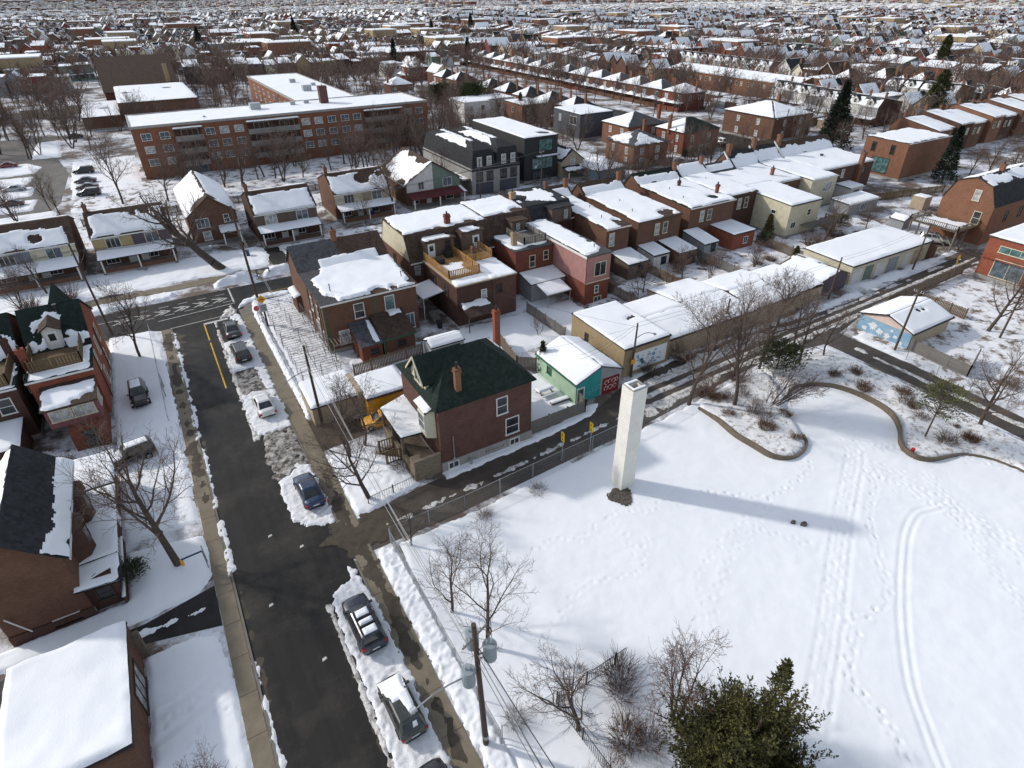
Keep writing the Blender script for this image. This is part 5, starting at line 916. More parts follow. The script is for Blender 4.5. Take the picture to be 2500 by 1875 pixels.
def green_garage():
    t = house('gabled garage with mint side, teal boards and a red graffiti door', 33.0, 39.3, 42.4, 50.2, 'y', [(33.0, 2.5), (36.3, 3.8), (39.3, 2.6)], 'si_mint', 'sh_grey', name='garage', cat='garage', ov=.15, eov=.15, fascia='green_trim', found=False, snow=[(0, dict(T=.22, margin=-.02, amp=.08, res=.22)), (1, dict(T=.22, margin=(.05, .05, .3, -.05), amp=.15, res=.22))])
    b = MB(); b.add([(33.02, 42.37, 0), (36.3, 42.37, 0), (36.3, 42.37, 3.75), (33.02, 42.37, 2.45)], [(0, 1, 2, 3)]); b.build('teal_boards', 'si_teal', t)
    b = MB(); b.add([(36.32, 42.36, 0), (39.28, 42.36, 0), (39.28, 42.36, 2.6), (36.32, 42.36, 3.72)], [(0, 1, 2, 3)]); b.build('white_front', 'si_grey', t)
    b = MB(); b.box(36.6, 38.9, 42.28, 42.36, 0, 2.1); d = b.build('garage_door', 'door_red', t)
    g = MB()
    for (cx, cz, s) in ((37.1, 1.55, .3), (37.6, 1.6, .28), (38.1, 1.55, .3), (38.5, 1.6, .25), (37.1, .75, .3), (37.7, .8, .32), (38.3, .8, .28)):
        n = 9
        for i in range(n):
            if rng.random() < .2: continue
            a0, a1 = 2 * math.pi * i / n, 2 * math.pi * (i + 1) / n
            g.add([(cx + s * math.cos(a0), 42.27, cz + s * math.sin(a0)), (cx + s * math.cos(a1), 42.27, cz + s * math.sin(a1)), (cx + (s - .07) * math.cos(a1), 42.27, cz + (s - .07) * math.sin(a1)), (cx + (s - .07) * math.cos(a0), 42.27, cz + (s - .07) * math.sin(a0))], [(0, 1, 2, 3)])
    g.build('graffiti', 'graffiti_white', d)
    g = MB()
    for i in range(26):
        x, z = rng.uniform(33.4, 36.0), rng.uniform(.2, 1.5); s = rng.uniform(.08, .25); g.add([(x, 42.355, z), (x + s, 42.355, z + .05), (x + s * 1.2, 42.355, z + s), (x + .05, 42.355, z + s * .8)], [(0, 1, 2, 3)])
    g.build('graffiti', 'graffiti_teal', t); door(t, 'S', 33.6, 42.36, 0, .8, 1.9, 'si_teal')
    window(t, 'W', 47.6, 33.0, 1.2, .7, .8, 'gl_dark', 'green_trim')
green_garage()
def tan_garage():
    t = house('tan brick flat garage with a wide snow roof and painted lane wall', 40.8, 47.8, 43.9, 54.2, 'x', [(43.9, 3.7), (54.2, 3.9)], 'br_tan', 'roof_membrane', name='garage', cat='garage', ov=.06, eov=.06, fascia='dark_trim', found=False, snow=[(0, dict(T=.2, margin=-.03, amp=.06, res=.3, holes=[(.78, .55, .35), (.86, .56, .3), (.7, .53, .25)]))], wins=[('W', 51.0, 1.6, .5, 1.0, 'gl_dark', 'brown_trim')])
    b = MB(); b.add([(42.3, 43.86, .5), (47.4, 43.86, .5), (47.4, 43.86, 2.9), (42.3, 43.86, 2.9)], [(0, 1, 2, 3)]); b.build('mural', 'mural_white', t)
    g = MB()
    for i in range(40): x, z = rng.uniform(42.6, 46.6), rng.uniform(.7, 2.4); s = rng.uniform(.15, .5); g.add([(x, 43.85, z), (x + s, 43.85, z), (x + s, 43.85, z + s * .6), (x, 43.85, z + s * .5)], [(0, 1, 2, 3)])
    g.build('graffiti', 'mural_blue', t)
tan_garage()
lowrow = [(47.95, 56.0, 44.6, 55.0, 2.5, 'low snow covered garage joined to the tan brick garage'), (56.1, 64.0, 44.8, 57.0, 2.4, 'low lane garage under deep drifted snow'), (64.1, 73.0, 44.9, 55.0, 2.5, 'long low garage with snow drooping over the lane wall'), (73.1, 79.0, 45.4, 54.0, 2.4, 'low garage with a slipped brown edge of roof')]
for (x0, x1, y0, y1, z, lab) in lowrow:
    house(lab, x0, x1, y0, y1, 'x', [(y0, z), ((y0 + y1) / 2, z + .5), (y1, z)], 'si_tan', 'sh_brown', name='garage', cat='garage', ov=.15, eov=.05, fascia='brown_trim', found=False, snow=[(0, dict(T=.3, margin=-.03, amp=.3, freq=.4, res=.35)), (1, FULL)])
t = house('dark little lean shed with patchy snow beside the long white garage', 79.4, 86.0, 46.2, 53.6, 'y', [(79.4, 2.2), (83.6, 3.2), (86.0, 2.3)], 'si_purple', 'sh_tan', name='garden_shed', cat='shed', ov=.2, eov=.2, fascia='green_trim', found=False, snow=[(0, dict(T=.22, margin=(.1, .1, .1, 0), amp=.8, freq=.6, res=.3)), (1, dict(T=.2, margin=(3.5, .2, .2, .2), amp=.6, res=.3))])
def long_garage():
    t = house('long white garage block with a row of painted doors on the lane', 87.0, 108.2, 46.3, 54.8, 'x', [(46.3, 3.0), (54.8, 3.2)], 'si_cream', 'roof_membrane', name='garage', cat='garage', ov=.15, eov=.15, fascia='dark_trim', found=False, snow=[(0, dict(T=.24, margin=-.03, amp=.08, res=.4))])
    for i, (x, w, m) in enumerate(((88.6, 2.4, 'si_white'), (91.6, 2.0, 'si_green'), (94.6, 2.6, 'si_white'), (98.0, 2.6, 'si_grey'), (101.6, 1.6, 'si_white'), (105, 2.6, 'si_tan'))):
        b = MB(); b.box(x - w / 2, x + w / 2, 46.22, 46.3, 0, 2.3); b.build('garage_door', m, t)
    b = MB(); b.box(107.9, 108.3, 45.2, 47.4, 0, 2.6); b.build('end_pier', 'br_brown', t)
long_garage()
def mural_garage():
    t = house('gabled garage painted with blue sky and white blooms', 75.5, 84.2, 30.4, 37.2, 'x', [(30.4, 2.3), (33.8, 3.4), (37.2, 2.3)], 'si_tan', 'sh_black', name='garage', cat='garage', ov=.25, eov=.3, fascia='dark_trim', found=False, snow=[(0, dict(T=.2, margin=(.02, .02, .0, .12), amp=.08, res=.25, holes=[(.55, .75, .35), (.65, .7, .3)])), (1, FULL)])
    b = MB(); b.add([(75.46, 37.2, 0.1), (75.46, 30.4, .1), (75.46, 30.4, 2.15), (75.46, 37.2, 2.15)], [(0, 1, 2, 3)]); m = b.build('mural', 'mural_blue', t)
    b = MB(); b.add([(75.45, 37.2, 2.16), (75.45, 30.4, 2.16), (75.45, 33.8, 3.3)], [(0, 1, 2)]); b.build('gable_board', 'pink_white', t)
    g = MB()
    for (cy, cz, s) in ((35.2, 1.3, .75), (34.2, .9, .55), (33.2, .7, .5), (32.2, 1.0, .35), (31.4, .5, .4), (36.2, .6, .45), (32.8, 1.6, .25)):
        for i in range(11):
            a = 2 * math.pi * i / 11 + rng.uniform(-.1, .1); r = s * rng.uniform(.7, 1.1); w = .25
            g.add([(75.44, cy, cz), (75.44, cy + r * .6 * math.cos(a - w), cz + r * .6 * math.sin(a - w)), (75.44, cy + r * math.cos(a), cz + r * math.sin(a)), (75.44, cy + r * .6 * math.cos(a + w), cz + r * .6 * math.sin(a + w))], [(0, 1, 2, 3)])
    g.build('painted_flowers', 'mural_white', m)
mural_garage()
def gambrel_house():
    t = house('tall brick gambrel house with black side roof and a stilted deck', 120.2, 140.0, 44.2, 52.6, 'x', [(44.2, 7.2), (45.6, 10.2), (48.4, 11.2), (51.2, 10.2), (52.6, 7.2)], 'br_orange', 'sh_black', ov=.15, eov=.15, fascia=None, snow=[(1, dict(T=.15, margin=.3, amp=1.2, res=.35)), (2, dict(T=.15, margin=.2, amp=.8, res=.35))],
              wins=[('W', 47.4, 7.6, .9, 1.7, 'gl_pale', 'cream_trim'), ('W', 46.2, 3.9, 1.1, 2.0, 'gl_dark', 'cream_trim'), ('S', 126, 4, .9, 1.6, 'gl_dark', 'brown_trim'), ('S', 131, 4, .9, 1.6, 'gl_dark', 'brown_trim')])
    deck(t, 113.6, 120.1, 45.4, 53.4, 3.6, 1.1, 'wood_old', 'SWN', .32, .1)
    b = MB()
    for (x, y) in ((113.8, 45.6), (113.8, 53.2), (117, 45.6), (117, 53.2)): b.box(x - .12, x + .12, y - .12, y + .12, 0, 3.6)
    b.tube((113.8, 45.6, .2), (117, 45.6, 3.5), .07, .07, 5); b.tube((117, 45.6, .2), (113.8, 45.6, 3.5), .07, .07, 5); b.tube((113.8, 45.6, .2), (113.8, 50, 3.5), .07, .07, 5); b.build('deck_stilts', 'wood_grey', t)
    b = MB(); b.add([(114.2, 45.7, 1.2), (116.8, 45.7, .2), (116.8, 47, .3), (114.2, 47, 2.4)], [(0, 1, 2, 3)]); b.build('tarpaulin', 'si_mint', t)
    roof_snow(t, (114, 46, 3.76), (119.8, 46, 3.76), (119.8, 53, 3.76), (114, 53, 3.76), T=.15, margin=.2, amp=1.6, res=.3); chimney(t, 128, 48.4, 10.6, 12.4, .8, 'br_orange')
gambrel_house()
def modern_brick():
    t = house('modern red brick house with a huge black framed window on the lane', 107.4, 121.0, 19.0, 38.4, 'x', [(19, 6.4), (38.4, 6.4)], 'br_bright', 'roof_membrane', ov=.2, eov=.2, fascia='dark_trim', snow=[(0, dict(T=.28, margin=-.03, amp=.08, res=.4))],
              wins=[('W', 34.4, 4.5, 4.2, .9, 'gl_teal', 'cream_trim', 'tri'), ('W', 34.4, .8, 4.0, 2.6, 'gl_blue', 'cream_trim', 'slide'), ('W', 29.6, .2, 1.4, 2.3, 'gl_dark', 'brown_trim', 'single')])
    b = MB(); b.box(107.0, 107.38, 31.4, 38.5, 3.3, 3.36); b.build('string_course', 'br_bright', t)
modern_brick()
# ------------------------------------------------------------------ row beyond the crossing road
def front_clad(t, x0, x1, y, z0, z1, material, name='cladding'):
    b = MB(); b.box(x0, x1, y - .05, y, z0, z1); return b.build(name, material, t)
def semi(lab, x0, x1, yf, ya, mats, wall='br_brown', roofm='sh_brown', rear=11, porchm='sh_black', dark=False, wl=('gl_dark', 'gl_blue'), kw=None, zE=5.4, zR=8.1, psnow=True):
    cx = (x0 + x1) / 2
    k = dict(T=.24, margin=(.5, .5, .05, 1.1), amp=.6, freq=.55, res=.25); k.update(kw or {})
    t = house(lab, x0, x1, ya, ya + rear, 'x', [(ya, zE), (ya + 4.4, zR), (ya + 5.0, zR), (ya + rear, 6.0)], wall, roofm, name='house', ov=.35, eov=.1, snow=[(0, k), (2, dict(T=.24, margin=(.1, .1, -.2, .0), amp=.3, res=.4))])
    for i, m in enumerate(mats):
        if m: front_clad(t, x0 + .05 if i == 0 else cx + .02, cx - .02 if i == 0 else x1 - .05, ya, 3.0, zE, m)
        ux = (x0 + cx) / 2 if i == 0 else (cx + x1) / 2
        window(t, 'S', ux, ya - .05, 3.4, 1.9, 1.5, wl[i], 'white_trim', 'tri' if i == 0 else 'slide'); window(t, 'S', ux - .9, ya, 0.9, 1.8, 1.4, 'gl_dark', 'white_trim', 'tri'); door(t, 'S', cx + (-.9 if i == 0 else .9), ya, .5)
    porch(t, x0 + .2, x1 - .2, ya, yf, 2.6, 3.2, porchm, (x0 + .5, cx, x1 - .5), psnow, wall, .7, hw=.5)
    chimney(t, x0 + .4, ya + 5, 7, 9.4, .6, 'br_orange')
    return t
semi('brick semi with pale blue and white gabled fronts across the road', -25.6, -13.4, 109.6, 113.4, ('si_blue', 'si_cream'), kw=dict(margin=(.3, .8, .0, 1.6), amp=.9, holes=[(.6, .35, .9)]))
semi('brick semi with yellow and purple upper fronts', -11.2, .2, 110.4, 113.8, ('si_yellow', 'si_purple'), kw=dict(margin=(.5, .3, .05, .7), holes=[(.6, .75, .6), (.75, .8, .8)]))
t = house('gabled brick house with two broad snowy slopes and a small porch', 3.4, 11.4, 117.2, 138, 'y', [(3.4, 5.4), (7.4, 8.4), (11.4, 5.4)], 'br_brown', 'sh_brown', ov=.35, eov=.4, snow=[(0, dict(T=.2, margin=(.1, .1, 0, .25), amp=.3, res=.3, holes=[(.05, .6, 1.8)])), (1, dict(T=.2, margin=(.1, .1, 0, .25), amp=.3, res=.3, holes=[(.06, .9, 1.3)]))],
          wins=[('S', 5.6, 3.2, 1.9, 1.5, 'gl_blue', 'white_trim', 'tri'), ('S', 9.6, 3.6, .8, 1.3, 'gl_dark', 'white_trim'), ('S', 5.8, .9, 1.2, 1.5, 'gl_pale', 'white_trim')])
porch(t, 8.0, 11.2, 117.2, 114.4, 2.5, 3.1, 'sh_grey', (8.2, 11.0), True, hw=.4)
semi('dark brown semi with an unbroken curved snow roof and white window', 13.6, 24.6, 109.6, 112.4, ('si_brown', 'si_brown'), 'br_dark', 'sh_brown', kw=dict(margin=(.3, .3, .0, .8), amp=.3, holes=[(.25, .95, .6), (.65, .92, .7)]), wl=('gl_pale', 'gl_blue'))
semi('brown roofed semi with cream fronts and a white garden fence', 29.4, 40.8, 114.4, 117.4, ('si_cream', 'si_tan'), 'br_brown', 'sh_brown', kw=dict(margin=(.3, .4, .0, .6), amp=.5, holes=[(.58, .6, 1.5), (.75, .9, 1.4), (.9, .7, .8)]))
def white_green_gable():
    t = house('house with one wide gable half white and half green', 44.4, 56.8, 118.0, 133, 'y', [(44.4, 5.0), (50.6, 8.8), (56.8, 5.0)], 'br_brown', 'sh_brown', ov=.4, eov=.5, snow=[(0, dict(T=.15, margin=(.1, .5, .4, .6), amp=2.0, freq=.4, res=.35))], wins=[])
    b = MB(); b.add([(44.6, 117.94, 2.9), (50.6, 117.94, 2.9), (50.6, 117.94, 8.6), (44.6, 117.94, 4.95)], [(0, 1, 2, 3)]); b.build('white_front', 'si_white', t); b = MB(); b.add([(50.62, 117.94, 2.9), (56.7, 117.94, 2.9), (56.7, 117.94, 4.95), (50.62, 117.94, 8.6)], [(0, 1, 2, 3)]); b.build('green_front', 'si_green', t)
    window(t, 'S', 47.8, 117.94, 3.6, 1.2, 1.4, 'gl_dark', 'white_trim', 'slide'); window(t, 'S', 53.8, 117.94, 3.6, 1.9, 1.6, 'gl_blue', 'white_trim', 'slide')
    porch(t, 44.6, 56.6, 117.9, 114.8, 2.5, 3.1, 'sh_red', (44.9, 50.6, 56.3), False, hw=.5); window(t, 'S', 46.4, 118, .8, 1.2, 1.4, 'gl_dark'); door(t, 'S', 49.4, 118, .5); window(t, 'S', 54.2, 118, .8, 1.6, 1.4, 'gl_dark')
    roof_snow(t, (56.2, 114.8, 2.62), (56.95, 114.8, 2.62), (56.95, 117.9, 3.22), (56.2, 117.9, 3.22), T=.2, margin=0, amp=.1, res=.2)
white_green_gable()
def black_townhouse():
    t = thing('townhouse', 'new townhouse with cream base and faceted black upper storey', 'house', (66.6, 132, 0))
    b = MB(); b.box(60.6, 72.8, 119.6, 146, 0, 5.6); b.build('wall', 'concrete', t)
    for i, x0 in enumerate((60.9, 67.0)):
        x1 = x0 + 5.7; b = MB(); v = [(x0 - .35, 119.5, 5.0), (x1 + .25, 119.5, 5.0), (x1 + .25, 146.1, 5.0), (x0 - .35, 146.1, 5.0), (x0 + .5, 120.3, 9.2), (x1 - .5, 120.3, 9.2), (x1 - .5, 145, 9.2), (x0 + .5, 145, 9.2), (x0 + 2.2, 124, 10.2), (x1 - 2.2, 124, 10.2), (x1 - 2.2, 141, 10.2), (x0 + 2.2, 141, 10.2)]
        b.add(v, [(0, 1, 5, 4), (1, 2, 6, 5), (2, 3, 7, 6), (3, 0, 4, 7), (4, 5, 9, 8), (5, 6, 10, 9), (6, 7, 11, 10), (7, 4, 8, 11), (8, 9, 10, 11)]); b.build('black_storey', 'sh_black', t)
        roof_snow(t, (x0 + .5, 145, 9.22), (x0 + .5, 120.4, 9.22), (x0 + 2.2, 124, 10.22), (x0 + 2.2, 141, 10.22), T=.18, margin=(4, 3.0, .5, -.2), amp=.9, res=.3); roof_snow(t, (x0 + 2.2, 124, 10.22), (x1 - 2.2, 124, 10.22), (x1 - 2.2, 141, 10.22), (x0 + 2.2, 141, 10.22), T=.18, margin=(-.2, .1, 1.5, .1), amp=.6, res=.3)
        window(t, 'S', x0 + 1.7, 119.7, 6.0, 1.0, 1.8, 'gl_pale', 'white_trim'); window(t, 'S', x0 + 4.1, 119.7, 6.0, 1.0, 1.8, 'gl_pale', 'white_trim'); window(t, 'S', x0 + 1.6, 119.6, 2.8, 1.5, 1.9, 'gl_dark', 'dark_trim', 'slide'); window(t, 'S', x0 + 4.2, 119.6, 2.8, 1.5, 1.9, 'gl_dark', 'dark_trim', 'slide')
        b = MB(); b.box(x0 + .6, x0 + 5.0, 119.52, 119.6, 0, 2.4); b.build('garage_door', 'si_slate', t)
    b = MB(); b.box(58.6, 60.6, 120.5, 127, 3.2, 3.5); b.build('side_terrace', 'si_tan', t); roof_snow(t, (58.7, 120.5, 3.5), (60.5, 120.5, 3.5), (60.5, 127, 3.5), (58.7, 127, 3.5), T=.15, margin=.1, amp=.4, res=.25)
    t = house('black metal clad modern house with big glazed front', 75.2, 84.4, 121.4, 147, 'x', [(121.4, 10.0), (147, 10.2)], 'si_black', 'dark_trim', name='townhouse', ov=.1, eov=.1, fascia='dark_trim', snow=[(0, dict(T=.24, margin=(.1, .1, .1, .1), amp=.15, res=.4, holes=[(.75, .12, 1.6)]))],
              wins=[('S', 81.0, 6.9, 3.6, 2.5, 'gl_teal', 'dark_trim', 'slide'), ('S', 80.2, 3.0, 5.6, 2.4, 'gl_teal', 'dark_trim', 'tri'), ('S', 80, .4, 5.0, 2.0, 'gl_dark', 'dark_trim', 'tri')])
    b = MB(); b.box(78.0, 84.4, 120.2, 121.4, 5.7, 5.9); b.build('balcony', 'dark_trim', t); roof_snow(t, (78.2, 120.2, 5.9), (84.2, 120.2, 5.9), (84.2, 121.4, 5.9), (78.2, 121.4, 5.9), T=.18, margin=0, amp=.1, res=.2)
black_townhouse()
t = house('little tan cottage with dark gabled roof squeezed beside the black house', 85.0, 91.4, 120.6, 131, 'y', [(85.0, 4.0), (88.2, 6.4), (91.4, 4.0)], 'si_tan', 'sh_black', ov=.3, eov=.3, snow=[(1, dict(T=.15, margin=.3, amp=1.0, res=.3)), (0, dict(T=.15, margin=.6, amp=1.5, res=.3))], wins=[('S', 88.4, 3.0, 1.2, 1.2, 'gl_pale', 'white_trim', 'slide')])
porch(t, 85.4, 91.2, 120.6, 117.8, 2.0, 2.7, 'sh_black', (85.6, 91.0), True, kw=dict(margin=.3, amp=1.2))
hip('blue grey garage with a white pyramid of snow for a roof', 90.6, 99.0, 113.6, 123.6, 2.5, 1.8, 'si_blue', 'sh_grey', name='garage', cat='garage', snow='SWEN', kw=dict(T=.2, margin=-.02, amp=.06))
W2 = lambda side, a, b, zs, st='gl_pale': [(side, a + (b - a) * f, z, 1.0, 1.5, st, 'white_trim') for z in zs for f in (.25, .72)]
hip('small brick hip roofed house half cleared of snow', 106.0, 117.4, 119.0, 130.0, 5.4, 2.6, 'br_orange', 'sh_grey', ridge='y', snow='WS', kw=dict(margin=(.1, 2.0, .1, .1), amp=1.2), wins=W2('S', 106, 117, (3.2, .8)) + W2('W', 119, 130, (3.2, .8)), chim=[(116.8, 128, 5, 9.4, .8, 'br_orange')])
hip('square brick house with a green roof and one snow white slope', 126.0, 139.2, 122.2, 133.0, 5.9, 2.8, 'br_red', 'sh_green', ridge='x', snow='W', kw=dict(margin=.02, amp=.1), wins=W2('S', 126, 139, (3.6, .9)) + W2('W', 122, 133, (3.6, .9)) + [('S', 132.8, .4, 1.2, 2.1, 'gl_pale', 'white_trim', 'single')], chim=[(126.0, 128, 5, 9.6, .8, 'br_orange')])
hip('large brown brick house with wide snow hips and a red bay', 160.8, 178.0, 121.4, 140.2, 6.6, 3.0, 'br_brown', 'sh_grey', ridge='y', snow='WNS', kw=dict(margin=(.1, .4, .1, .1), amp=.3), wins=W2('W', 123, 139, (4.2, 1.0)) + W2('S', 162, 177, (4.2, 1.0)), chim=[(172, 130, 8, 11, .9, 'br_orange')])
t = hip('tan brick house with a grey roof patch and tall red chimney', 118.4, 132.0, 136.0, 147.6, 6.0, 3.0, 'br_orange', 'sh_grey', ridge='y', snow='WE', kw=dict(margin=(.1, .1, .1, .1), amp=.4), wins=W2('W', 136, 147, (3.8, 1.0)) + W2('S', 119, 131, (3.8, 1.0)), chim=[(131.0, 138, 6, 10.6, .9, 'br_bright')])
t = house('black cube house with a recessed balcony corner', 114.6, 127.0, 153.6, 167.6, 'x', [(153.6, 7.2), (167.6, 7.4)], 'si_slate', 'dark_trim', ov=.1, eov=.1, fascia='dark_trim', snow=[(0, FULL)], wins=[('W', 157, 4.2, 3.4, 2.2, 'gl_dark', 'white_trim', 'slide'), ('W', 158, .4, 3.4, 2.3, 'gl_dark', 'dark_trim', 'tri'), ('W', 164, 4.4, 1.0, 1.8, 'gl_pale', 'white_trim')])
t = house('orange brick flat roofed house with a tall glazed bay', 150.6, 168.0, 76.6, 87.0, 'x', [(76.6, 8.3), (87.0, 8.5)], 'br_orange', 'roof_membrane', ov=.1, eov=.1, fascia='white_trim', snow=[(0, dict(T=.2, margin=.3, amp=.8, res=.4))], wins=[('W', 84.6, 5.6, .9, 1.9, 'gl_dark', 'brown_trim', 'single'), ('W', 80.0, 5.6, .9, 1.9, 'gl_dark', 'brown_trim', 'single'), ('W', 82.0, 1.2, 4.0, 3.2, 'gl_teal', 'brown_trim', 'tri')])

# ------------------------------------------------------------------ apartment block
def apartments():
    t = thing('apartment_block', 'long orange brick apartment block with flat snow roof and balconies', 'building', (36, 184, 0))
    b = MB(); b.box(-1.0, 74.6, 174.2, 193.6, 0, 11.4); b.build('wall', 'br_apt', t); b = MB(); b.box(42.2, 60.2, 193.6, 267, 0, 11.4); b.build('wing_wall', 'br_apt', t)
    for i, (x0, x1, y0, y1) in enumerate(((-1.2, 74.8, 174.0, 193.8), (42.0, 60.4, 193.8, 267.2))):
        b = MB(); b.box(x0, x1, y0, y1, 11.4, 11.55); b.box(x0, x1, y0, y0 + .35, 11.55, 11.95); b.box(x0, x1, y1 - .35, y1, 11.55, 11.95); b.box(x0, x0 + .35, y0 + .35, y1 - .35, 11.55, 11.95); b.box(x1 - .35, x1, y0 + .35, y1 - .35, 11.55, 11.95); b.build('parapet', 'concrete', t)
        roof_snow(t, (x0 + .3, y0 + .3, 11.56), (x1 - .3, y0 + .3, 11.56), (x1 - .3, y1 - .3, 11.56), (x0 + .3, y1 - .3, 11.56), T=.3, margin=-.3, amp=.05, res=.8)
    for z in (8.7, 5.8, 2.9):
        for x in (1.8, 5.8, 16.0, 19.3, 22.8, 39.6, 43.0, 46.6, 50.2, 53.6, 68.6, 72.0):
            window(t, 'S', x, 174.2, z, 2.0, 1.45, 'gl_blue' if rng.random() < .6 else 'gl_pale', 'white_trim', 'quad')
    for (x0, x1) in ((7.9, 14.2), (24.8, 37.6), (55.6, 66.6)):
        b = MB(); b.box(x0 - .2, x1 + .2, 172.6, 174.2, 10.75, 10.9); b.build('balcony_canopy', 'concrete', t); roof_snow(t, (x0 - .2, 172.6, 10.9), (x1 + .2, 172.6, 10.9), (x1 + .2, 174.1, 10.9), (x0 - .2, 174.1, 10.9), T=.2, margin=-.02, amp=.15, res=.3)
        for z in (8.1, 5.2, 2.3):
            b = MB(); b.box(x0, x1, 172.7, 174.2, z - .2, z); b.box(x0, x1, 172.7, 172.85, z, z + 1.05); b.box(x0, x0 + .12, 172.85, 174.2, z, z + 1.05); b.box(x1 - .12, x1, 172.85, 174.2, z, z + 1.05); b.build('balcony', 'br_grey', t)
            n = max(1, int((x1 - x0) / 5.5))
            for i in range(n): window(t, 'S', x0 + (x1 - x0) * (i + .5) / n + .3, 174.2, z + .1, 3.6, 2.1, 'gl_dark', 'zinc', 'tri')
            b = MB(); b.add([(x0, 174.17, z), (x1, 174.17, z), (x1, 174.17, z + 2.5), (x0, 174.17, z + 2.5)], [(0, 1, 2, 3)]); b.build('dark_backing', 'br_dark', t)  # flat sheet of darker brick on the wall behind the balcony
    window(t, 'S', 10.8, 174.2, .1, 5.0, 2.3, 'gl_blue', 'zinc', 'tri'); door(t, 'S', 21.4, 174.2, 0, 1.4, 2.3, 'si_darkred')
    chimney(t, 48.6, 187.0, 11.4, 16.0, 2.2, 'br_maroon', 2.0)
    for (x, y, s) in ((29.6, 186, 2.2), (40, 188, 1.1), (44, 189, 1.1), (16, 180, .5), (51, 215, 2.2), (52, 238, 1.6), (56, 226, 1.2)):
        b = MB(); b.box(x - s * .6, x + s * .6, y - s / 2, y + s / 2, 11.5, 11.8 + s * .7); b.box(x - s * .45, x + s * .45, y - s * .52, y + s * .52, 11.9, 11.7 + s * .6); b.build('roof_unit', 'zinc', t)
    for y in range(200, 264, 8): window(t, 'W', y, 42.2, 8.6, 2.0, 1.4, 'gl_blue', 'white_trim', 'quad'); window(t, 'W', y, 42.2, 5.7, 2.0, 1.4, 'gl_blue', 'white_trim', 'quad')
apartments()
t = house('old hall with a great bare brown pitched roof', -6.5, 22.0, 316, 372, 'x', [(316, 4.2), (346, 15.0), (372, 6.0)], 'br_brown', 'sh_brown', name='hall', cat='building', ov=.4, eov=.3, fascia=None); chimney(t, 18.5, 322, 4, 13.0, 1.6, 'br_tan')
t = house('flat roofed brown brick hall with patchy roof snow', -2.6, 23.0, 264, 313, 'x', [(264, 6.2), (313, 6.4)], 'br_brown', 'roof_membrane', name='hall', cat='building', ov=.15, eov=.15, fascia='brown_trim', snow=[(0, dict(T=.25, margin=.1, amp=.4, res=.8, holes=[(.15, .55, 2.0), (.72, .7, 2.2)]))])
t = house('low flat annexe under full snow beside the flat roofed hall', -14.0, -2.8, 253, 290, 'x', [(253, 4.0), (290, 4.1)], 'br_brown', 'roof_membrane', name='annexe', cat='building', ov=.1, eov=.1, fascia='brown_trim', snow=[(0, dict(T=.25, margin=.0, amp=.3, res=.8, holes=[(.6, .5, 2.0)]))])
for (x, y) in ((-31, 296), (-23.5, 292), (-17.5, 300)): house('small rear garage with a snow cap beyond the car park', x - 3, x + 3, y - 3, y + 4, 'x', [(y - 3, 2.6), (y + 4, 2.8)], 'si_cream', 'sh_grey', name='garage', cat='garage', group='garages beyond the car park', ov=.2, eov=.2, fascia=None, found=False, snow=[(0, dict(T=.25, margin=.0, amp=.1, res=.5))])

# ------------------------------------------------------------------ prototypes of the mid-distance houses (front towards -y, built about the origin)
def proto_begin(name): 
    t = thing(name, 'x', 'house', (0, 0, 0)); return t
PROTO = {}
def proto_hip(key, wall, roofm, snowf='S', w=6.4, d=10.5):
    t = proto_begin('house'); hip('x', -w, w, -d / 2, d / 2, 5.9, 2.9, wall, roofm, ridge='y', parent=t, snow=snowf, kw=dict(margin=.08, amp=.35, res=.5), wins=[('S', -3.6, 3.6, 1.5, 1.5, 'gl_pale', 'white_trim', 'slide'), ('S', 3.6, 3.6, 1.5, 1.5, 'gl_dark', 'white_trim', 'slide'), ('S', -3.6, .8, 1.8, 1.5, 'gl_dark', 'white_trim', 'tri'), ('S', 3.6, .8, 1.8, 1.5, 'gl_dark', 'white_trim', 'tri'), ('E', -2.4, 3.6, .9, 1.5, 'gl_dark', 'white_trim'), ('E', 2.4, 3.6, .9, 1.5, 'gl_dark', 'white_trim')], chim=[(w - .4, .5, 5.6, 9.8, .7, 'br_orange'), (-w + .4, .5, 5.6, 9.8, .7, 'br_orange')])
    for s in (-1, 1):
        x0, x1 = (-w + .3, -.2) if s < 0 else (.2, w - .3)
        b = MB(); cx = (x0 + x1) / 2; cy = -d / 2 - 1.4; v = [(x0, -d / 2 - 2.8, 2.7), (x1, -d / 2 - 2.8, 2.7), (x1, -d / 2, 2.7), (x0, -d / 2, 2.7), (cx, cy, 3.7)]; b.add(v, [(0, 1, 4), (1, 2, 4), (2, 3, 4), (3, 0, 4), (3, 2, 1, 0)]); b.build('porch_roof', roofm, t)
        b = MB(); v = [(x0 - .1, -d / 2 - 2.9, 2.72), (x1 + .1, -d / 2 - 2.9, 2.72), (x1 + .1, -d / 2, 2.85), (x0 - .1, -d / 2, 2.85), (cx, cy, 3.92)]; b.add(v, [(0, 1, 4), (1, 2, 4), (2, 3, 4), (3, 0, 4)]); b.build('porch_snow', 'snow_roof', t)
        b = MB(); b.box(x0, x1, -d / 2 - 2.7, -d / 2, 0, 1.3); b.build('porch_wall', wall, t)
    PROTO[key] = t
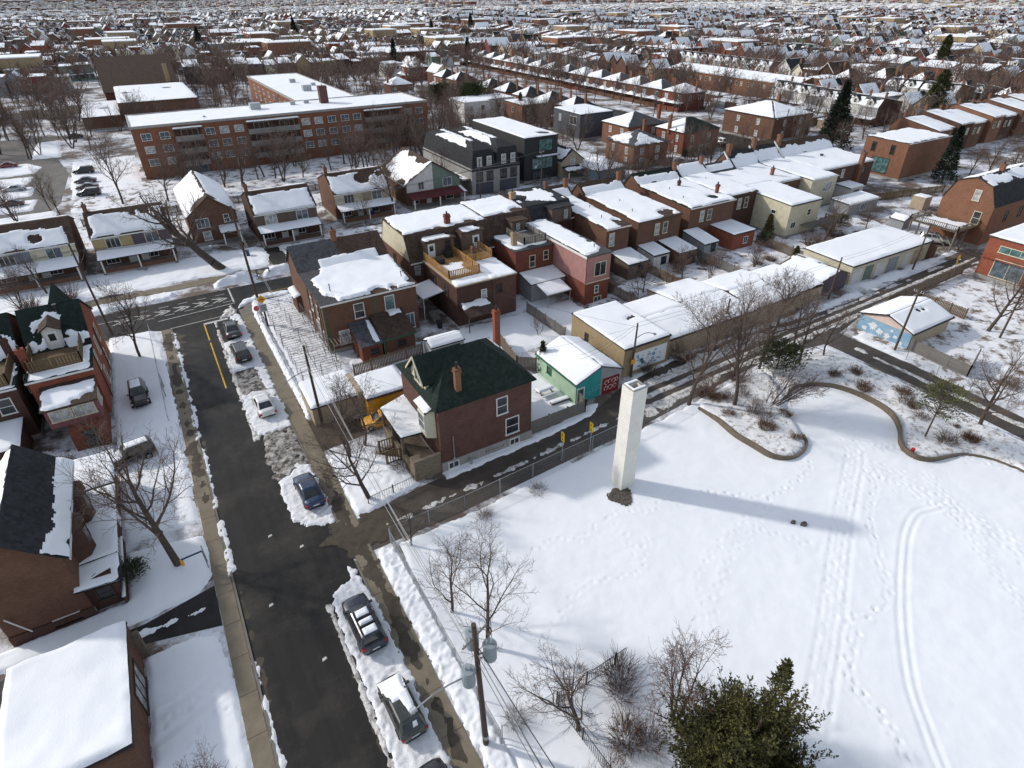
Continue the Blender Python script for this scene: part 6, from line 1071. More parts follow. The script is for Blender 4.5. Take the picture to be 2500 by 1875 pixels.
def proto_gable(key, wall, roofm, front, w=3.6, d=11.0, snowy=.5, porchm='sh_black'):
    t = proto_begin('house')
    house('x', -w, w, -d / 2, d / 2, 'y', [(-w, 5.4), (0, 8.8), (w, 5.4)], wall, roofm, parent=t, ov=.35, eov=.4, snow=[(0, dict(T=.15, margin=(.1, .1, .05, snowy), amp=.9, res=.5)), (1, dict(T=.15, margin=(.2, 1, .05, 1.4), amp=1.6, res=.5))], wins=[('S', -1.3, 3.5, 1.0, 1.5, 'gl_pale', 'white_trim'), ('S', 1.3, 3.5, 1.0, 1.5, 'gl_dark', 'white_trim'), ('S', 0, 6.2, .9, 1.1, 'gl_dark', 'white_trim'), ('E', 2, 3.4, .9, 1.4, 'gl_dark', 'white_trim'), ('E', -2, 3.4, .9, 1.4, 'gl_dark', 'white_trim')], chim=[(w - .5, 1.5, 5.6, 9.4, .6, 'br_orange')])
    b = MB(); b.add([(-w + .05, -d / 2 - .05, 3), (w - .05, -d / 2 - .05, 3), (w - .05, -d / 2 - .05, 5.35), (0, -d / 2 - .05, 8.65), (-w + .05, -d / 2 - .05, 5.35)], [(0, 1, 2, 3, 4)]); b.build('gable_front', front, t)
    b = MB(); b.extr([(-w - .4, 5.0), (0, 8.72), (w + .4, 5.0), (w + .4, 5.25), (0, 9.0), (-w - .4, 5.25)], 'y', -d / 2 - .5, -d / 2 - .4); b.build('bargeboard', 'white_trim', t)
    porch(t, -w + .1, w - .1, -d / 2, -d / 2 - 2.4, 2.5, 3.0, porchm, (-w + .4, w - .4), True, wall, .6)
    PROTO[key] = t
def proto_row(key, wall, roofm, front=None, w=3.1, d=13.0, dormer=True, h=6.4):
    t = proto_begin('row_house')
    house('x', -w, w, -d / 2, d / 2, 'x', [(-d / 2, h - .4), (-d / 2 + 2.2, h + 2.0), (-d / 2 + 3.0, h + 2.0), (d / 2, h + .2)], wall, roofm, parent=t, ov=.25, eov=.0, snow=[(0, dict(T=.12, margin=(.1, .1, .05, .9), amp=.9, res=.45)), (2, dict(T=.22, margin=(.0, .0, -.1, .0), amp=.2, res=.6))], wins=[('S', -1.2, 3.5, 1.0, 1.5, 'gl_pale', 'white_trim'), ('S', 1.2, 3.5, 1.0, 1.5, 'gl_dark', 'white_trim'), ('N', -1.2, 3.8, .9, 1.5, 'gl_pale', 'cream_trim'), ('N', 1.2, 3.8, .9, 1.5, 'gl_dark', 'cream_trim')], chim=[(w - .35, -d / 2 + 3, h + 1, h + 3.6, .6, 'br_orange')], found=False)
    if front: b = MB(); b.box(-w + .02, w - .02, -d / 2 - .05, -d / 2, 3.0, h - .4); b.build('front_cladding', front, t)
    if dormer:
        b = MB(); b.extr([(-1.1, h - .2), (-1.1, h + 1.0), (0, h + 2.0), (1.1, h + 1.0), (1.1, h - .2)], 'y', -d / 2 - .05, -d / 2 + 2.4); b.build('dormer', 'si_white', t); window(t, 'S', 0, -d / 2 - .05, h, .9, 1.1, 'gl_dark', 'white_trim')
        b = MB(); b.add([(-1.4, -d / 2 - .3, h + .8), (0, -d / 2 - .3, h + 2.12), (0, -d / 2 + 2.4, h + 2.12), (-1.4, -d / 2 + 2.4, h + .8)], [(3, 2, 1, 0)]); b.build('dormer_snow', 'snow_roof', t); b = MB(); b.add([(1.4, -d / 2 - .3, h + .8), (0, -d / 2 - .3, h + 2.11), (0, -d / 2 + 2.4, h + 2.11), (1.4, -d / 2 + 2.4, h + .8)], [(0, 1, 2, 3)]); b.build('dormer_roof', roofm, t)
    porch(t, -w + .05, w - .05, -d / 2, -d / 2 - 2.2, 2.4, 2.9, roofm, (-w + .4,), True, wall, .5)
    PROTO[key] = t
def proto_flat(key, wall, w=5.0, d=12.0, h=6.2):
    t = proto_begin('house')
    house('x', -w, w, -d / 2, d / 2, 'x', [(-d / 2, h), (d / 2, h + .1)], wall, 'roof_membrane', parent=t, ov=.15, eov=.15, snow=[(0, dict(T=.22, margin=.02, amp=.25, res=.6))], wins=[('S', -2.2, 3.5, 1.3, 1.5, 'gl_pale', 'white_trim', 'slide'), ('S', 2.2, 3.5, 1.3, 1.5, 'gl_dark', 'white_trim', 'slide'), ('S', -2.2, .8, 1.5, 1.5, 'gl_dark', 'white_trim', 'tri'), ('S', 2.2, .8, 1.5, 1.5, 'gl_dark', 'white_trim', 'tri'), ('E', 0, 3.5, 1.1, 1.4, 'gl_dark', 'white_trim'), ('W', 0, 3.5, 1.1, 1.4, 'gl_dark', 'white_trim')])
    PROTO[key] = t
proto_hip('hip_a', 'br_brown', 'sh_grey', 'SN'); proto_hip('hip_b', 'br_orange', 'sh_black', 'SW', 4.6, 9.5); proto_hip('hip_c', 'br_red', 'sh_grey', 'SE', 6.0, 10.5)
proto_gable('gab_red', 'br_red', 'sh_brown', 'br_bright'); proto_gable('gab_orange', 'br_orange', 'sh_brown', 'si_orange'); proto_gable('gab_slate', 'si_slate', 'sh_black', 'si_slate'); proto_gable('gab_cream', 'br_brown', 'sh_grey', 'si_cream'); proto_gable('gab_white', 'si_white', 'sh_grey', 'si_white', snowy=-.1); proto_gable('gab_maroon', 'br_maroon', 'sh_brown', 'si_darkred')
proto_row('row_white', 'br_brown', 'sh_black', 'si_white'); proto_row('row_brick', 'br_orange', 'sh_brown', None, dormer=False); proto_row('row_grey', 'br_dark', 'sh_grey', 'si_grey'); proto_row('row_brown', 'br_brown', 'sh_black', None, dormer=False)
proto_flat('flat_brick', 'br_orange'); proto_flat('flat_tan', 'br_tan'); proto_flat('flat_white', 'si_white')
PLAB = {'hip_a': 'brown brick twin porch semi with white hip', 'hip_b': 'small orange brick hipped house', 'hip_c': 'red brick hipped semi with snow on its front slope', 'gab_red': 'bright red brick gabled house', 'gab_orange': 'orange gabled house in a far row', 'gab_slate': 'dark slate blue gabled house in a far row', 'gab_cream': 'cream fronted gabled house with grey roof', 'gab_white': 'white gabled house with a snowy slope', 'gab_maroon': 'dark red fronted gabled house', 'row_white': 'white row house with snowy dormer', 'row_brick': 'orange brick row house under flat snow', 'row_grey': 'grey row house with a dormer', 'row_brown': 'plain brown brick row house', 'flat_brick': 'orange brick flat roofed house under snow', 'flat_tan': 'tan brick flat roofed house under snow', 'flat_white': 'white flat roofed house under snow'}
USED = set()
MIDPOS = []
ORD = 'first second third fourth fifth sixth seventh eighth ninth tenth eleventh twelfth thirteenth fourteenth fifteenth sixteenth seventeenth eighteenth nineteenth twentieth'.split()
def put(key, x, y, rz, s=1.0, nth=None, ref=None):
    p = PROTO[key]
    o = p if key not in USED else copy_tree(p)
    USED.add(key); o['label'] = PLAB[key].replace(' in a far row', '') + (', %s from %s' % (ORD[nth], ref) if ref else ''); o['group'] = key and {'hip': 'hipped houses in the middle distance', 'gab': 'gabled houses in the middle distance', 'row': 'row houses in the middle distance', 'fla': 'flat roofed houses in the middle distance'}[key[:3]]
    place(o, x, y, rz, 0, s); MIDPOS.append((x, y)); return o
W_, E_, S_, N_ = -math.pi / 2, math.pi / 2, 0.0, math.pi     # which way a front faces
for i, y in enumerate(np.arange(178, 366, 13.4)): put('hip_a' if i % 5 else 'hip_c', 183.2 + (y - 178) * .05, y + 3, W_, 1.0, i, 'the large brown house')
for i, y in enumerate((176, 190.5, 205, 219.5, 234, 262, 276)): put('hip_b', 129.5, y, W_, 1.0, i, 'the black cube')
for i, y in enumerate(np.arange(168, 240, 6.25)): put('row_brick', 232 + (y - 168) * .06, y, E_, 1.0, i, 'the short dormered row')
for i, y in enumerate(np.arange(122, 166, 6.25)): put(('row_grey', 'row_white')[i % 2], 214 + i * 1.5, y, W_, 1.0, i, 'the tall olive cedar')
for i, y in enumerate(np.arange(222, 340, 6.25)): put(('row_white', 'row_white', 'row_grey')[i % 3], 284 + (y - 222) * .1, y, W_, 1.0, i, 'the tan flat house')
gk = ['gab_slate', 'gab_orange', 'gab_maroon', 'gab_red', 'gab_red', 'gab_red', 'gab_cream', 'flat_brick', 'flat_brick', 'gab_orange', 'gab_cream', 'gab_orange', 'flat_tan', 'gab_white']
for i, k_ in enumerate(gk): put(k_, 352 + (i % 2), 208 + i * 8.6, W_, 1.0, i, 'the columnar cedar')
for i, y in enumerate((126, 133, 140, 147)): put(('row_white', 'row_grey')[i % 2], 268, y, W_, 1.0, i, 'the plain brown row')
for i, x in enumerate(np.arange(184, 246, 6.25)): put(('row_brown', 'row_brown', 'row_grey', 'row_brick')[i * 7 % 4], x, 92.5 + i * .25 + (i * 5 % 3) * .7, N_, (1.0, .93, 1.06)[i % 3], i, 'the orange flat house')
for i, x in enumerate(np.arange(252, 330, 6.25)): put(('row_brown', 'row_brick')[i % 2], x, 98.5 + i * .1 + (i % 2) * .8, N_, (1.0, .94, 1.05)[i % 3], i, 'the end of the brown row')
for (k_, x, y, r) in (('flat_white', 104, 205, S_), ('hip_b', 100, 262, S_), ('gab_cream', 136, 300, S_), ('hip_c', 133, 322, W_), ('flat_white', 128, 345, S_), ('gab_cream', 140, 343, S_), ('flat_brick', 118, 190, S_), ('flat_white', 114, 206, W_), ('flat_tan', 290, 180, W_), ('flat_white', 318, 196, W_), ('flat_brick', 262, 176, W_), ('row_brown', -42, 292, S_), ('hip_c', 150, 440, S_)):
    put(k_, x, y, r)
for k_, p in PROTO.items():
    if k_ not in USED: put(k_, 300, 160, W_)
# ------------------------------------------------------------------ vehicles
def loft(b, rings, m=0, cap=True):
    n = len(rings[0]); base = len(b.v); fs = []
    for r in rings: b.v.extend([tuple(p) for p in r])
    for i in range(len(rings) - 1):
        for k in range(n): b.f.append((base + i * n + k, base + i * n + (k + 1) % n, base + (i + 1) * n + (k + 1) % n, base + (i + 1) * n + k)); b.m.append(m)
    if cap:
        b.f.append(tuple(base + k for k in range(n))[::-1]); b.m.append(m); b.f.append(tuple(base + (len(rings) - 1) * n + k for k in range(n))); b.m.append(m)
CAR = {'sedan': dict(L=4.7, W=1.82, H=1.45, st=[(-.5, .72, .38, .70), (-.485, .88, .30, .86), (-.44, .95, .24, .95), (-.30, 1, .20, .97), (0, 1, .19, .95), (.22, 1, .20, .94), (.36, .98, .2, .86), (.45, .92, .24, .76), (.49, .80, .30, .64), (.5, .70, .34, .56)], gb=(-.37, .25), gr=(-.17, .07)),
       'suv': dict(L=4.8, W=1.92, H=1.72, st=[(-.5, .80, .42, .86), (-.49, .94, .34, 1.02), (-.45, .98, .28, 1.08), (-.2, 1, .25, 1.08), (.2, 1, .25, 1.06), (.36, .98, .26, 1.0), (.45, .93, .28, .92), (.49, .84, .34, .78), (.5, .75, .4, .66)], gb=(-.475, .26), gr=(-.42, .10)),
       'hatch': dict(L=4.35, W=1.78, H=1.52, st=[(-.5, .76, .38, .78), (-.488, .92, .3, .93), (-.44, .97, .24, .98), (-.2, 1, .2, .97), (.2, 1, .2, .95), (.36, .97, .22, .86), (.45, .92, .25, .76), (.49, .8, .3, .64), (.5, .7, .34, .56)], gb=(-.475, .27), gr=(-.36, .06)),
       'jeep': dict(L=4.3, W=1.85, H=1.82, st=[(-.5, .9, .5, 1.1), (-.49, .98, .45, 1.16), (-.2, 1, .42, 1.16), (.14, 1, .42, 1.14), (.16, .86, .42, 1.12), (.44, .84, .45, 1.06), (.49, .82, .5, .98), (.5, .8, .55, .9)], gb=(-.48, .16), gr=(-.45, .08))}
def car(label, paintm, kind, x, y, rz=0.0, snow=(), rails=False, name='car', glassm='gl_car', group=None, scale=1.0):
    c = CAR[kind]; L, W, H = c['L'], c['W'] / 2, c['H']; t = thing(name, label, 'car', (0, 0, 0), group)
    b = MB(); rings = []
    for (f, w, zl, zh) in c['st']:
        h = W * w; yy = f * L; rings.append([(-h * .84, yy, zl), (h * .84, yy, zl), (h * .97, yy, zl + .12), (h, yy, (zl + zh) / 2), (h * .97, yy, zh - .13), (h * .86, yy, zh - .02), (h * .45, yy, zh + .025), (0, yy, zh + .035), (-h * .45, yy, zh + .025), (-h * .86, yy, zh - .02), (-h * .97, yy, zh - .13), (-h, yy, (zl + zh) / 2), (-h * .97, yy, zl + .12)])
    loft(b, rings); b.build('body', paintm, t, True)
    zb = max(s[3] for s in c['st']) - .04; g0, g1 = c['gb'][0] * L, c['gb'][1] * L; r0, r1 = c['gr'][0] * L, c['gr'][1] * L; hb = W * .93; hr = W * .72
    def oct_(h, y0, y1, z, k): return [(-h, y0 + k, z), (-h + k, y0, z), (h - k, y0, z), (h, y0 + k, z), (h, y1 - k, z), (h - k, y1, z), (-h + k, y1, z), (-h, y1 - k, z)]
    b = MB(); loft(b, [oct_(hb, g0, g1, zb, .10), oct_(hr, r0, r1, H - .05, .10), oct_(hr * .86, r0 + .12, r1 - .14, H, .1)]); b.build('cabin', paintm, t)
    def pane(nm, p, e=.012):
        p = [Vector(q) for q in p]; n = (p[1] - p[0]).cross(p[3] - p[0]).normalized(); cc = sum(p, Vector()) / 4
        if n.dot(cc - Vector((0, (g0 + g1) / 2, .8))) < 0: n = -n
        q = MB(); q.add([v + n * e for v in p], [(0, 1, 2, 3)]); return q.build(nm, glassm, t)
    def lerp(a, bb, f): return tuple(a[i] + (bb[i] - a[i]) * f for i in range(3))
    B = {k: v for k, v in zip(('rl', 'rr', 'fr', 'fl'), ((-hb, g0, zb), (hb, g0, zb), (hb, g1, zb), (-hb, g1, zb)))}; T = {k: v for k, v in zip(('rl', 'rr', 'fr', 'fl'), ((-hr, r0, H - .05), (hr, r0, H - .05), (hr, r1, H - .05), (-hr, r1, H - .05)))}
    def q4(a, bb, u0, u1, v0, v1):
        lo = lambda u: lerp(B[a], B[bb], u); hi = lambda u: lerp(T[a], T[bb], u)
        return [lerp(lo(u0), hi(u0), v0), lerp(lo(u1), hi(u1), v0), lerp(lo(u1), hi(u1), v1), lerp(lo(u0), hi(u0), v1)]
    pane('windscreen', q4('fl', 'fr', .08, .92, .10, .93)); pane('rear_window', q4('rl', 'rr', .09, .91, .14, .90))
    for a, bb in (('rl', 'fl'), ('rr', 'fr')):
        pane('side_window', q4(a, bb, .12, .50, .14, .88)); pane('side_window', q4(a, bb, .53, .88, .14, .88))
    for sx in (-1, 1):
        for fy in (-.31, .31):
            q = MB(); xo = sx * (W - .20); q.tube((xo - sx * .02, fy * L, .34), (xo + sx * .21, fy * L, .34), .34, .34, 16); w = q.build('wheel', 'rubber', t)
            q = MB(); q.tube((xo + sx * .1, fy * L, .34), (xo + sx * .225, fy * L, .34), .21, .21, 10); q.build('rim', 'rim', w)
        q = MB(); z = .62 if kind in ('sedan', 'hatch') else .82; q.box(sx * W * .86 - .16, sx * W * .86 + .10 * (sx > 0) - .0, -L * .492 - .02, -L * .46, z, z + .2) if sx > 0 else q.box(-W * .86 - .10, -W * .86 + .16, -L * .492 - .02, -L * .46, z, z + .2); q.build('tail_light', 'lamp_red', t)
        q = MB(); q.box(sx * W * .72 - .16, sx * W * .72 + .16, L * .462, L * .494, z - .1, z + .05); q.build('headlight', 'lamp_clear', t)
        q = MB(); q.box(sx * (W + .02) - .1, sx * (W + .02) + .1, g1 - .30, g1 - .16, zb + .02, zb + .16); q.build('wing_mirror', paintm, t)
    q = MB(); q.box(-.26, .26, -L * .5 - .012, -L * .49, .58 if kind != 'jeep' else .8, .70 if kind != 'jeep' else .92); q.build('number_plate', 'plate', t)
    q = MB(); q.box(-W * .75, W * .75, -L * .502, -L * .47, .34, .46); q.build('rear_bumper', 'black_plastic', t); q = MB(); q.box(-W * .6, W * .6, L * .485, L * .503, .36, .5); q.build('front_grille', 'black_plastic', t)
    if rails:
        for sx in (-1, 1): q = MB(); q.tube((sx * hr * .84, r0 + .3, H + .05), (sx * hr * .84, r1 - .3, H + .05), .025, .025, 5); q.tube((sx * hr * .84, r0 + .35, H - .03), (sx * hr * .84, r0 + .35, H + .05), .02, .02, 4); q.tube((sx * hr * .84, r1 - .35, H - .03), (sx * hr * .84, r1 - .35, H + .05), .02, .02, 4); q.build('roof_rail', 'black_plastic', t)
        for yy in (r0 + .9, r1 - .9): q = MB(); q.box(-hr * .84, hr * .84, yy - .04, yy + .04, H + .05, H + .09); q.build('roof_bar', 'black_plastic', t)
    for s in snow:
        if s == 'roof': roof_snow(t, (-hr * .8, r0 + .15, H), (hr * .8, r0 + .15, H), (hr * .8, r1 - .15, H), (-hr * .8, r1 - .15, H), T=.14, margin=.0, amp=.08, res=.09, name='car_snow')
        if s == 'roof3':
            for (a, d) in ((r0 + .15, r0 + .82), (r0 + 1.0, r1 - 1.0), (r1 - .82, r1 - .1)): roof_snow(t, (-hr * .72, a, H), (hr * .72, a, H), (hr * .72, d, H), (-hr * .72, d, H), T=.15, margin=.0, amp=.05, res=.08, name='car_snow')
        if s == 'hood': roof_snow(t, (-W * .85, g1 - .05, zb + .04), (W * .85, g1 - .05, zb + .04), (W * .8, L * .46, zb - .2), (-W * .8, L * .46, zb - .2), T=.14, margin=.0, amp=.12, res=.1, name='car_snow')
        if s == 'front': roof_snow(t, (-hr * .9, r1 - .4, H), (hr * .9, r1 - .4, H), (W * .9, L * .45, zb - .12), (-W * .9, L * .45, zb - .12), T=.22, margin=.0, amp=.12, res=.09, name='car_snow')
        if s == 'side': roof_snow(t, (hr * .05, r0 + .35, H), (hr * .95, r0 + .35, H - .02), (hr * .95, r1 + .1, H - .02), (hr * -.1, r1 + .1, H), T=.17, margin=.0, amp=.16, res=.08, name='car_snow')
        if s == 'trunk': roof_snow(t, (-W * .7, -L * .47, zb + .04), (W * .7, -L * .47, zb + .04), (W * .7, g0 + .05, zb + .04), (-W * .7, g0 + .05, zb + .04), T=.08, margin=.02, amp=.15, res=.1, name='car_snow')
        if s == 'glass': roof_snow(t, (hr * .0, g0 + .12, zb + .22), (hr * .5, g0 + .12, zb + .22), (hr * .5, g0 + .32, zb + .5), (hr * .1, g0 + .32, zb + .5), T=.06, margin=.0, amp=.08, res=.06, name='car_snow')
    place(t, x, y, rz, .09, scale); return t
car('navy estate with roof bars and three slabs of roof snow', 'car_navy', 'suv', 3.95, 27.7, R(1.5), ('roof3',), True, glassm='gl_car')
car('green hatchback with a thick snow drift over its bonnet and roof', 'car_green', 'hatch', 4.0, 20.8, R(2), ('front', 'side', 'glass'))
car('black car parked behind the green hatchback', 'car_black', 'sedan', 4.05, 14.6, R(1), ())
car('dark blue sedan parked alone beside the lane mouth', 'car_blue', 'sedan', 4.15, 43.3, R(2), ())
car('white sedan parked by the brown drive', 'car_white', 'sedan', 3.5, 59.3, R(1), ())
car('black hatchback with red tail lights near the corner', 'car_black', 'suv', 3.4, 72.4, R(1), ())
car('dark grey sedan parked first at the stop line', 'car_grey', 'sedan', 3.5, 79.5, R(-2), ('trunk',) if False else ())
car('black jeep with a snow covered roof in the side yard', 'car_black', 'jeep', -8.1, 68.2, R(182), ('roof',))
car('dark pickup half hidden behind the bare tree', 'car_black', 'jeep', -9.4, 57.0, R(100), ('roof', 'hood'))
car('yellow car parked before the yellow garage', 'car_yellow', 'hatch', 13.6, 49.9, R(80), ())
car('white hatchback nosed under the stilted deck', 'car_white', 'suv', 116.6, 49.8, R(215), ())
for (x, y, r, m, lab, k) in ((-13.0, 165.0, 80, 'car_black', 'black car with a bare roof, first of the three beside the lawn', 'suv'), (-13.4, 171.4, 82, 'car_brown', 'maroon car between two dark cars beside the lawn', 'sedan'), (-13.8, 178.2, 82, 'car_grey', 'grey car with snow on its bonnet beside the lawn', 'sedan'), (-14.2, 189.0, 82, 'car_black', 'black car alone at the head of the car park lawn', 'suv'),
                          (-28.0, 178.2, 85, 'car_silver', 'silver car on a snow island in the car park', 'sedan'), (-27.4, 164.6, 85, 'car_brown', 'dark brown car on the snow island by the bare saplings', 'sedan'), (-31.6, 206.6, 85, 'car_red', 'red car parked on the farthest snow island', 'sedan'), (-17.0, 242, 85, 'car_black', 'black car under the tree by the low annexe', 'sedan')):
    car(lab, m, k, x, y, R(r), ('hood',) if m in ('car_grey', 'car_black') else ())
car('dark car parked in the cross street beyond the hipped house', 'car_grey', 'sedan', 146.4, 112, R(0), ('roof',)); car('silver car snowed over on the far cross street', 'car_silver', 'suv', 146.6, 128, R(0), ('roof', 'hood'))

# ------------------------------------------------------------------ white tower
t = thing('brick_tower', 'tall white painted brick chimney tower standing alone in the snow', 'tower', (29.15, 29.7, 0))
b = MB(); X0, X1, Y0, Y1, H = 28.4, 29.9, 29.0, 30.4, 11.0; i = .34
for (a, c, d, e) in ((X0, X1, Y0, Y0 + i), (X0, X1, Y1 - i, Y1), (X0, X0 + i, Y0 + i, Y1 - i), (X1 - i, X1, Y0 + i, Y1 - i)): b.box(a, c, d, e, 0, H)
b.build('shaft', 'br_white', t)
b = MB(); j = .05
for (a, c, d, e) in ((X0 + j, X1 - j, Y0 + j, Y0 + i - .06), (X0 + j, X1 - j, Y1 - i + .06, Y1 - j), (X0 + j, X0 + i - .06, Y0 + i - .06, Y1 - i + .06), (X1 - i + .06, X1 - j, Y0 + i - .06, Y1 - i + .06)): b.box(a, c, d, e, H, H + .12)
b.build('cap', 'concrete', t)
for (a, c, d, e) in ((X0 + j, X1 - j, Y0 + j, Y0 + i), (X0 + j, X1 - j, Y1 - i, Y1 - j), (X0 + j, X0 + i, Y0 + j, Y1 - j)): roof_snow(t, (a, d, H + .12), (c, d, H + .12), (c, e, H + .12), (a, e, H + .12), T=.1, margin=-.04, amp=.03, res=.08, name='cap_snow')
b = MB(); b.box(X0 + i, X1 - i, Y0 + i, Y1 - i, 7.5, 7.6); b.build('flue_floor', 'iron', t)

# ------------------------------------------------------------------ poles, lamps, signs, wires
def pole(label, x, y, h, r=.16, arms=(), lamp=None, tr=0, lean=(0, 0), material='pole_wood', name='utility_pole', snowy=False):
    t = thing(name, label, 'pole', (x, y, 0)); b = MB(); tx, ty = x + lean[0], y + lean[1]
    b.tube((x, y, -.2), (tx, ty, h), r, r * .68, 10); b.build('post', material, t)
    at = lambda z: (x + lean[0] * z / h, y + lean[1] * z / h)
    for (z, l, ang) in arms:
        cx, cy = at(z); dx, dy = math.cos(ang) * l / 2, math.sin(ang) * l / 2; q = MB(); q.tube((cx - dx, cy - dy, z), (cx + dx, cy + dy, z), .06, .06, 4); a = q.build('crossarm', 'wood_grey', t)
        for f in (-.9, -.45, .45, .9): q = MB(); q.tube((cx + dx * f, cy + dy * f, z + .05), (cx + dx * f, cy + dy * f, z + .28), .05, .035, 6); q.build('insulator', 'sign_grey', a)
    if lamp:
        (lx, ly, lz) = lamp; cx, cy = at(lz - .5); pts = [(cx + (lx - cx) * s, cy + (ly - cy) * s, lz - .5 + .62 * math.sin(s * 2.2) / math.sin(2.2) * (1 if s < 1 else 1)) for s in (0, .25, .5, .75, 1)]
        q = MB(); q.path(pts, .045, 6); q.build('lamp_arm', 'steel', t); q = MB(); e = pts[-1]; d = Vector((lx - cx, ly - cy, 0)).normalized() * .35; q.tube((e[0], e[1], e[2]), (e[0] + d.x, e[1] + d.y, e[2] - .05), .13, .09, 8); q.tube((e[0] + d.x * .5, e[1] + d.y * .5, e[2] - .05), (e[0] + d.x * .5, e[1] + d.y * .5, e[2] - .22), .13, .06, 8); q.build('lamp_head', 'sign_grey', t)
    for k in range(tr):
        ang = (R(200), R(80), R(350))[k]; z = h - (3.6, 2.2, 2.6)[k]; cx, cy = at(z); ox, oy = cx + .72 * math.cos(ang), cy + .72 * math.sin(ang)
        q = MB(); q.tube((ox, oy, z - .6), (ox, oy, z + .5), .36, .36, 16); q.tube((ox, oy, z + .5), (ox, oy, z + .6), .39, .34, 16); q.tube((ox, oy, z - .66), (ox, oy, z - .6), .28, .35, 16); tt = q.build('transformer', 'transformer', t)
        q = MB(); q.tube((ox + .1, oy, z + .58), (ox + .1, oy, z + .9), .06, .04, 6); q.tube((ox - .12, oy + .1, z + .58), (ox - .12, oy + .1, z + .85), .06, .04, 6); q.build('bushing', 'sign_grey', tt)
        q = MB(); q.tube((cx, cy, z), (ox, oy, z), .05, .05, 5); q.tube((cx, cy, z - .4), (ox, oy, z - .4), .05, .05, 5); q.build('bracket', 'steel', tt)
    return t
pw = pole('tall wooden pole with three grey transformers and a street lamp', 7.6, 16.3, 12.0, .19, ((11.0, 1.8, R(20)),), (3.75, 15.9, 8.4), 3, (-.25, .1))
q = MB(); q.tube((7.595, 16.302, .9), (7.58, 16.305, 1.25), .195, .195, 10); q.build('metal_band', 'zinc', pw)
pole('wooden pole with a curved lamp arm beside the snow roofed garage', 8.1, 53.2, 9.6, .17, (), (4.2, 49.6, 7.4), 0, (-.1, 0))
pole('tall leaning pole with a crossarm at the street corner', 8.5, 89.0, 13.8, .2, ((10.4, 2.4, R(10)), (11.8, 2.4, R(10))), (4.6, 91.5, 8.0), 0, (-.3, .2))
pole('leaning wooden pole on the snowy corner lawn', -10.5, 87.7, 12.6, .15, ((11.4, 2.0, R(80)),), None, 0, (-.5, .3))
pole('short lane pole with a lamp at the tan brick garage', 41.9, 43.6, 7.0, .14, (), (43.6, 42.6, 5.6), 0, (.1, 0))
pole('broken brown pole stub standing behind the low garages', 59.4, 45.6, 4.9, .15)
pole('lane pole in front of the dark lean shed', 80.3, 44.8, 6.4, .14, (), None, 0, (.2, 0))
pole('leaning pole at the mural garage', 73.9, 31.0, 8.4, .15, ((8.0, 1.2, R(90)),), None, 0, (.2, 0))
pole('slim pole before the new townhouse', 59.6, 114.0, 9.0, .13, (), (55.6, 110.6, 6.8), 0, (0, 0)); pole('pole with a lamp beside the black metal house', 73.8, 112.0, 9.6, .14, ((9, 1.6, R(20)),), (70.2, 108.6, 7.0))
pole('pole behind the blue grey garage', 113.6, 113.0, 10.0, .14, ((9.4, 1.6, R(20)),), (109.8, 110, 7.4)); pole('pole at the long garage', 101.4, 44.6, 7.6, .14, (), None, 0, (.3, 0))
pole('pole on the cross street by the large brown house', 158.8, 116, 10, .15, ((9.4, 1.6, R(20)),), (155, 116, 7.6)); pole('tall pole beside the side lane bend', 88.4, 25.8, 8.0, .14)
def wire(label, pts, sag=.5, r=.014, material='cable', group=None):
    b = MB()
    for a, c in zip(pts[:-1], pts[1:]):
        n = 10; P = []
        for i in range(n + 1): s = i / n; P.append((a[0] + (c[0] - a[0]) * s, a[1] + (c[1] - a[1]) * s, a[2] + (c[2] - a[2]) * s - sag * 4 * s * (1 - s)))
        b.path(P, r, 3)
    return tag(b.build('overhead_wire', material), label, 'wire', group)
for (x, z) in ((7.5, 9.6), (7.2, 8.8), (7.9, 8.8)): wire('pale wire running from the transformer pole to the lamp pole', [(7.5, 0 - 10, z), (7.4, 16.4, z), (8.0 + (x - 7.5), 53.2, z - .6)], .7, .022, 'wire', 'wires along the pavement')
for (x, z) in ((8.0, 9.0), (8.3, 8.4)): wire('wire running from the lamp pole to the leaning corner pole', [(x, 53.2, z), (x + .3, 89, z + 1.4)], .7, .018, 'wire', 'wires to the corner pole')
for dx in (-1.0, -.4, .4, 1.0): wire('power line along the crossing road', [(-75, 86 + dx * .4, 11.0), (-11 , 88, 11.6 + .1 * dx), (8.3 + dx * .3, 89.2 + dx, 11.8), (73.8, 112 , 9.4), (158, 116, 9.6)], .8, .02, 'cable', 'power lines along the crossing road')
for dz in (0, .5): wire('cable along the back lane', [(33, 42, 6.0 + dz), (41.9, 43.6, 6.6 + dz), (80.4, 44.8, 5.9 + dz), (101.6, 44.6, 7.0 + dz)], .5, .016, 'cable', 'cables along the back lane')
for (a, c) in (((8.1, 53.2, 8.6), (15.8, 44.2, 6.8)), ((8.4, 89, 9.6), (13.2, 76, 6.0)), ((8.4, 89, 9.8), (3.6, 117, 5.2)), ((8.4, 89, 9.6), (14, 112, 5.2)), ((-10.6, 87.8, 10), (-12, 113.6, 5.2)), ((41.9, 43.6, 6.6), (33, 66, 5.2)), ((73.9, 31, 8.0), (107.6, 30, 6.2)), ((41.9, 43.6, 6.7), (26, 46, 6.6))):
    wire('thin service drop between a pole and a house wall', [a, c], .4, .012, 'cable', 'service drops to the houses')
wire('cable from the transformer pole down past the wire fence', [(7.5, 16.4, 10), (9.2, 2, 6.5), (10, -8, 6)], .5, .03); wire('second cable sagging from the transformer pole', [(7.5, 16.4, 9.2), (8.6, 2, 5.6), (9.2, -8, 5.2)], .5, .03)
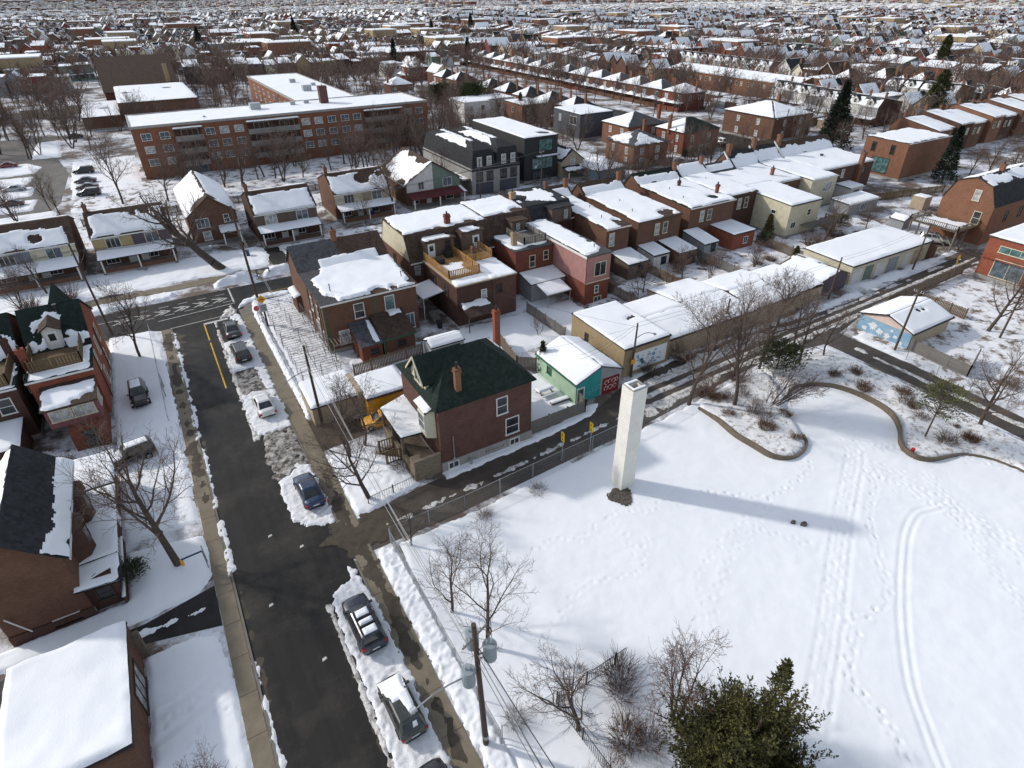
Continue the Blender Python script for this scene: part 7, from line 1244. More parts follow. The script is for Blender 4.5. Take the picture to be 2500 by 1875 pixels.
def plate(name, pts, axis_y, material, parent, th=.02):
    b = MB(); b.extr([(x, z) for x, z in pts], 'y', axis_y, axis_y + th); return b.build(name, material, parent)
def octa(cx, cz, r, n=8, a0=22.5): return [(cx + r * math.cos(R(a0 + 360 / n * k)), cz + r * math.sin(R(a0 + 360 / n * k))) for k in range(n)]
def text(parent, s, loc, size, material, rot=(math.pi / 2, 0, 0), name='lettering'):
    cu = bpy.data.curves.new(name, 'FONT'); cu.body = s; cu.size = size; cu.align_x = 'CENTER'; cu.align_y = 'CENTER'; cu.extrude = .002; cu.materials.append(M[material])
    tmp = bpy.data.objects.new(name, cu); link(tmp); bpy.context.view_layer.update(); me = bpy.data.meshes.new_from_object(tmp.evaluated_get(bpy.context.evaluated_depsgraph_get())); bpy.data.objects.remove(tmp); bpy.data.curves.remove(cu)
    o = bpy.data.objects.new(name, me); link(o, parent); off = OFF[parent.name]; o.location = (loc[0] - off[0], loc[1] - off[1], loc[2] - off[2]); o.rotation_euler = rot; return o
t = thing('stop_sign', 'red stop sign on a thin post at the corner', 'sign', (7.25, 80.6, 0)); b = MB(); b.tube((7.25, 80.6, 0), (7.2, 80.6, 2.6), .035, .035, 6); b.build('post', 'steel', t); plate('rim', octa(7.2, 2.25, .40), 80.545, 'sign_white', t); f = plate('face', octa(7.2, 2.25, .37), 80.535, 'sign_red', t); text(t, 'STOP', (7.2, 80.53, 2.25), .26, 'sign_white')
t = thing('street_sign', 'yellow diamond warning sign above a white board on a brown post', 'sign', (7.95, 79.2, 0)); b = MB(); b.box(7.83, 8.07, 79.1, 79.3, 0, 3.0); b.build('post', 'brown_trim', t); plate('diamond', octa(7.95, 4.0, .62, 4, 0), 79.05, 'sign_orange', t); plate('board', [(7.5, 2.2), (8.4, 2.2), (8.4, 3.3), (7.5, 3.3)], 79.06, 'sign_grey', t)
for z in (2.55, 2.8, 3.05): plate('board_line', [(7.65, z), (8.25, z), (8.25, z + .06), (7.65, z + .06)], 79.05, 'navy_paint', t, .009)
plate('pictogram', [(7.7, 3.95), (8.2, 3.95), (8.2, 4.05), (7.7, 4.05)], 79.04, 'ink_black', t, .009)
for (x, y, lab) in ((26.3, 35.3, 'yellow hazard sign with black arrow on the lane fence post beside the house'), (29.5, 35.1, 'yellow hazard sign on the lane fence post nearest the tower')):
    t = thing('hazard_sign', lab, 'sign', (x, y, 0)); b = MB(); b.tube((x, y, 0), (x, y, 3.6), .04, .04, 6); b.build('post', 'zinc', t)
    for k in range(2): b = MB(); b.box(x - .05 - .02 * k, x - .02 * k, y - .24, y + .24, 2.5 + .55 * k, 3.02 + .55 * k); p = b.build('plate', 'sign_yellow', t); q = MB(); q.add([(x - .06 - .02 * k, y + .1, 2.6 + .55 * k), (x - .06 - .02 * k, y - .1, 2.75 + .55 * k), (x - .06 - .02 * k, y + .1, 2.9 + .55 * k), (x - .06 - .02 * k, y + .02, 2.75 + .55 * k)], [(0, 1, 2, 3)]); q.build('arrow', 'ink_black', p)
t = thing('hazard_sign', 'yellow double sign beside the modern brick house on the far lane', 'sign', (106.4, 40.9, 0)); b = MB(); b.tube((106.4, 40.9, 0), (106.4, 40.9, 2.6), .04, .04, 6); b.build('post', 'zinc', t); plate('plate', octa(106.4, 2.3, .5, 4, 0), 40.84, 'sign_yellow', t); plate('plate', [(106.1, 1.1), (106.7, 1.1), (106.7, 1.7), (106.1, 1.7)], 40.84, 'sign_yellow', t)
t = thing('hazard_sign', 'small orange sign on the tan garage pole', 'sign', (41.7, 43.4, 0)); plate('plate', [(41.5, 1.9), (42.1, 1.9), (42.1, 2.5), (41.5, 2.5)], 43.36, 'sign_orange', t)
t = thing('sign_frame', 'blue framed garden sign on two posts under the big tree', 'sign', (-5.0, 39.6, 0)); b = MB(); b.tube((-4.9, 39.2, 0), (-4.9, 39.2, 2.0), .04, .04, 5); b.tube((-4.9, 39.8, 0), (-4.9, 39.8, 2.0), .04, .04, 5); b.build('post', 'steel', t); b = MB(); b.tube((-4.9, 39.2, 2.0), (-6.4, 39.2, 1.9), .07, .07, 6); b.build('bar', 'navy_paint', t); b = MB(); b.box(-6.5, -6.3, 39.1, 39.3, 1.3, 1.8); b.build('tag_plate', 'sign_orange', t)
t = thing('notice_board', 'beige notice board on the rail along the side yard', 'sign', (-5.6, 68.6, 0)); b = MB(); b.box(-5.66, -5.6, 67.2, 69.8, .9, 1.9); b.build('board', 'sign_grey', t); b = MB(); b.box(-5.68, -5.58, 67.3, 67.4, 0, 1.9); b.box(-5.68, -5.58, 69.6, 69.7, 0, 1.9); b.build('post', 'steel', t)

# ------------------------------------------------------------------ fences, trellis, garden things
def chain_fence(label, pts, h=1.5, post_r=.035, gap=.085, wire_r=.0045, every=2.9, top=True, material='wire', name='chain_link_fence', spots=None):
    t = thing(name, label, 'fence', (pts[0][0], pts[0][1], 0)); m = MB(); rail = MB()
    for (ax, ay), (bx, by) in zip(pts[:-1], pts[1:]):
        l = math.hypot(bx - ax, by - ay); dx, dy = (bx - ax) / l, (by - ay) / l; n = max(1, round(l / every))
        for i in range(n + 1): p = (ax + dx * l * i / n, ay + dy * l * i / n); q = MB(); q.tube((p[0], p[1], 0), (p[0], p[1], h + .08), post_r, post_r, 6); q.build('post', 'zinc', t)
        rail.tube((ax, ay, h), (bx, by, h), .022, .022, 5)
        s = -h
        while s < l:
            for sg in (1, -1):
                # a straight wire climbing at 45 degrees, clipped to the panel
                a0, a1 = max(0, s), min(l, s + h)
                if a1 - a0 > .05:
                    z0, z1 = (a0 - s, a1 - s) if sg > 0 else (h - (a0 - s), h - (a1 - s)); m.tube((ax + dx * a0, ay + dy * a0, z0 + .04), (ax + dx * a1, ay + dy * a1, z1 + .02), wire_r, wire_r, 3, 0, False)
            s += gap
    rail.build('rail', 'zinc', t); m.build('mesh', material, t)
    return t
chain_fence('rusty wire mesh fence running beside the pavement', [(8.4, 15.9), (8.4, 34.2)], 1.6, material='wire', gap=.075, wire_r=.0028)
chain_fence('low mesh fence with tall grey posts along the lane', [(8.5, 34.3), (15.4, 34.4), (26.3, 35.0), (37.0, 35.6), (48, 36.9)], 1.7, gap=.12, wire_r=.0016, every=3.6)
chain_fence('sagging mesh fence beside the side lane ruts', [(72.9, 29), (72.4, 14), (71.6, 0)], 1.4, gap=.14, wire_r=.002, every=4)
chain_fence('green mesh garden fence along the trellis garden', [(7.45, 60), (7.5, 80), (8.0, 87)], 1.0, gap=.14, wire_r=.0025, every=3.2)
chain_fence('short mesh fence across the park corner', [(8.6, 16.1), (12.4, 16.2)], 1.5, gap=.09, wire_r=.0025)
chain_fence('wire rail fence along the long side yard', [(-5.75, 62), (-6.05, 86)], .9, gap=.5, every=4.5)
def iron_fence(label, pts, h=1.45, step=.16):
    t = thing('iron_fence', label, 'fence', (pts[0][0], pts[0][1], 0)); k = ('picket', h)
    if k not in CACHE: q = MB(); q.box(-.012, .012, -.012, .012, .05, h); CACHE[k] = q.mesh('picket', 'iron')
    for (ax, ay), (bx, by) in zip(pts[:-1], pts[1:]):
        l = math.hypot(bx - ax, by - ay); n = int(l / step); r = MB(); r.tube((ax, ay, .2), (bx, by, .2), .02, .02, 4); r.build('rail', 'iron', t); r = MB(); r.tube((ax, ay, h - .12), (bx, by, h - .12), .022, .022, 4); r.build('rail', 'iron', t)
        for i in range(n + 1):
            f = i / n; c = bpy.data.objects.new('picket', CACHE[k]); link(c, t); c.location = (ax + (bx - ax) * f - pts[0][0], ay + (by - ay) * f - pts[0][1], 0)
        for i in range(int(l / 2.4) + 1): f = i * 2.4 / l; q = MB(); q.box(ax + (bx - ax) * f - .04, ax + (bx - ax) * f + .04, ay + (by - ay) * f - .04, ay + (by - ay) * f + .04, 0, h + .12); q.build('post', 'iron', t)
iron_fence('brown iron picket fence running out across the park snow', [(12.6, 16.1), (18.3, 16.3)]); iron_fence('iron picket fence turning towards the big evergreen', [(12.6, 15.9), (12.9, 9.0)])
iron_fence('low iron fence around the lane corner garden', [(8.3, 39.2), (13.0, 39.7)], 1.1, .22)
fence('old board fence closing the picnic table yard', [(25.8, 40.35), (32.9, 40.5), (33.3, 42.2)], 1.7, 'wood_grey', .16)
fence('grey mossy board fence beyond the mural garage', [(75.3, 30.1), (74.8, 23.0), (79.6, 24.4)], 1.8, 'wood_grey', .16)
fence('tall weathered fence between two back gardens', [(32.4, 58.2), (31.2, 51.8), (33.0, 50.4)], 1.9, 'wood_old', .16)
for (lab, pts, m) in (('grey garden fence behind the small deck house', [(40.4, 55), (40.2, 64)], 'wood_grey'), ('new orange fence panel by the cream house', [(106.6, 62.4), (107, 66), (112, 66)], 'wood_new'), ('brown fence beside the cream house garden', [(96, 58), (106, 57.4)], 'wood_brown'), ('long fence behind the far yard sheds', [(123, 72), (150, 66), (150, 58)], 'wood_brown'), ('dark lane fence opposite the long garage', [(84.5, 38.8), (106.4, 39.6)], 'wood_old'), ('fence around the mural garage yard', [(84.3, 37), (90, 37.2), (90, 31)], 'wood_brown'), ('pale fence behind the blue grey garage', [(99.6, 124), (106, 118), (118, 117.6)], 'wood_old'), ('fence before the large brown brick house', [(141, 120.6), (159, 119)], 'wood_old'), ('fence behind the garden garages', [(14, 60.4), (23, 61)], 'wood_old'), ('garden fence below the pink house', [(54.4, 56), (54.2, 68)], 'wood_old'), ('garden fence below the brown lean-to', [(64.2, 57.6), (64.2, 66)], 'wood_brown'), ('garden fence below the grey sided shed', [(75.2, 55.6), (75.2, 66)], 'wood_grey'), ('garden fence below the bright brick extension', [(89.6, 56), (89.6, 66)], 'wood_old'), ('fence between the row and the flats', [(-14, 140), (58, 142)], 'wood_old')):
    fence(lab, pts, 1.7, m, .2, boards=False)
t = thing('grape_trellis', 'wide wire grape trellis over the snowy side garden', 'trellis', (10.4, 71, 0)); 
for x in (8.3, 10.5, 12.6):
    for y in np.arange(60.4, 83, 3.7): b = MB(); b.tube((x, y, 0), (x, y, 2.2), .035, .035, 5); b.build('post', 'zinc', t)
for y in np.arange(60.2, 82.6, .62): b = MB(); b.tube((8.1, y, 2.2), (12.85, y + rng.uniform(-.15, .15), 2.2 + rng.uniform(-.05, .05)), .022, .022, 4); b.build('cross_wire', 'twig', t)
for x in (8.25, 9.4, 10.5, 11.6, 12.65): b = MB(); b.tube((x, 60.1, 2.16), (x, 82.6, 2.16), .02, .02, 4); b.build('long_wire', 'zinc', t)
b = MB()
for i in range(150):
    x, y = rng.uniform(8.3, 12.7), rng.uniform(60.4, 82); 
    p = (x, y, 2.22)
    for j in range(4): q = (p[0] + rng.gauss(0, .35), p[1] + rng.gauss(0, .35), 2.2 + rng.uniform(-.05, .2)); b.tube(p, q, .018, .012, 3, 0, False); p = q
for x in (8.4, 10.6, 12.5):
    for y in (62, 67, 72, 77): b.tube((x, y, 0), (x + rng.gauss(0, .2), y, 2.2), .04, .03, 5)
b.build('vine', 'twig', t)
def table():
    t = thing('picnic_table', 'snow topped wooden picnic table in the fenced yard', 'table', (31.2, 45.8, 0)); b = MB()
    for k in range(5): q = MB(); q.box(30.2, 32.2, 45.4 + k * .17, 45.54 + k * .17, .74, .79); q.build('plank', 'wood_grey', t)
    for x in (30.5, 31.9): b.tube((x, 45.1, 0), (x, 45.7, .74), .05, .05, 4); b.tube((x, 46.5, 0), (x, 45.9, .74), .05, .05, 4); b.tube((x, 44.9, .42), (x, 46.7, .42), .04, .04, 4)
    b.build('legs', 'wood_grey', t)
    for y in (44.85, 46.6): q = MB(); q.box(30.2, 32.2, y - .12, y + .12, .43, .48); q.build('bench_seat', 'wood_grey', t); roof_snow(t, (30.15, y - .14, .48), (32.25, y - .14, .48), (32.25, y + .14, .48), (30.15, y + .14, .48), T=.14, margin=-.02, amp=.03, res=.08, name='snow')
    roof_snow(t, (30.15, 45.36, .79), (32.25, 45.36, .79), (32.25, 46.3, .79), (30.15, 46.3, .79), T=.18, margin=-.02, amp=.05, res=.1, name='snow')
    t = thing('bench', 'low snow topped wooden box bench in front of the picnic table', 'bench', (31.6, 43.6, 0)); q = MB(); q.box(30.6, 32.8, 43.3, 43.8, 0.05, .45); q.build('seat', 'wood_old', t); roof_snow(t, (30.55, 43.25, .45), (32.85, 43.25, .45), (32.85, 43.85, .45), (30.55, 43.85, .45), T=.16, margin=-.02, amp=.04, res=.1, name='snow')
table()
def bin_(x, y, m, lab): t = thing('wheelie_bin', lab, 'bin', (x, y, 0)); b = MB(); loft(b, [[(x - .24, y - .28, .05), (x + .24, y - .28, .05), (x + .24, y + .28, .05), (x - .24, y + .28, .05)], [(x - .3, y - .36, 1.0), (x + .3, y - .36, 1.0), (x + .3, y + .36, 1.0), (x - .3, y + .36, 1.0)]]); b.build('bin_body', m, t); b = MB(); b.box(x - .33, x + .33, y - .4, y + .38, 1.0, 1.08); b.build('lid', m, t)
bin_(10.6, 107.6, 'navy_paint', 'blue wheelie bin before the small porch house'); bin_(62.2, 64.6, 'black_plastic', 'black bin behind the brown lean-to'); bin_(27.8, 66.4, 'black_plastic', 'black bin beside the side stair'); bin_(36.4, 117.2, 'blue_plastic', 'bright blue bin on the cream semi porch'); bin_(110.2, 37.0, 'sign_yellow', 'yellow tub beside the modern brick house')
b = MB(); loft(b, [[(55.9 + .18 * math.cos(a), 18.5 + .18 * math.sin(a), z) for a in np.linspace(0, 2 * math.pi, 10, endpoint=False)] for z in (.5, .85)]); tag(b.build('bucket', 'red_plastic'), 'small red bucket on the planting bed edge', 'bucket')
for (x, y, s, lab) in ((38.5, 18.5, .28, 'flat dark stone poking through the snow by the shadow'), (39.1, 17.9, .36, 'larger dark stone poking through the snow by the shadow')):
    b = MB(); loft(b, [[(x + s * (1 + .2 * math.sin(3 * a)) * k * math.cos(a), y + s * .7 * k * math.sin(a), z) for a in np.linspace(0, 2 * math.pi, 9, endpoint=False)] for k, z in ((1, .1), (.9, .3), (.5, .38))]); tag(b.build('stone', 'gravel'), lab, 'stone')
# benches on the snow pile side and small planters
t = thing('bench', 'blue park bench half buried in the ploughed snow', 'bench', (11.2, 97.6, 0))
for k in range(3): q = MB(); q.box(10.0, 12.2, 97.2 + k * .2, 97.34 + k * .2, 1.05, 1.1); q.build('slat', 'navy_paint', t)
q = MB(); q.box(10.1, 10.2, 97.2, 97.8, 0, 1.05); q.box(12.0, 12.1, 97.2, 97.8, 0, 1.05); q.build('leg', 'iron', t)
# ------------------------------------------------------------------ trees
def tubes(name, segs, n, material, smooth=False):
    """segs: list of (p, q, r0, r1); one mesh of open n-sided tubes"""
    P = np.array([s[0] for s in segs], float); Q = np.array([s[1] for s in segs], float); r0 = np.array([s[2] for s in segs]); r1 = np.array([s[3] for s in segs])
    D = Q - P; D /= np.linalg.norm(D, axis=1)[:, None] + 1e-9
    A = np.where(np.abs(D[:, 2:3]) < .9, np.array([[0, 0, 1.0]]), np.array([[1.0, 0, 0]])); U = np.cross(D, A); U /= np.linalg.norm(U, axis=1)[:, None] + 1e-9; Wv = np.cross(D, U)
    an = np.arange(n) * 2 * np.pi / n; c = np.cos(an)[None, :, None]; s = np.sin(an)[None, :, None]
    ring = U[:, None] * c + Wv[:, None] * s
    V = np.concatenate([P[:, None] + ring * r0[:, None, None], Q[:, None] + ring * r1[:, None, None]], 1).reshape(-1, 3)
    k = np.arange(n); f = np.stack([k, (k + 1) % n, n + (k + 1) % n, n + k], 1); F = (f[None] + (np.arange(len(segs)) * 2 * n)[:, None, None]).reshape(-1, 4)
    return V, F
def quads_mesh(name, parts, material, smooth=True):
    V = np.concatenate([p[0] for p in parts]); F = []; o = 0
    for v, f in parts: F.append(f + o); o += len(v)
    F = np.concatenate(F); me = bpy.data.meshes.new(name)
    me.vertices.add(len(V)); me.vertices.foreach_set('co', V.astype(np.float32).ravel()); me.loops.add(F.size); me.loops.foreach_set('vertex_index', F.ravel().astype(np.int32))
    me.polygons.add(len(F)); me.polygons.foreach_set('loop_start', np.arange(0, F.size, 4, dtype=np.int32)); me.polygons.foreach_set('loop_total', np.full(len(F), 4, np.int32)); me.update(calc_edges=True)
    if smooth: me.polygons.foreach_set('use_smooth', np.ones(len(F), bool))
    me.materials.append(M[material]); return me
def grow(seed, h, r=.2, clear=.28, limbs=5, nb=(6, 6, 5), ang=(38, 45, 48), lift=(.10, .10, .08, .05), rmin=.010, start=None, stems=1, spread=1.0, lens=(.62, .55, .5, .42), jit=.16):
    g = random.Random(seed); T, C = [], []
    def rot_from(d, a, az):
        u = d.orthogonal().normalized(); w = d.cross(u); return (d * math.cos(a) + (u * math.cos(az) + w * math.sin(az)) * math.sin(a)).normalized()
    def br(p, d, L, rr, lev):
        n = (6, 5, 4, 3, 2)[min(lev, 4)]; pts = [(p.copy(), rr)]; q = p.copy(); dd = d.copy(); tip = max(rmin * .7, rr * (.38 if lev == 0 else .3))
        for i in range(n):
            jj = jit * (.4 if lev == 0 and not start else 1); dd = (dd + Vector((g.gauss(0, jj), g.gauss(0, jj), g.gauss(0, jj * .7) + lift[min(lev, len(lift) - 1)]))).normalized(); q2 = q + dd * (L / n); ra = rr + (tip - rr) * i / n; rb = rr + (tip - rr) * (i + 1) / n
            (T if lev <= 1 else C).append((q.copy(), q2.copy(), ra, rb)); q = q2; pts.append((q.copy(), rb))
        if lev > len(nb) : return
        cnt = limbs if lev == 0 else nb[lev - 1]
        for k in range(cnt):
            t = (clear + (1 - clear) * (k + g.random() * .8) / cnt if lev == 0 else .18 + .82 * (k + g.random()) / cnt); t = min(t, .999); i = int(t * n); f = t * n - i
            a, ra = pts[i]; b2, rb = pts[i + 1]; c = a + (b2 - a) * f; rc = ra + (rb - ra) * f
            dloc = (pts[i + 1][0] - pts[i][0]).normalized()
            an = R(g.uniform(.7, 1.2) * (ang[min(lev, len(ang) - 1)])) * spread; az = k * 2.4 + g.random() * 1.2
            nd = rot_from(dloc, an, az); ll = L * lens[min(lev, len(lens) - 1)] * g.uniform(.75, 1.2) * (1.15 - .5 * t if lev else 1.15 - .35 * t)
            br(c, nd, ll, max(rmin, rc * g.uniform(.45, .68)), lev + 1)
        if lev <= 1:
            for k in range(2): br(q, rot_from(dd, R(g.uniform(12, 28)), g.uniform(0, 6.28)), L * .42 * g.uniform(.8, 1.2), max(rmin, tip * .85), lev + 2)
    for s in range(stems):
        d = Vector(start) if start else Vector((g.gauss(0, .05), g.gauss(0, .05), 1)) if stems == 1 else Vector((math.cos(s * 2.4) * .38 * spread, math.sin(s * 2.4) * .38 * spread, 1))
        br(Vector((0 if stems == 1 else math.cos(s * 2.4) * .1, 0 if stems == 1 else math.sin(s * 2.4) * .1, -.1)), d.normalized(), h * (.72 if stems == 1 else .6), r, 0)
    zt = max(q.z for _, q, _, _ in T + C); k = h / zt
    sc = lambda S: [(p * k, q * k, a, b2) for p, q, a, b2 in S]
    T, C = sc(T), sc(C); big = [s for s in C if s[2] > .03]; small = [s for s in C if s[2] <= .03]
    tm = quads_mesh('trunk', [tubes('t', T, 7, 'bark')], 'bark'); parts = ([tubes('c', big, 4, 'bark')] if big else []) + ([tubes('c', small, 3, 'twig')] if small else [])
    return tm, parts
TREES = {}
def tree_proto(key, name='bare_tree', twig='twig', **kw):
    tm, parts = grow(**kw); TREES[key] = (name, tm, quads_mesh('crown', parts, twig))
tree_proto('vase', seed=3, h=12, r=.21, clear=.25, limbs=7, nb=(7, 7, 6), ang=(38, 44, 46), rmin=.009)
tree_proto('wide', seed=8, h=13, r=.30, clear=.30, limbs=9, nb=(8, 6, 5), ang=(62, 50, 48), lift=(.06, .14, .08, .04), rmin=.010)
tree_proto('round', seed=21, h=9, r=.15, clear=.30, limbs=7, nb=(7, 6, 4), ang=(45, 45, 45), rmin=.010)
tree_proto('fork', seed=34, h=11.5, r=.17, clear=.12, limbs=5, nb=(8, 7, 5), ang=(34, 46, 48), rmin=.008)
tree_proto('open', seed=55, h=9, r=.13, clear=.22, limbs=8, nb=(6, 5, 4), ang=(58, 48, 50), rmin=.010, jit=.2)
tree_proto('multi', seed=61, h=8, r=.09, clear=.25, limbs=5, nb=(6, 5, 3), stems=4, ang=(30, 40, 45), rmin=.009, twig='twig_red')
tree_proto('sapling', seed=72, h=5, r=.05, clear=.15, limbs=6, nb=(6, 4), ang=(32, 40), stems=3, rmin=.008, twig='twig_red')
tree_proto('tall', seed=80, h=15, r=.24, clear=.30, limbs=9, nb=(8, 6, 5), ang=(34, 42, 46), rmin=.014)
tree_proto('lean', seed=91, h=14, r=.75, clear=.35, limbs=7, nb=(7, 6, 4), ang=(48, 46, 46), start=(-.72, .12, .64), lift=(.16, .12, .08, .05), rmin=.016)
tree_proto('mid1', seed=101, h=12, r=.2, clear=.25, limbs=7, nb=(6, 4, 3), ang=(40, 44, 46), rmin=.017)
tree_proto('mid2', seed=112, h=13, r=.24, clear=.22, limbs=7, nb=(6, 5, 3), ang=(48, 46, 46), rmin=.017, twig='twig_red')
tree_proto('mid3', seed=123, h=10, r=.18, clear=.2, limbs=6, nb=(6, 4, 2), ang=(42, 46, 46), rmin=.017, stems=2)
TL = {}
def tree(key, x, y, label, h=None, rz=None, group=None, tilt=(0, 0), cat='tree', z=0.0):
    nm, tm, cm = TREES[key]; o = bpy.data.objects.new(nm, None); link(o); o.location = (x, y, z); tag(o, label, cat, group)
    h0 = TL.setdefault(key, max(v.co.z for v in cm.vertices)); s = (h or h0) / h0
    o.scale = (s, s, s); o.rotation_euler = (tilt[0], tilt[1], rng.uniform(0, 6.28) if rz is None else rz)
    for a, m in (('trunk', tm), ('crown', cm)): c = bpy.data.objects.new(a, m); link(c, o)
    return o
def rhombs(pts, dirs, size, g, fan=1, w=.42, mat_=None):
    """leaf or needle sprays: one rhombus per point"""
    n = len(pts); P = np.array(pts); D = np.array(dirs); D = D + g.normal(0, .35, D.shape); D /= np.linalg.norm(D, axis=1)[:, None] + 1e-9
    Rr = g.normal(0, 1, D.shape); S = np.cross(D, Rr); S /= np.linalg.norm(S, axis=1)[:, None] + 1e-9
    L = size * g.uniform(.6, 1.3, (n, 1))
    V = np.stack([P, P + D * L * .45 + S * L * w * .5, P + D * L, P + D * L * .45 - S * L * w * .5], 1).reshape(-1, 3); F = np.arange(4 * n).reshape(-1, 4)
    return V, F
def conifer(key, seed, h, r, n, size, material='needle', shape=1.0, droop=.25, base=.06, name='spruce_tree', per=9, stem=.16, round_=False, gapf=.12):
    g = np.random.default_rng(seed); pts, dirs, limb = [], [], []
    for i in range(n):
        f = (i + g.random()) / n; f = f ** .85; z = h * (base + (1 - base) * f)
        rad = r * ((1 - f) ** shape if not round_ else math.sqrt(max(.02, 1 - (2 * f - .85) ** 2 / 1.4))) * g.uniform(.72, 1.12); a = g.uniform(0, 6.283)
        rad *= 1 + .22 * math.sin(3 * a + seed) * (1 if round_ else .4)
        if g.random() < gapf: continue
        d = np.array([math.cos(a), math.sin(a), -droop if not round_ else .35]); d /= np.linalg.norm(d); p0 = np.array([0, 0, z + droop * rad * .6]); limb.append((Vector(p0), Vector(p0 + d * rad), .03 * h / 10 + .005, .008))
        for k in range(per):
            t = 1 - (k / per) * .62; c = p0 + d * rad * t + g.normal(0, .10 * rad + .05, 3) * np.array([1, 1, .6]); pts.append(c); dirs.append(d * .8 + np.array([0, 0, g.uniform(-.1, .5)]))
    V, F = rhombs(pts, dirs, size, g)
    tr = [(Vector((0, 0, -.1)), Vector((0, 0, h * .5)), stem, stem * .7), (Vector((0, 0, h * .5)), Vector((0, 0, h * .97)), stem * .7, .02)]
    TREES[key] = (name, quads_mesh('trunk', [tubes('t', tr, 7, 'bark'), tubes('b', limb, 3, 'bark')], 'bark'), quads_mesh('crown', [(V, F)], material, False))
conifer('spruce', 5, 17, 5.0, 460, .75, 'needle_dark', 1.0, .3, per=16, stem=.25); conifer('spruce2', 6, 15, 3.2, 340, .7, 'needle_dark', .9, .3, per=15, stem=.22); conifer('olive', 7, 17, 4.6, 420, .8, 'needle_olive', .55, .1, per=16, stem=.28, gapf=.25)
conifer('cedar', 9, 8, 1.1, 200, .42, 'needle', .5, -.6, per=12, name='cedar_tree', stem=.1); conifer('cone', 10, 4.8, 1.25, 220, .34, 'needle_brown', .9, -.3, per=12, name='cedar_tree', stem=.08)
conifer('round_ever', 11, 8.5, 5.0, 460, .6, 'needle', 1, 0, .15, 'evergreen_tree', 14, .3, True);
conifer('ivy', 13, 6.5, 2.6, 260, .26, 'privet', 1, 0, .45, 'ivy_shrub', 8, .1, True, .3); conifer('yew', 14, 3.0, 2.2, 240, .3, 'needle', 1, 0, .1, 'evergreen_shrub', 10, .1, True)
def sprig_mass(key, seed, h, r, limbs=420, sprigs=8, needles=11, size=.15, material='needle', name='evergreen_tree'):
    """broad evergreen: limbs reach an uneven shell, each ends in sprigs of short needles"""
    g = np.random.default_rng(seed); pts, dirs, segs = [], [], []
    for i in range(limbs):
        a = g.uniform(0, 6.283); el = math.asin(g.uniform(-.35, 1.0)); n = .72 + .34 * math.sin(2.3 * a + seed) * math.cos(1.7 * el * 2) + g.uniform(-.16, .16) + (.25 if g.random() < .06 else 0)
        tip = np.array([math.cos(a) * math.cos(el) * r * n, math.sin(a) * math.cos(el) * r * n, h * .42 + math.sin(el) * h * .55 * n]); root = np.array([0, 0, max(.5, tip[2] * .62)]); d = tip - root; L = np.linalg.norm(d); d /= L
        segs.append((Vector(root), Vector(tip), .03, .008))
        for k in range(sprigs):
            t = 1 - .48 * (k + g.random()) / sprigs; c = root + d * L * t; sd = d * .7 + g.normal(0, .55, 3) + np.array([0, 0, .35]); sd /= np.linalg.norm(sd); sl = g.uniform(.35, .75)
            segs.append((Vector(c), Vector(c + sd * sl), .008, .004))
            for q in range(needles): pts.append(c + sd * sl * (q + .5) / needles + g.normal(0, .02, 3)); dirs.append(sd * .8 + g.normal(0, .45, 3))
    V, F = rhombs(pts, dirs, size, g, w=.5)
    tr = [(Vector((0, 0, -.1)), Vector((0, 0, h * .9)), .28, .05)]
    TREES[key] = (name, quads_mesh('trunk', [tubes('t', tr, 7, 'bark'), tubes('b', segs, 3, 'bark')], 'bark'), quads_mesh('crown', [(V, F)], material, False))
sprig_mass('big', 12, 9.0, 4.2, 700, 8, 11, .17, 'needle_near')
def twig_bush(key, seed, h, r, n, material='twig', name='bare_shrub', leaf=None):
    g = random.Random(seed); segs = []; st = []
    for i in range(n):
        a = g.uniform(0, 6.283); q = r * math.sqrt(g.random()); p = Vector((q * .3 * math.cos(a), q * .3 * math.sin(a), 0)); d = Vector((math.cos(a) * q / r * .9, math.sin(a) * q / r * .9, 1)).normalized(); L = h * g.uniform(.5, 1.05)
        for k in range(3):
            d = (d + Vector((g.gauss(0, .22), g.gauss(0, .22), g.gauss(0, .15)))).normalized(); p2 = p + d * L / 3; (st if i < n // 5 else segs).append((p.copy(), p2.copy(), .016 - .003 * k, .013 - .003 * k)); p = p2
    parts = [tubes('c', segs, 3, material)]
    if leaf: gg = np.random.default_rng(seed); pts = [np.array(s[1]) + gg.normal(0, .1, 3) for s in segs]; parts = [tubes('c', segs, 3, material), rhombs(pts, [np.array((0, 0, 1.0))] * len(pts), leaf, gg)]
    TREES[key] = (name, quads_mesh('stems', [tubes('t', st, 4, material)], material), quads_mesh('crown', parts, 'dead_leaf' if leaf else material))
twig_bush('bush', 31, 1.5, 1.9, 150); twig_bush('bush_red', 32, 2.4, 1.9, 150, 'twig_red'); twig_bush('bush_leaf', 33, 1.1, 1.7, 190, 'twig', 'bare_shrub', .12); twig_bush('grass_clump', 34, .8, 1.6, 300, 'dead_leaf', 'grass_clump')
def bush(key, x, y, label, s=1.0, z=0.0, group=None):
    nm, tm, cm = TREES[key]; o = bpy.data.objects.new(nm, None); link(o); o.location = (x, y, z); tag(o, label, 'shrub', group); o.scale = (s, s, s * rng.uniform(.85, 1.1)); o.rotation_euler = (0, 0, rng.uniform(0, 6.28))
    for a, m in (('trunk' if key == 'yew' else 'stems', tm), ('crown', cm)): c = bpy.data.objects.new(a, m); link(c, o)
tree('tall', -7.6, 78.8, 'bare tree on the side yard lawn beside the leaning pole', 11, .5); tree('wide', -6.9, 40.6, 'broad bare tree with a thick trunk by the blue framed sign', 13.2, 1.0); tree('multi', -7.4, 20.6, 'reddish many stemmed bare shrub before the flat garage', 6.5)
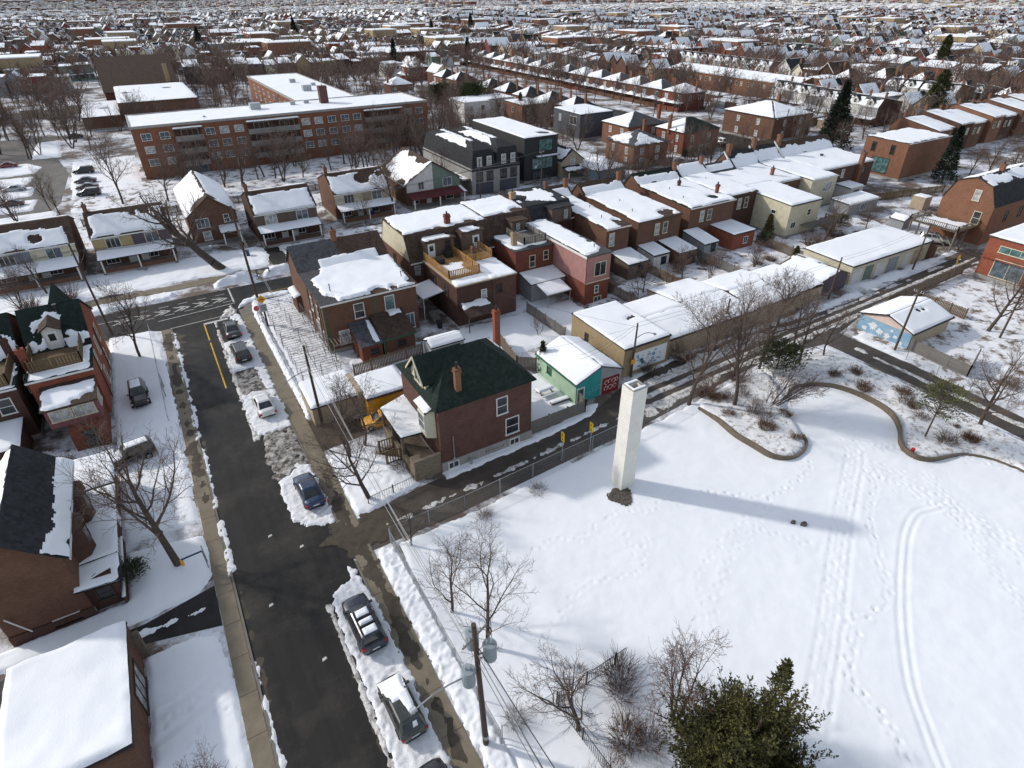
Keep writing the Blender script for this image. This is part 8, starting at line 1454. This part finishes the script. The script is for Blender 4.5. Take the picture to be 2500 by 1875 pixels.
tree('wide', 8.6, 40.0, 'low spreading bare tree in the fenced lane corner garden', 9.6, 2.2); tree('fork', 8.9, 46.4, 'tall forked bare tree in front of the green roofed house', 10.5); tree('open', 10.8, 47.6, 'thin bare tree before the green roofed porch', 9.5); tree('round', 9.7, 32.9, 'small bare tree where the wire fence meets the lane', 5.6)
tree('fork', 9.8, 25.6, 'upright bare park tree standing by the wire fence', 8.6, .8); tree('fork', 10.7, 21.7, 'tall bare park tree dividing low above the snow', 11.4, 2.6); tree('vase', 12.9, 14.1, 'spreading bare tree at the iron fence corner', 9.4, 1.2); tree('multi', 18.2, 11.4, 'fine twigged bare shrub tree beside the big evergreen', 8.0)
tree('big', 18.4, 7.0, 'big dense evergreen with a ragged crown at the park edge', 8.8, 1.1); tree('big', 15.6, 6.2, 'lower evergreen mass joined to the big evergreen', 6.6, 3.0)
conifer('leader', 15, 9.6, .9, 60, .22, 'needle_near', .8, -.3, .6, 'evergreen_tree', 22, .1); tree('leader', 21.0, 7.9, 'browning leader shoot rising past the evergreen crown', 9.3)
bush('bush', 17.2, 15.6, 'tangled brown thicket over the end of the iron fence', 1.25); bush('bush_red', 16.6, 14.6, 'reddish bare shrub against the iron fence', 1.0); bush('bush_leaf', 15.0, 12.2, 'vine covered brown shrub with clinging dead leaves', 1.4); bush('bush', 9.8, 16.6, 'grey tangled bush behind the transformer pole', .8); bush('bush_red', 16.2, 11.4, 'bushy red brown undergrowth beside the evergreen', .9)
tree('tall', 43.6, 35.9, 'tall bare tree at the lane fence beyond the tower', 14.0, .3); tree('tall', 47.2, 32.8, 'tall bare tree rising from the planting bed', 14.6, 2.9); tree('sapling', 50.5, 31.2, 'thin leaning sapling on the planting bed', 5.5, tilt=(.3, .2)); tree('multi', 50.9, 30.8, 'slanting many stemmed tree over the curved wall', 7.0, tilt=(.25, .45)); tree('round', 60.6, 34.9, 'bare tree where the lane bends beside the bed', 10.5); tree('open', 64.6, 34.3, 'small bare tree on the corner of the two lanes', 8.6); tree('vase', 52.4, 37.4, 'bare tree standing in the lane hedge', 12.0); tree('tall', 58.6, 38.4, 'tall bare tree overhanging the bend of the lane', 12.5); tree('round', 63.6, 38.0, 'bushy bare tree at the lane bend', 9.5); tree('vase', 56.0, 36.8, 'bare tree tangled with a dark evergreen on the lane', 9.5)
tree('yew', 57.2, 35.4, 'dark drooping evergreen among the lane trees', 4.6); tree('ivy', 59.4, 19.2, 'olive leaved bushy tree on the wavy walled bed', 6.8); tree('vase', 66.3, 17.4, 'leaning bare tree beside the side lane', 12.0, tilt=(0, .28)); tree('wide', 89.2, 27.6, 'dense bare tree in the yard past the mural garage', 10.5); tree('round', 83, 19.5, 'bare tree behind the mossy fence', 9.0); tree('wide', 92, 20, 'spreading bare tree before the modern brick house', 10.0); tree('multi', 98, 27, 'bushy bare tree beside the modern brick wall', 8.0)
for (k, x, y, l, s) in (('grass_clump', 47.0, 28.4, 'straw coloured grass clump on the rounded planting bed', 1.3), ('bush_leaf', 48.0, 25.6, 'small brown shrub at the nose of the curved wall', .7), ('bush', 60.4, 17.6, 'brown twiggy mound behind the wavy wall', 1.1), ('grass_clump', 62.6, 16.6, 'dry brown grasses spilling along the wavy wall', 1.2), ('bush_leaf', 62.0, 27.6, 'brown bramble on the bed beside the lane', 1.1), ('bush', 63.6, 23.6, 'low brown thicket on the bed beside the ruts', 1.0), ('bush_leaf', 64.4, 30.0, 'dead leaved bramble near the lane corner', .9), ('bush_red', 46.4, 36.2, 'red brown hedge on the lane verge below the tall trees', 1.2), ('bush_red', 52, 36.6, 'twiggy hedge along the lane verge', 1.2), ('bush', 44.4, 43.2, 'bare thicket against the tan garage wall', 1.1), ('bush_red', 49.6, 43.4, 'bare shrub in front of the low garages', 1.2), ('bush', 22.0, 33.0, 'thin bare shrub poking from the park snow', .8), ('bush_red', 16.4, 32.6, 'sparse twigs beside the lane fence', .6), ('bush_leaf', 65, 9, 'brown bush at the end of the wavy wall', 1.2), ('bush', 12.6, 42.4, 'dark bush under the green roofed porch', 1.0), ('bush_leaf', -15.2, 59.8, 'snow dusted dark shrub behind the pink extension', 1.0), ('bush_red', -18.5, 58.6, 'reddish shrub in the shaded back garden', 1.1), ('yew', -10.0, 41.0, 'green shrub against the porch wall', .55), ('bush', -20.5, 102.6, 'gnarled bare thicket in the far corner garden', 1.6), ('bush_red', -15.6, 103.4, 'bare hedge before the blue and white semi', 1.3)):
    bush(k, x, y, l, s, .35 if 43 < x < 67 and y < 36 else 0.0)
for i in range(18):
    x, y = rng.choice(((rng.uniform(61.5, 66), rng.uniform(3, 34)), (rng.uniform(45, 52), rng.uniform(28, 35))))
    bush(rng.choice(('bush_leaf', 'grass_clump', 'bush')), x, y, 'low brown winter undergrowth scattered over the planting beds', rng.uniform(.5, 1.0), .3, 'undergrowth on the planting beds')
tree('sapling', 12.4, 10.4, 'sparse sapling by the iron fence', 4.0); tree('sapling', 10.6, 10.2, 'thin sapling on the park verge below the pole', 3.6)
tree('lean', 5.9, 103.8, 'massive leaning tree with a snow lined trunk across the road', 14.0, 0); tree('tall', 40.6, 115.2, 'tall bare tree before the cream semi', 14.6); tree('vase', -18.6, 107.4, 'bare tree before the blue and white semi', 9.0); tree('tall', -6.8, 153.6, 'large bare tree between the car park and the row', 15.5); tree('multi', -21.5, 103, 'many stemmed bare tree in the corner garden', 7.0); tree('round', 33.6, 113, 'small bare tree in the cream semi garden', 7.0)
for i, (x, y, h) in enumerate(((6, 158, 11), (16, 166, 13), (24, 160, 12), (33, 167, 12), (45, 163, 13), (54, 168, 14), (60, 163, 14), (66, 168, 13), (71, 162, 14), (57, 158, 12), (78, 172, 14), (77, 160, 12), (70, 152, 11), (82, 184, 13), (48, 156, 12), (63, 156, 13), (75, 154, 12), (51, 161, 12), (68, 146, 11), (80, 152, 12), (40, 158, 11), (-26, 152, 9), (-30, 158, 10), (-22, 170, 7), (-18, 150, 9), (-24, 144, 10), (-31, 146, 10), (-20, 156, 8), (-36, 168, 10), (-33, 187, 9))):
    tree(('mid1', 'mid2', 'vase')[i % 3], x, y, 'bare tree before the apartment block' if x > 0 else 'bare sapling at the edge of the car park', h, group='bare trees before the apartments' if x > 0 else 'car park saplings')
for (k, x, y, h, l) in (('spruce', 169.6, 107.4, 17.8, 'tall dark spruce beside the cross street'), ('olive', 225, 111, 17.0, 'tall olive tinged cedar behind the row'), ('spruce2', 186, 366, 16, 'dark spruce at the head of the long hipped row'), ('cedar', 116.6, 191, 9.5, 'narrow dark cedar behind the black cube house'), ('round_ever', 103, 226, 10, 'round evergreen between the flats and the houses'), ('round_ever', 110, 214, 11, 'bigger round evergreen beside the brown thicket'), ('round_ever', 36, 204, 8, 'evergreen in the angle of the apartment wings'), ('cone', 92.8, 66.4, 4.9, 'orange brown conical cedar against the cream wall'), ('yew', 90.0, 64.6, 2.6, 'dark green shrub at the foot of the brown cedar'), ('yew', 110.2, 63.6, 2.8, 'green shrub in the long back garden'), ('spruce2', 158, 70.5, 13, 'dark spruce before the orange brick flat house'), ('olive', 380, 192, 18, 'columnar dark cedar among the far gables'), ('yew', 124.6, 118.4, 3.4, 'dark evergreen hedge before the green roofed house'), ('yew', 131, 118, 3.2, 'second evergreen hedge before the green roofed house'), ('cedar', 33.4, 49.6, 4.6, 'slim dark cedar beside the red brick chimney'), ('spruce2', 150, 395, 15, 'spruce among the far rooftops'), ('spruce', 60, 560, 18, 'lone dark spruce in the far rows'), ('spruce', 250, 560, 18, 'dark spruce beyond the far rows'), ('spruce', 330, 640, 20, 'distant pointed spruce on the skyline'), ('spruce', 150, 640, 20, 'pointed spruce among the distant roofs')):
    tree(k, x, y, l, h)
for i, (k, x, y, h) in enumerate((('round', 58.5, 60.5, 6), ('sapling', 62, 59, 4.6), ('round', 66, 60.2, 7), ('multi', 70.5, 58.6, 5), ('open', 55.4, 58.4, 6), ('vase', 99.8, 59.6, 9.5), ('multi', 80.6, 58.6, 5), ('sapling', 75, 61, 4), ('sapling', 38, 57.6, 3.4), ('round', 112, 59.6, 6))):
    tree(k, x, y, 'bare tree in the snowy gardens behind the brick row', h, group='bare trees in the back gardens')
for i in range(26):
    x, y = (rng.uniform(50, 118), rng.uniform(56.5, 64)) if i < 14 else (rng.uniform(-8, 70), rng.uniform(127, 150)) if i < 20 else (rng.uniform(74, 104), rng.uniform(5, 22))
    bush(rng.choice(('bush_red', 'bush', 'bush_leaf')), x, y, 'bare garden shrub in the snow behind the brick row' if i < 14 else 'bare shrub between the row and the flats' if i < 20 else 'bare shrub past the mossy fence', rng.uniform(.7, 1.4), 0, 'bare garden shrubs')
tree('olive', 87.9, 56.6, 2.6 and 'yellowing bush beside the long white garage', 3.0)

MARKS = [(10, 180, 'the car park lawn'), (36, 184, 'the apartment block'), (52, 240, 'the apartment wing'), (8, 345, 'the brown roofed hall'), (10, 288, 'the flat brick hall'), (-30, 190, 'the car park'), (120, 160, 'the black cube house'), (128, 200, 'the small hipped houses'), (182, 190, 'the long hipped row'), (186, 260, 'the middle of the hipped row'), (190, 340, 'the far end of the hipped row'), (170, 130, 'the large brown house'), (160, 82, 'the orange flat house'), (215, 96, 'the plain brown row'), (234, 200, 'the orange brick row'), (216, 140, 'the short dormered row'), (288, 250, 'the long white dormered row'), (354, 240, 'the coloured gables'), (354, 300, 'the far coloured gables'), (104, 220, 'the round evergreens'), (225, 111, 'the tall olive cedar'), (280, 150, 'the tan flat house'), (136, 320, 'the cream gables'), (60, 430, 'the rows past the hall'), (-40, 430, 'the rows behind the small garages'), (300, 400, 'the rows past the dormers'), (420, 260, 'the rows past the coloured gables'), (400, 180, 'the far columnar cedar'), (200, 450, 'the roofs past the hipped row'), (120, 460, 'the roofs past the cream gables'), (300, 110, 'the end of the plain brown row')]
def near_mark(x, y): return min(MARKS, key=lambda q: (q[0] - x) ** 2 + (q[1] - y) ** 2)[2]
# ------------------------------------------------------------------ the far city
def in_view(x, y, pad=4.0):
    a = math.degrees(math.atan2(x, y)); return -11.5 - pad < a < 72 + pad
HARD = [(-70, 90, 95, 275), (90, 142, 100, 150), (-20, 30, 250, 380), (100, 145, 150, 245), (140, 162, 95, 430), (160, 182, 118, 145)]
def blocked(x, y, r=9.0):
    for a, b, c, d in HARD:
        if a < x < b and c < y < d: return True
    for (mx, my) in MIDPOS:
        if abs(mx - x) < r and abs(my - y) < r: return True
    return False
FW = ['br_red', 'br_brown', 'br_orange', 'br_dark', 'br_maroon', 'br_tan', 'si_white', 'si_cream', 'si_grey', 'si_slate', 'si_green', 'br_bright', 'si_darkred', 'si_tan']
FR = ['sh_black', 'sh_grey', 'sh_brown', 'sh_green']
FLAB = {'br_red': 'red brick', 'br_brown': 'brown brick', 'br_orange': 'orange brick', 'br_dark': 'dark brick', 'br_maroon': 'maroon brick', 'br_tan': 'tan brick', 'si_white': 'white sided', 'si_cream': 'cream sided', 'si_grey': 'grey sided', 'si_slate': 'slate blue', 'si_green': 'green sided', 'br_bright': 'bright red brick', 'si_darkred': 'dark red sided', 'si_tan': 'tan sided'}
KN = ('snow topped gabled', 'half bare gabled', 'flat roofed', 'hipped', 'dormered')
def far_house(kind, wall, roofm, w=3.2, d=6.0):
    """one small mesh: walls, roof, snow, windows"""
    b = MB(); h = 5.6
    def wins():
        for x in (-1.4, 1.2):
            for z in (.9, 3.5): b.add([(x - .5, -d - .04, z), (x + .5, -d - .04, z), (x + .5, -d - .04, z + 1.5), (x - .5, -d - .04, z + 1.5)], [(0, 1, 2, 3)], 3 if (x + z) % 2 > 1 else 4)
        for y in (-2.5, 2):
            for sx in (-1, 1): b.add([(sx * (w + .04), y - .45, 3.4), (sx * (w + .04), y + .45, 3.4), (sx * (w + .04), y + .45, 4.8), (sx * (w + .04), y - .45, 4.8)], [(0, 1, 2, 3)], 3)
    def pr(): b.box(-w, w, -d - 2.0, -d - .01, 2.5, 2.65, 1); b.box(-w - .05, w + .05, -d - 2.05, -d - .02, 2.66, 2.86, 2); b.box(-w, w, -d - 1.9, -d - .01, 0, .9, 0)
    if kind in (0, 1):
        b.extr([(-w, 0), (-w, h), (0, h + 3.2), (w, h), (w, 0)], 'y', -d, d, 0); b.extr([(-w - .3, h - .26), (0, h + 3.22), (w + .3, h - .26), (w + .3, h - .08), (0, h + 3.42), (-w - .3, h - .08)], 'y', -d - .4, d + .3, 1)
        b.extr([(-w - .3, h - .06), (-.1, h + 3.36), (-.1, h + 3.56), (-w - .3, h + .14)], 'y', -d - .35 if kind == 0 else -d + 3, d + .25, 2)
        if kind == 0: b.extr([(w + .3, h - .06), (.3, h + 3.0), (.3, h + 3.2), (w + .3, h + .14)], 'y', -1, d + .25, 2)
        b.extr([(-w - .35, h - .32), (0, h + 3.2), (w + .35, h - .32), (w + .35, h - .1), (0, h + 3.45), (-w - .35, h - .1)], 'y', -d - .48, -d - .41, 5)
    elif kind == 2:
        b.box(-w, w, -d, d, 0, h + .6, 0); b.box(-w - .1, w + .1, -d - .1, d + .1, h + .6, h + .75, 1); b.box(-w, w, -d, d, h + .76, h + 1.0, 2)
    elif kind == 3:
        b.box(-w, w, -d, d, 0, h, 0); c = [(-w - .4, -d - .4, h), (w + .4, -d - .4, h), (w + .4, d + .4, h), (-w - .4, d + .4, h)]; A = (0, -d + w, h + 2.8); B = (0, d - w, h + 2.8); b.add(c + [A, B], [(0, 1, 4), (1, 2, 5, 4), (2, 3, 5), (3, 0, 4, 5), (3, 2, 1, 0)], 1)
        up = lambda p: (p[0], p[1], p[2] + .16); b.add([up(c[0]), up(c[1]), up(A)], [(0, 1, 2)], 2); b.add([up(c[3]), up(c[0]), up(A), up(B)], [(0, 1, 2, 3)], 2)
    else:
        b.extr([(-d, 0), (-d, h), (-d + 2.4, h + 2.4), (d, h + .6), (d, 0)], 'x', -w, w, 0); b.extr([(-d - .3, h - .2), (-d + 2.4, h + 2.42), (d + .2, h + .62), (d + .2, h + .8), (-d + 2.4, h + 2.6), (-d - .3, h)], 'x', -w - .05, w + .05, 1)
        b.extr([(-d + 2.6, h + 2.55), (d + .2, h + .82), (d + .2, h + 1.05), (-d + 2.6, h + 2.8)], 'x', -w - .02, w + .02, 2); b.extr([(-d - .3, h + .02), (-d + 1.1, h + 1.35), (-d + 1.1, h + 1.55), (-d - .3, h + .2)], 'x', -w, w * .3, 2)
        b.extr([(-1, h + .1), (-1, h + 1.2), (0, h + 2.1), (1, h + 1.2), (1, h + .1)], 'y', -d - .1, -d + 2.4, 5); b.extr([(-1.3, h + 1.0), (0, h + 2.15), (1.3, h + 1.0), (1.3, h + 1.2), (0, h + 2.38), (-1.3, h + 1.2)], 'y', -d - .3, -d + 2.4, 2); b.add([(-.5, -d - .12, h + .3), (.5, -d - .12, h + .3), (.5, -d - .12, h + 1.2), (-.5, -d - .12, h + 1.2)], [(0, 1, 2, 3)], 3)
    wins(); pr(); b.box(w - .7, w - .15, .2, .9, h, h + 3.6, 6)
    return b
FARM = {}
def far_mesh(kind, wall, roofm):
    k = (kind, wall, roofm)
    if k not in FARM: FARM[k] = far_house(kind, wall, roofm).mesh('house', [wall, roofm, 'snow_roof', 'gl_dark', 'gl_pale', 'white_trim', 'br_orange'])
    return FARM[k]
spots = []; gar = []; tspots = []
g6 = random.Random(66)
def add_row(fixed, along0, along1, axis, face, step=7.3):
    a = along0; run = 0; kinds = (0, 0, 1, 1, 2, 3, 4, 4) if axis == 'y' else (2, 2, 2, 4, 4, 4, 1, 3, 0)
    while a < along1:
        if run <= 0: run = g6.randint(3, 9); kind = g6.choice(kinds); wall = g6.choice(FW); a += g6.uniform(0, 3)
        run -= 1; x, y = (fixed, a) if axis == 'y' else (a, fixed); x += g6.uniform(-1.2, 1.2) * (axis == 'y'); y += g6.uniform(-1.2, 1.2) * (axis == 'x')
        if in_view(x, y) and not blocked(x, y): spots.append((x, y, face, kind if g6.random() < .7 else g6.choice(kinds), wall if g6.random() < .6 else g6.choice(FW), g6.choice(FR)))
        a += step + (g6.uniform(0, 1.6) if g6.random() < .5 else 0)
split = lambda y: .42 * y + 28
for xs in list(range(150, 1700, 105)):
    for (x, f) in ((xs - 23, E_), (xs + 25, W_)):
        y1 = min(1500, (x - 28) / .42); y0 = max(112, x * .30)
        if xs == 150: continue
        add_row(x, y0, y1, 'y', f)
for ys in list(range(400, 1900, 105)):
    for (y, f) in ((ys - 24, N_), (ys + 24, S_)): add_row(y, -.25 * y, split(y), 'x', f)
spots.sort(key=lambda s: s[0] ** 2 + s[1] ** 2)
N1 = 150
for (x, y, f, kind, wall, rm) in spots[:N1]:
    o = bpy.data.objects.new('house', far_mesh(kind, wall, rm)); link(o); place(o, x, y, f + g6.uniform(-.06, .06), 0, g6.uniform(.85, 1.2)); tag(o, '%s %s house near %s' % (FLAB[wall], KN[kind], near_mark(x, y)), 'house', 'houses in the distant rows')
# everything beyond reads as one mass
def merge(items, name, label, mats):
    V, F, Mi, o = [], [], [], 0
    for (b, x, y, f, s) in items:
        v = np.array(b.v); c, sn = math.cos(f) * s, math.sin(f) * s
        V.append(np.stack([x + v[:, 0] * c - v[:, 1] * sn, y + v[:, 0] * sn + v[:, 1] * c, v[:, 2] * s], 1)); F.extend([tuple(i + o for i in q) for q in b.f]); Mi.extend(b.m2); o += len(v)
    me = bpy.data.meshes.new(name); me.from_pydata(np.concatenate(V).tolist(), [], F)
    for m in mats: me.materials.append(M[m])
    me.polygons.foreach_set('material_index', Mi); me.update(); ob = bpy.data.objects.new(name, me); link(ob); return tag(ob, label, 'houses', None, 'stuff')
ALLM = FW + FR + ['snow_roof', 'gl_dark', 'gl_pale', 'white_trim']; FB = {}
def fb(kind, wall, rm):
    k = (kind, wall, rm)
    if k not in FB:
        b = far_house(kind, wall, rm); mm = [ALLM.index(q) for q in (wall, rm, 'snow_roof', 'gl_dark', 'gl_pale', 'white_trim', 'br_orange')]; b.m2 = [mm[i] for i in b.m]; FB[k] = b
    return FB[k]
merge([(fb(k_, w, rm), x, y, f + g6.uniform(-.07, .07), g6.uniform(.82, 1.28)) for (x, y, f, k_, w, rm) in spots[N1:3300]], 'distant_houses', 'mass of small houses stretching to the horizon', ALLM)
# the last rows before the horizon: plain blocks with snowy tops
def block(w, d, h, wall):
    b = MB(); b.box(-w, w, -d, d, 0, h, 0); b.box(-w - .3, w + .3, -d - .3, d + .3, h, h + .5, 1); b.m2 = [(ALLM.index(wall), ALLM.index('snow_roof'))[i] for i in b.m]; return b
BL = [block(g6.uniform(3, 6), g6.uniform(5, 7), g6.uniform(5, 8), w) for w in FW]
items = [(g6.choice(BL), x, y, f, 1.0) for (x, y, f, k_, w, rm) in spots[3300:]]
BIG = [block(g6.uniform(9, 24), g6.uniform(8, 16), g6.uniform(6, 13), w) for w in ('br_brown', 'br_tan', 'br_orange', 'si_grey', 'br_dark')]
for i in range(170):
    dd = 420 * math.exp(g6.random() * 2.0); a = R(g6.uniform(-12, 72)); items.append((g6.choice(BIG), dd * math.sin(a), dd * math.cos(a), g6.choice((0, math.pi / 2)), 1.0))
for ys in range(1900, 4200, 130):
    x = -.25 * ys
    while x < .5 * ys: items.append((g6.choice(BL), x, ys + g6.uniform(-40, 40), 0, 1.0)); x += g6.uniform(9, 26)
for xs in range(1680, 4200, 130):
    y = xs * .30
    while y < xs * 2.1: items.append((g6.choice(BL), xs + g6.uniform(-40, 40), y, 0, 1.0)); y += g6.uniform(9, 26)
for ys in range(4200, 12000, 380):
    x = -.25 * ys
    while x < 3.2 * ys * min(1, 5000 / ys): items.append((g6.choice(BIG), x, ys * (1 if x < .5 * ys else .6) + g6.uniform(-150, 150), 0, 1.6)); x += g6.uniform(40, 110)
merge(items, 'distant_rooftops', 'faint rooftops merging into the horizon', ALLM)
# back lane garages between the rows
for xs in list(range(150, 1500, 105)):
    for x in (xs + 46, xs + 56):
        y = max(118, x * .3)
        while y < min(1300, (x - 28) / .42):
            if in_view(x, y) and not blocked(x, y, 8) and g6.random() < .75: gar.append((x + g6.uniform(-2, 2), y, W_))
            y += g6.uniform(5, 9)
for ys in list(range(400, 1500, 105)):
    for y in (ys + 47, ys + 58):
        x = -.25 * y
        while x < split(y):
            if in_view(x, y) and not blocked(x, y, 8) and g6.random() < .75: gar.append((x, y + g6.uniform(-2, 2), S_))
            x += g6.uniform(5, 9)
gar.sort(key=lambda s: s[0] ** 2 + s[1] ** 2)
def far_garage(w, h, wall):
    b = MB(); b.box(-w, w, -3, 3, 0, h, 0); b.box(-w - .2, w + .2, -3.2, 3.2, h, h + .3, 1); return b
GB = [(far_garage(w, h, m), m) for w in (2.6, 3.4) for h, m in ((2.5, 'si_tan'), (2.8, 'br_brown'), (2.6, 'si_grey'))]; GM = [b.mesh('garage', [m, 'snow_roof']) for b, m in GB]
for i, (x, y, f) in enumerate(gar[:60]):
    o = bpy.data.objects.new('garage', GM[i % 6]); link(o); place(o, x, y, f + g6.uniform(-.05, .05)); tag(o, 'low snow capped lane garage near %s' % near_mark(x, y), 'garage', 'garages in the distant back lanes')
for b, m in GB: b.m2 = [(ALLM.index(m), ALLM.index('snow_roof'))[i] for i in b.m]
merge([(GB[i % 6][0], x, y, f, 1.0) for i, (x, y, f) in enumerate(gar[60:])], 'distant_garages', 'mass of snowy garage roofs between the distant rows', ALLM)
# bare trees through the streets and gardens
def far_tree(seed, n=40, r=1.0):
    g = random.Random(seed); segs = [(Vector((0, 0, 0)), Vector((0, 0, 4)), .25, .18)]; h = 11
    for i in range(n):
        a = g.uniform(0, 6.283); p = Vector((0, 0, g.uniform(2.5, 5.5))); d = Vector((math.cos(a) * g.uniform(.2, 1), math.sin(a) * g.uniform(.2, 1), g.uniform(.5, 1.3))).normalized(); q = p + d * g.uniform(3, 5); q2 = q + (d + Vector((g.gauss(0, .4), g.gauss(0, .4), .3))).normalized() * g.uniform(1.5, 3.5)
        segs.append((p, q, .065 * r, .055 * r)); segs.append((q, q2, .055 * r, .04 * r))
        for k in range(2 if r < 2 else 1): d2 = Vector((g.gauss(0, 1), g.gauss(0, 1), g.uniform(0, 1))).normalized(); segs.append((q, q + d2 * g.uniform(1, 2.2), .05 * r, .035 * r))
    return tubes('t', segs, 3, 'twig')
FT = [far_tree(s, 20, 1.4) for s in (1, 2, 3, 4)]; FT2 = [far_tree(s, 8, 3.2) for s in (5, 6, 7, 8)]
cand = []
for i in range(10500):
    dd = 130 * math.exp(g6.random() ** .8 * 3.1); a = R(g6.uniform(-12.5, 73)); x, y = dd * math.sin(a), dd * math.cos(a)
    if y < 96 and x < 150: continue
    if g6.random() > min(.85, dd / 600): continue
    bad = False
    for (mx, my) in MIDPOS:
        if abs(mx - x) < 6.5 and abs(my - y) < 6.5: bad = True; break
    if bad or any(a_ < x < b_ and c_ < y < d_ for a_, b_, c_, d_ in ((-2, 76, 172, 196), (40, 62, 190, 270), (-60, 60, 95, 150), (60, 140, 112, 134), (-40, 0, 150, 215), (-15, 25, 250, 375), (110, 140, 134, 170), (141, 160, 95, 430), (158, 182, 118, 142), (118, 245, 70, 100))): continue
    cand.append((dd, x, y))
cand.sort()
NT = 290
tl = ('brown bare tree near %s', 'reddish bare tree near %s', 'many stemmed bare tree near %s')
for i, (dd, x, y) in enumerate(cand[:NT]): k = i % 3; tree(('mid1', 'mid2', 'mid3')[k], x, y, tl[k] % near_mark(x, y), g6.uniform(8.5, 13), group='bare trees among the distant houses')
parts = []
for i, (dd, x, y) in enumerate(cand[NT:]):
    V, F = (FT if dd < 420 else FT2)[i % 4]; s = g6.uniform(.75, 1.2); c, sn = math.cos(i * 2.4) * s, math.sin(i * 2.4) * s; parts.append((np.stack([x + V[:, 0] * c - V[:, 1] * sn, y + V[:, 0] * sn + V[:, 1] * c, V[:, 2] * s], 1), F))
for lab, sl, tw in (('haze of brown bare trees between the distant roofs', slice(0, None, 2), 'twig'), ('reddish bare trees mixed between the distant roofs', slice(1, None, 2), 'twig_red')):
    o = bpy.data.objects.new('distant_trees', quads_mesh('distant_trees', parts[sl], tw, False)); link(o); tag(o, lab, 'trees', None, 'stuff')
# sports ground far off
b = MB(); b.box(1010, 1130, 640, 700, 0, 6); tag(b.build('distant_hall', 'field_red'), 'long red roofed hall on the far skyline', 'building'); b = MB(); b.box(1140, 1260, 600, 690, 0, 8); tag(b.build('distant_hall', 'si_tan'), 'pale warehouse on the far skyline beside the red hall', 'building')
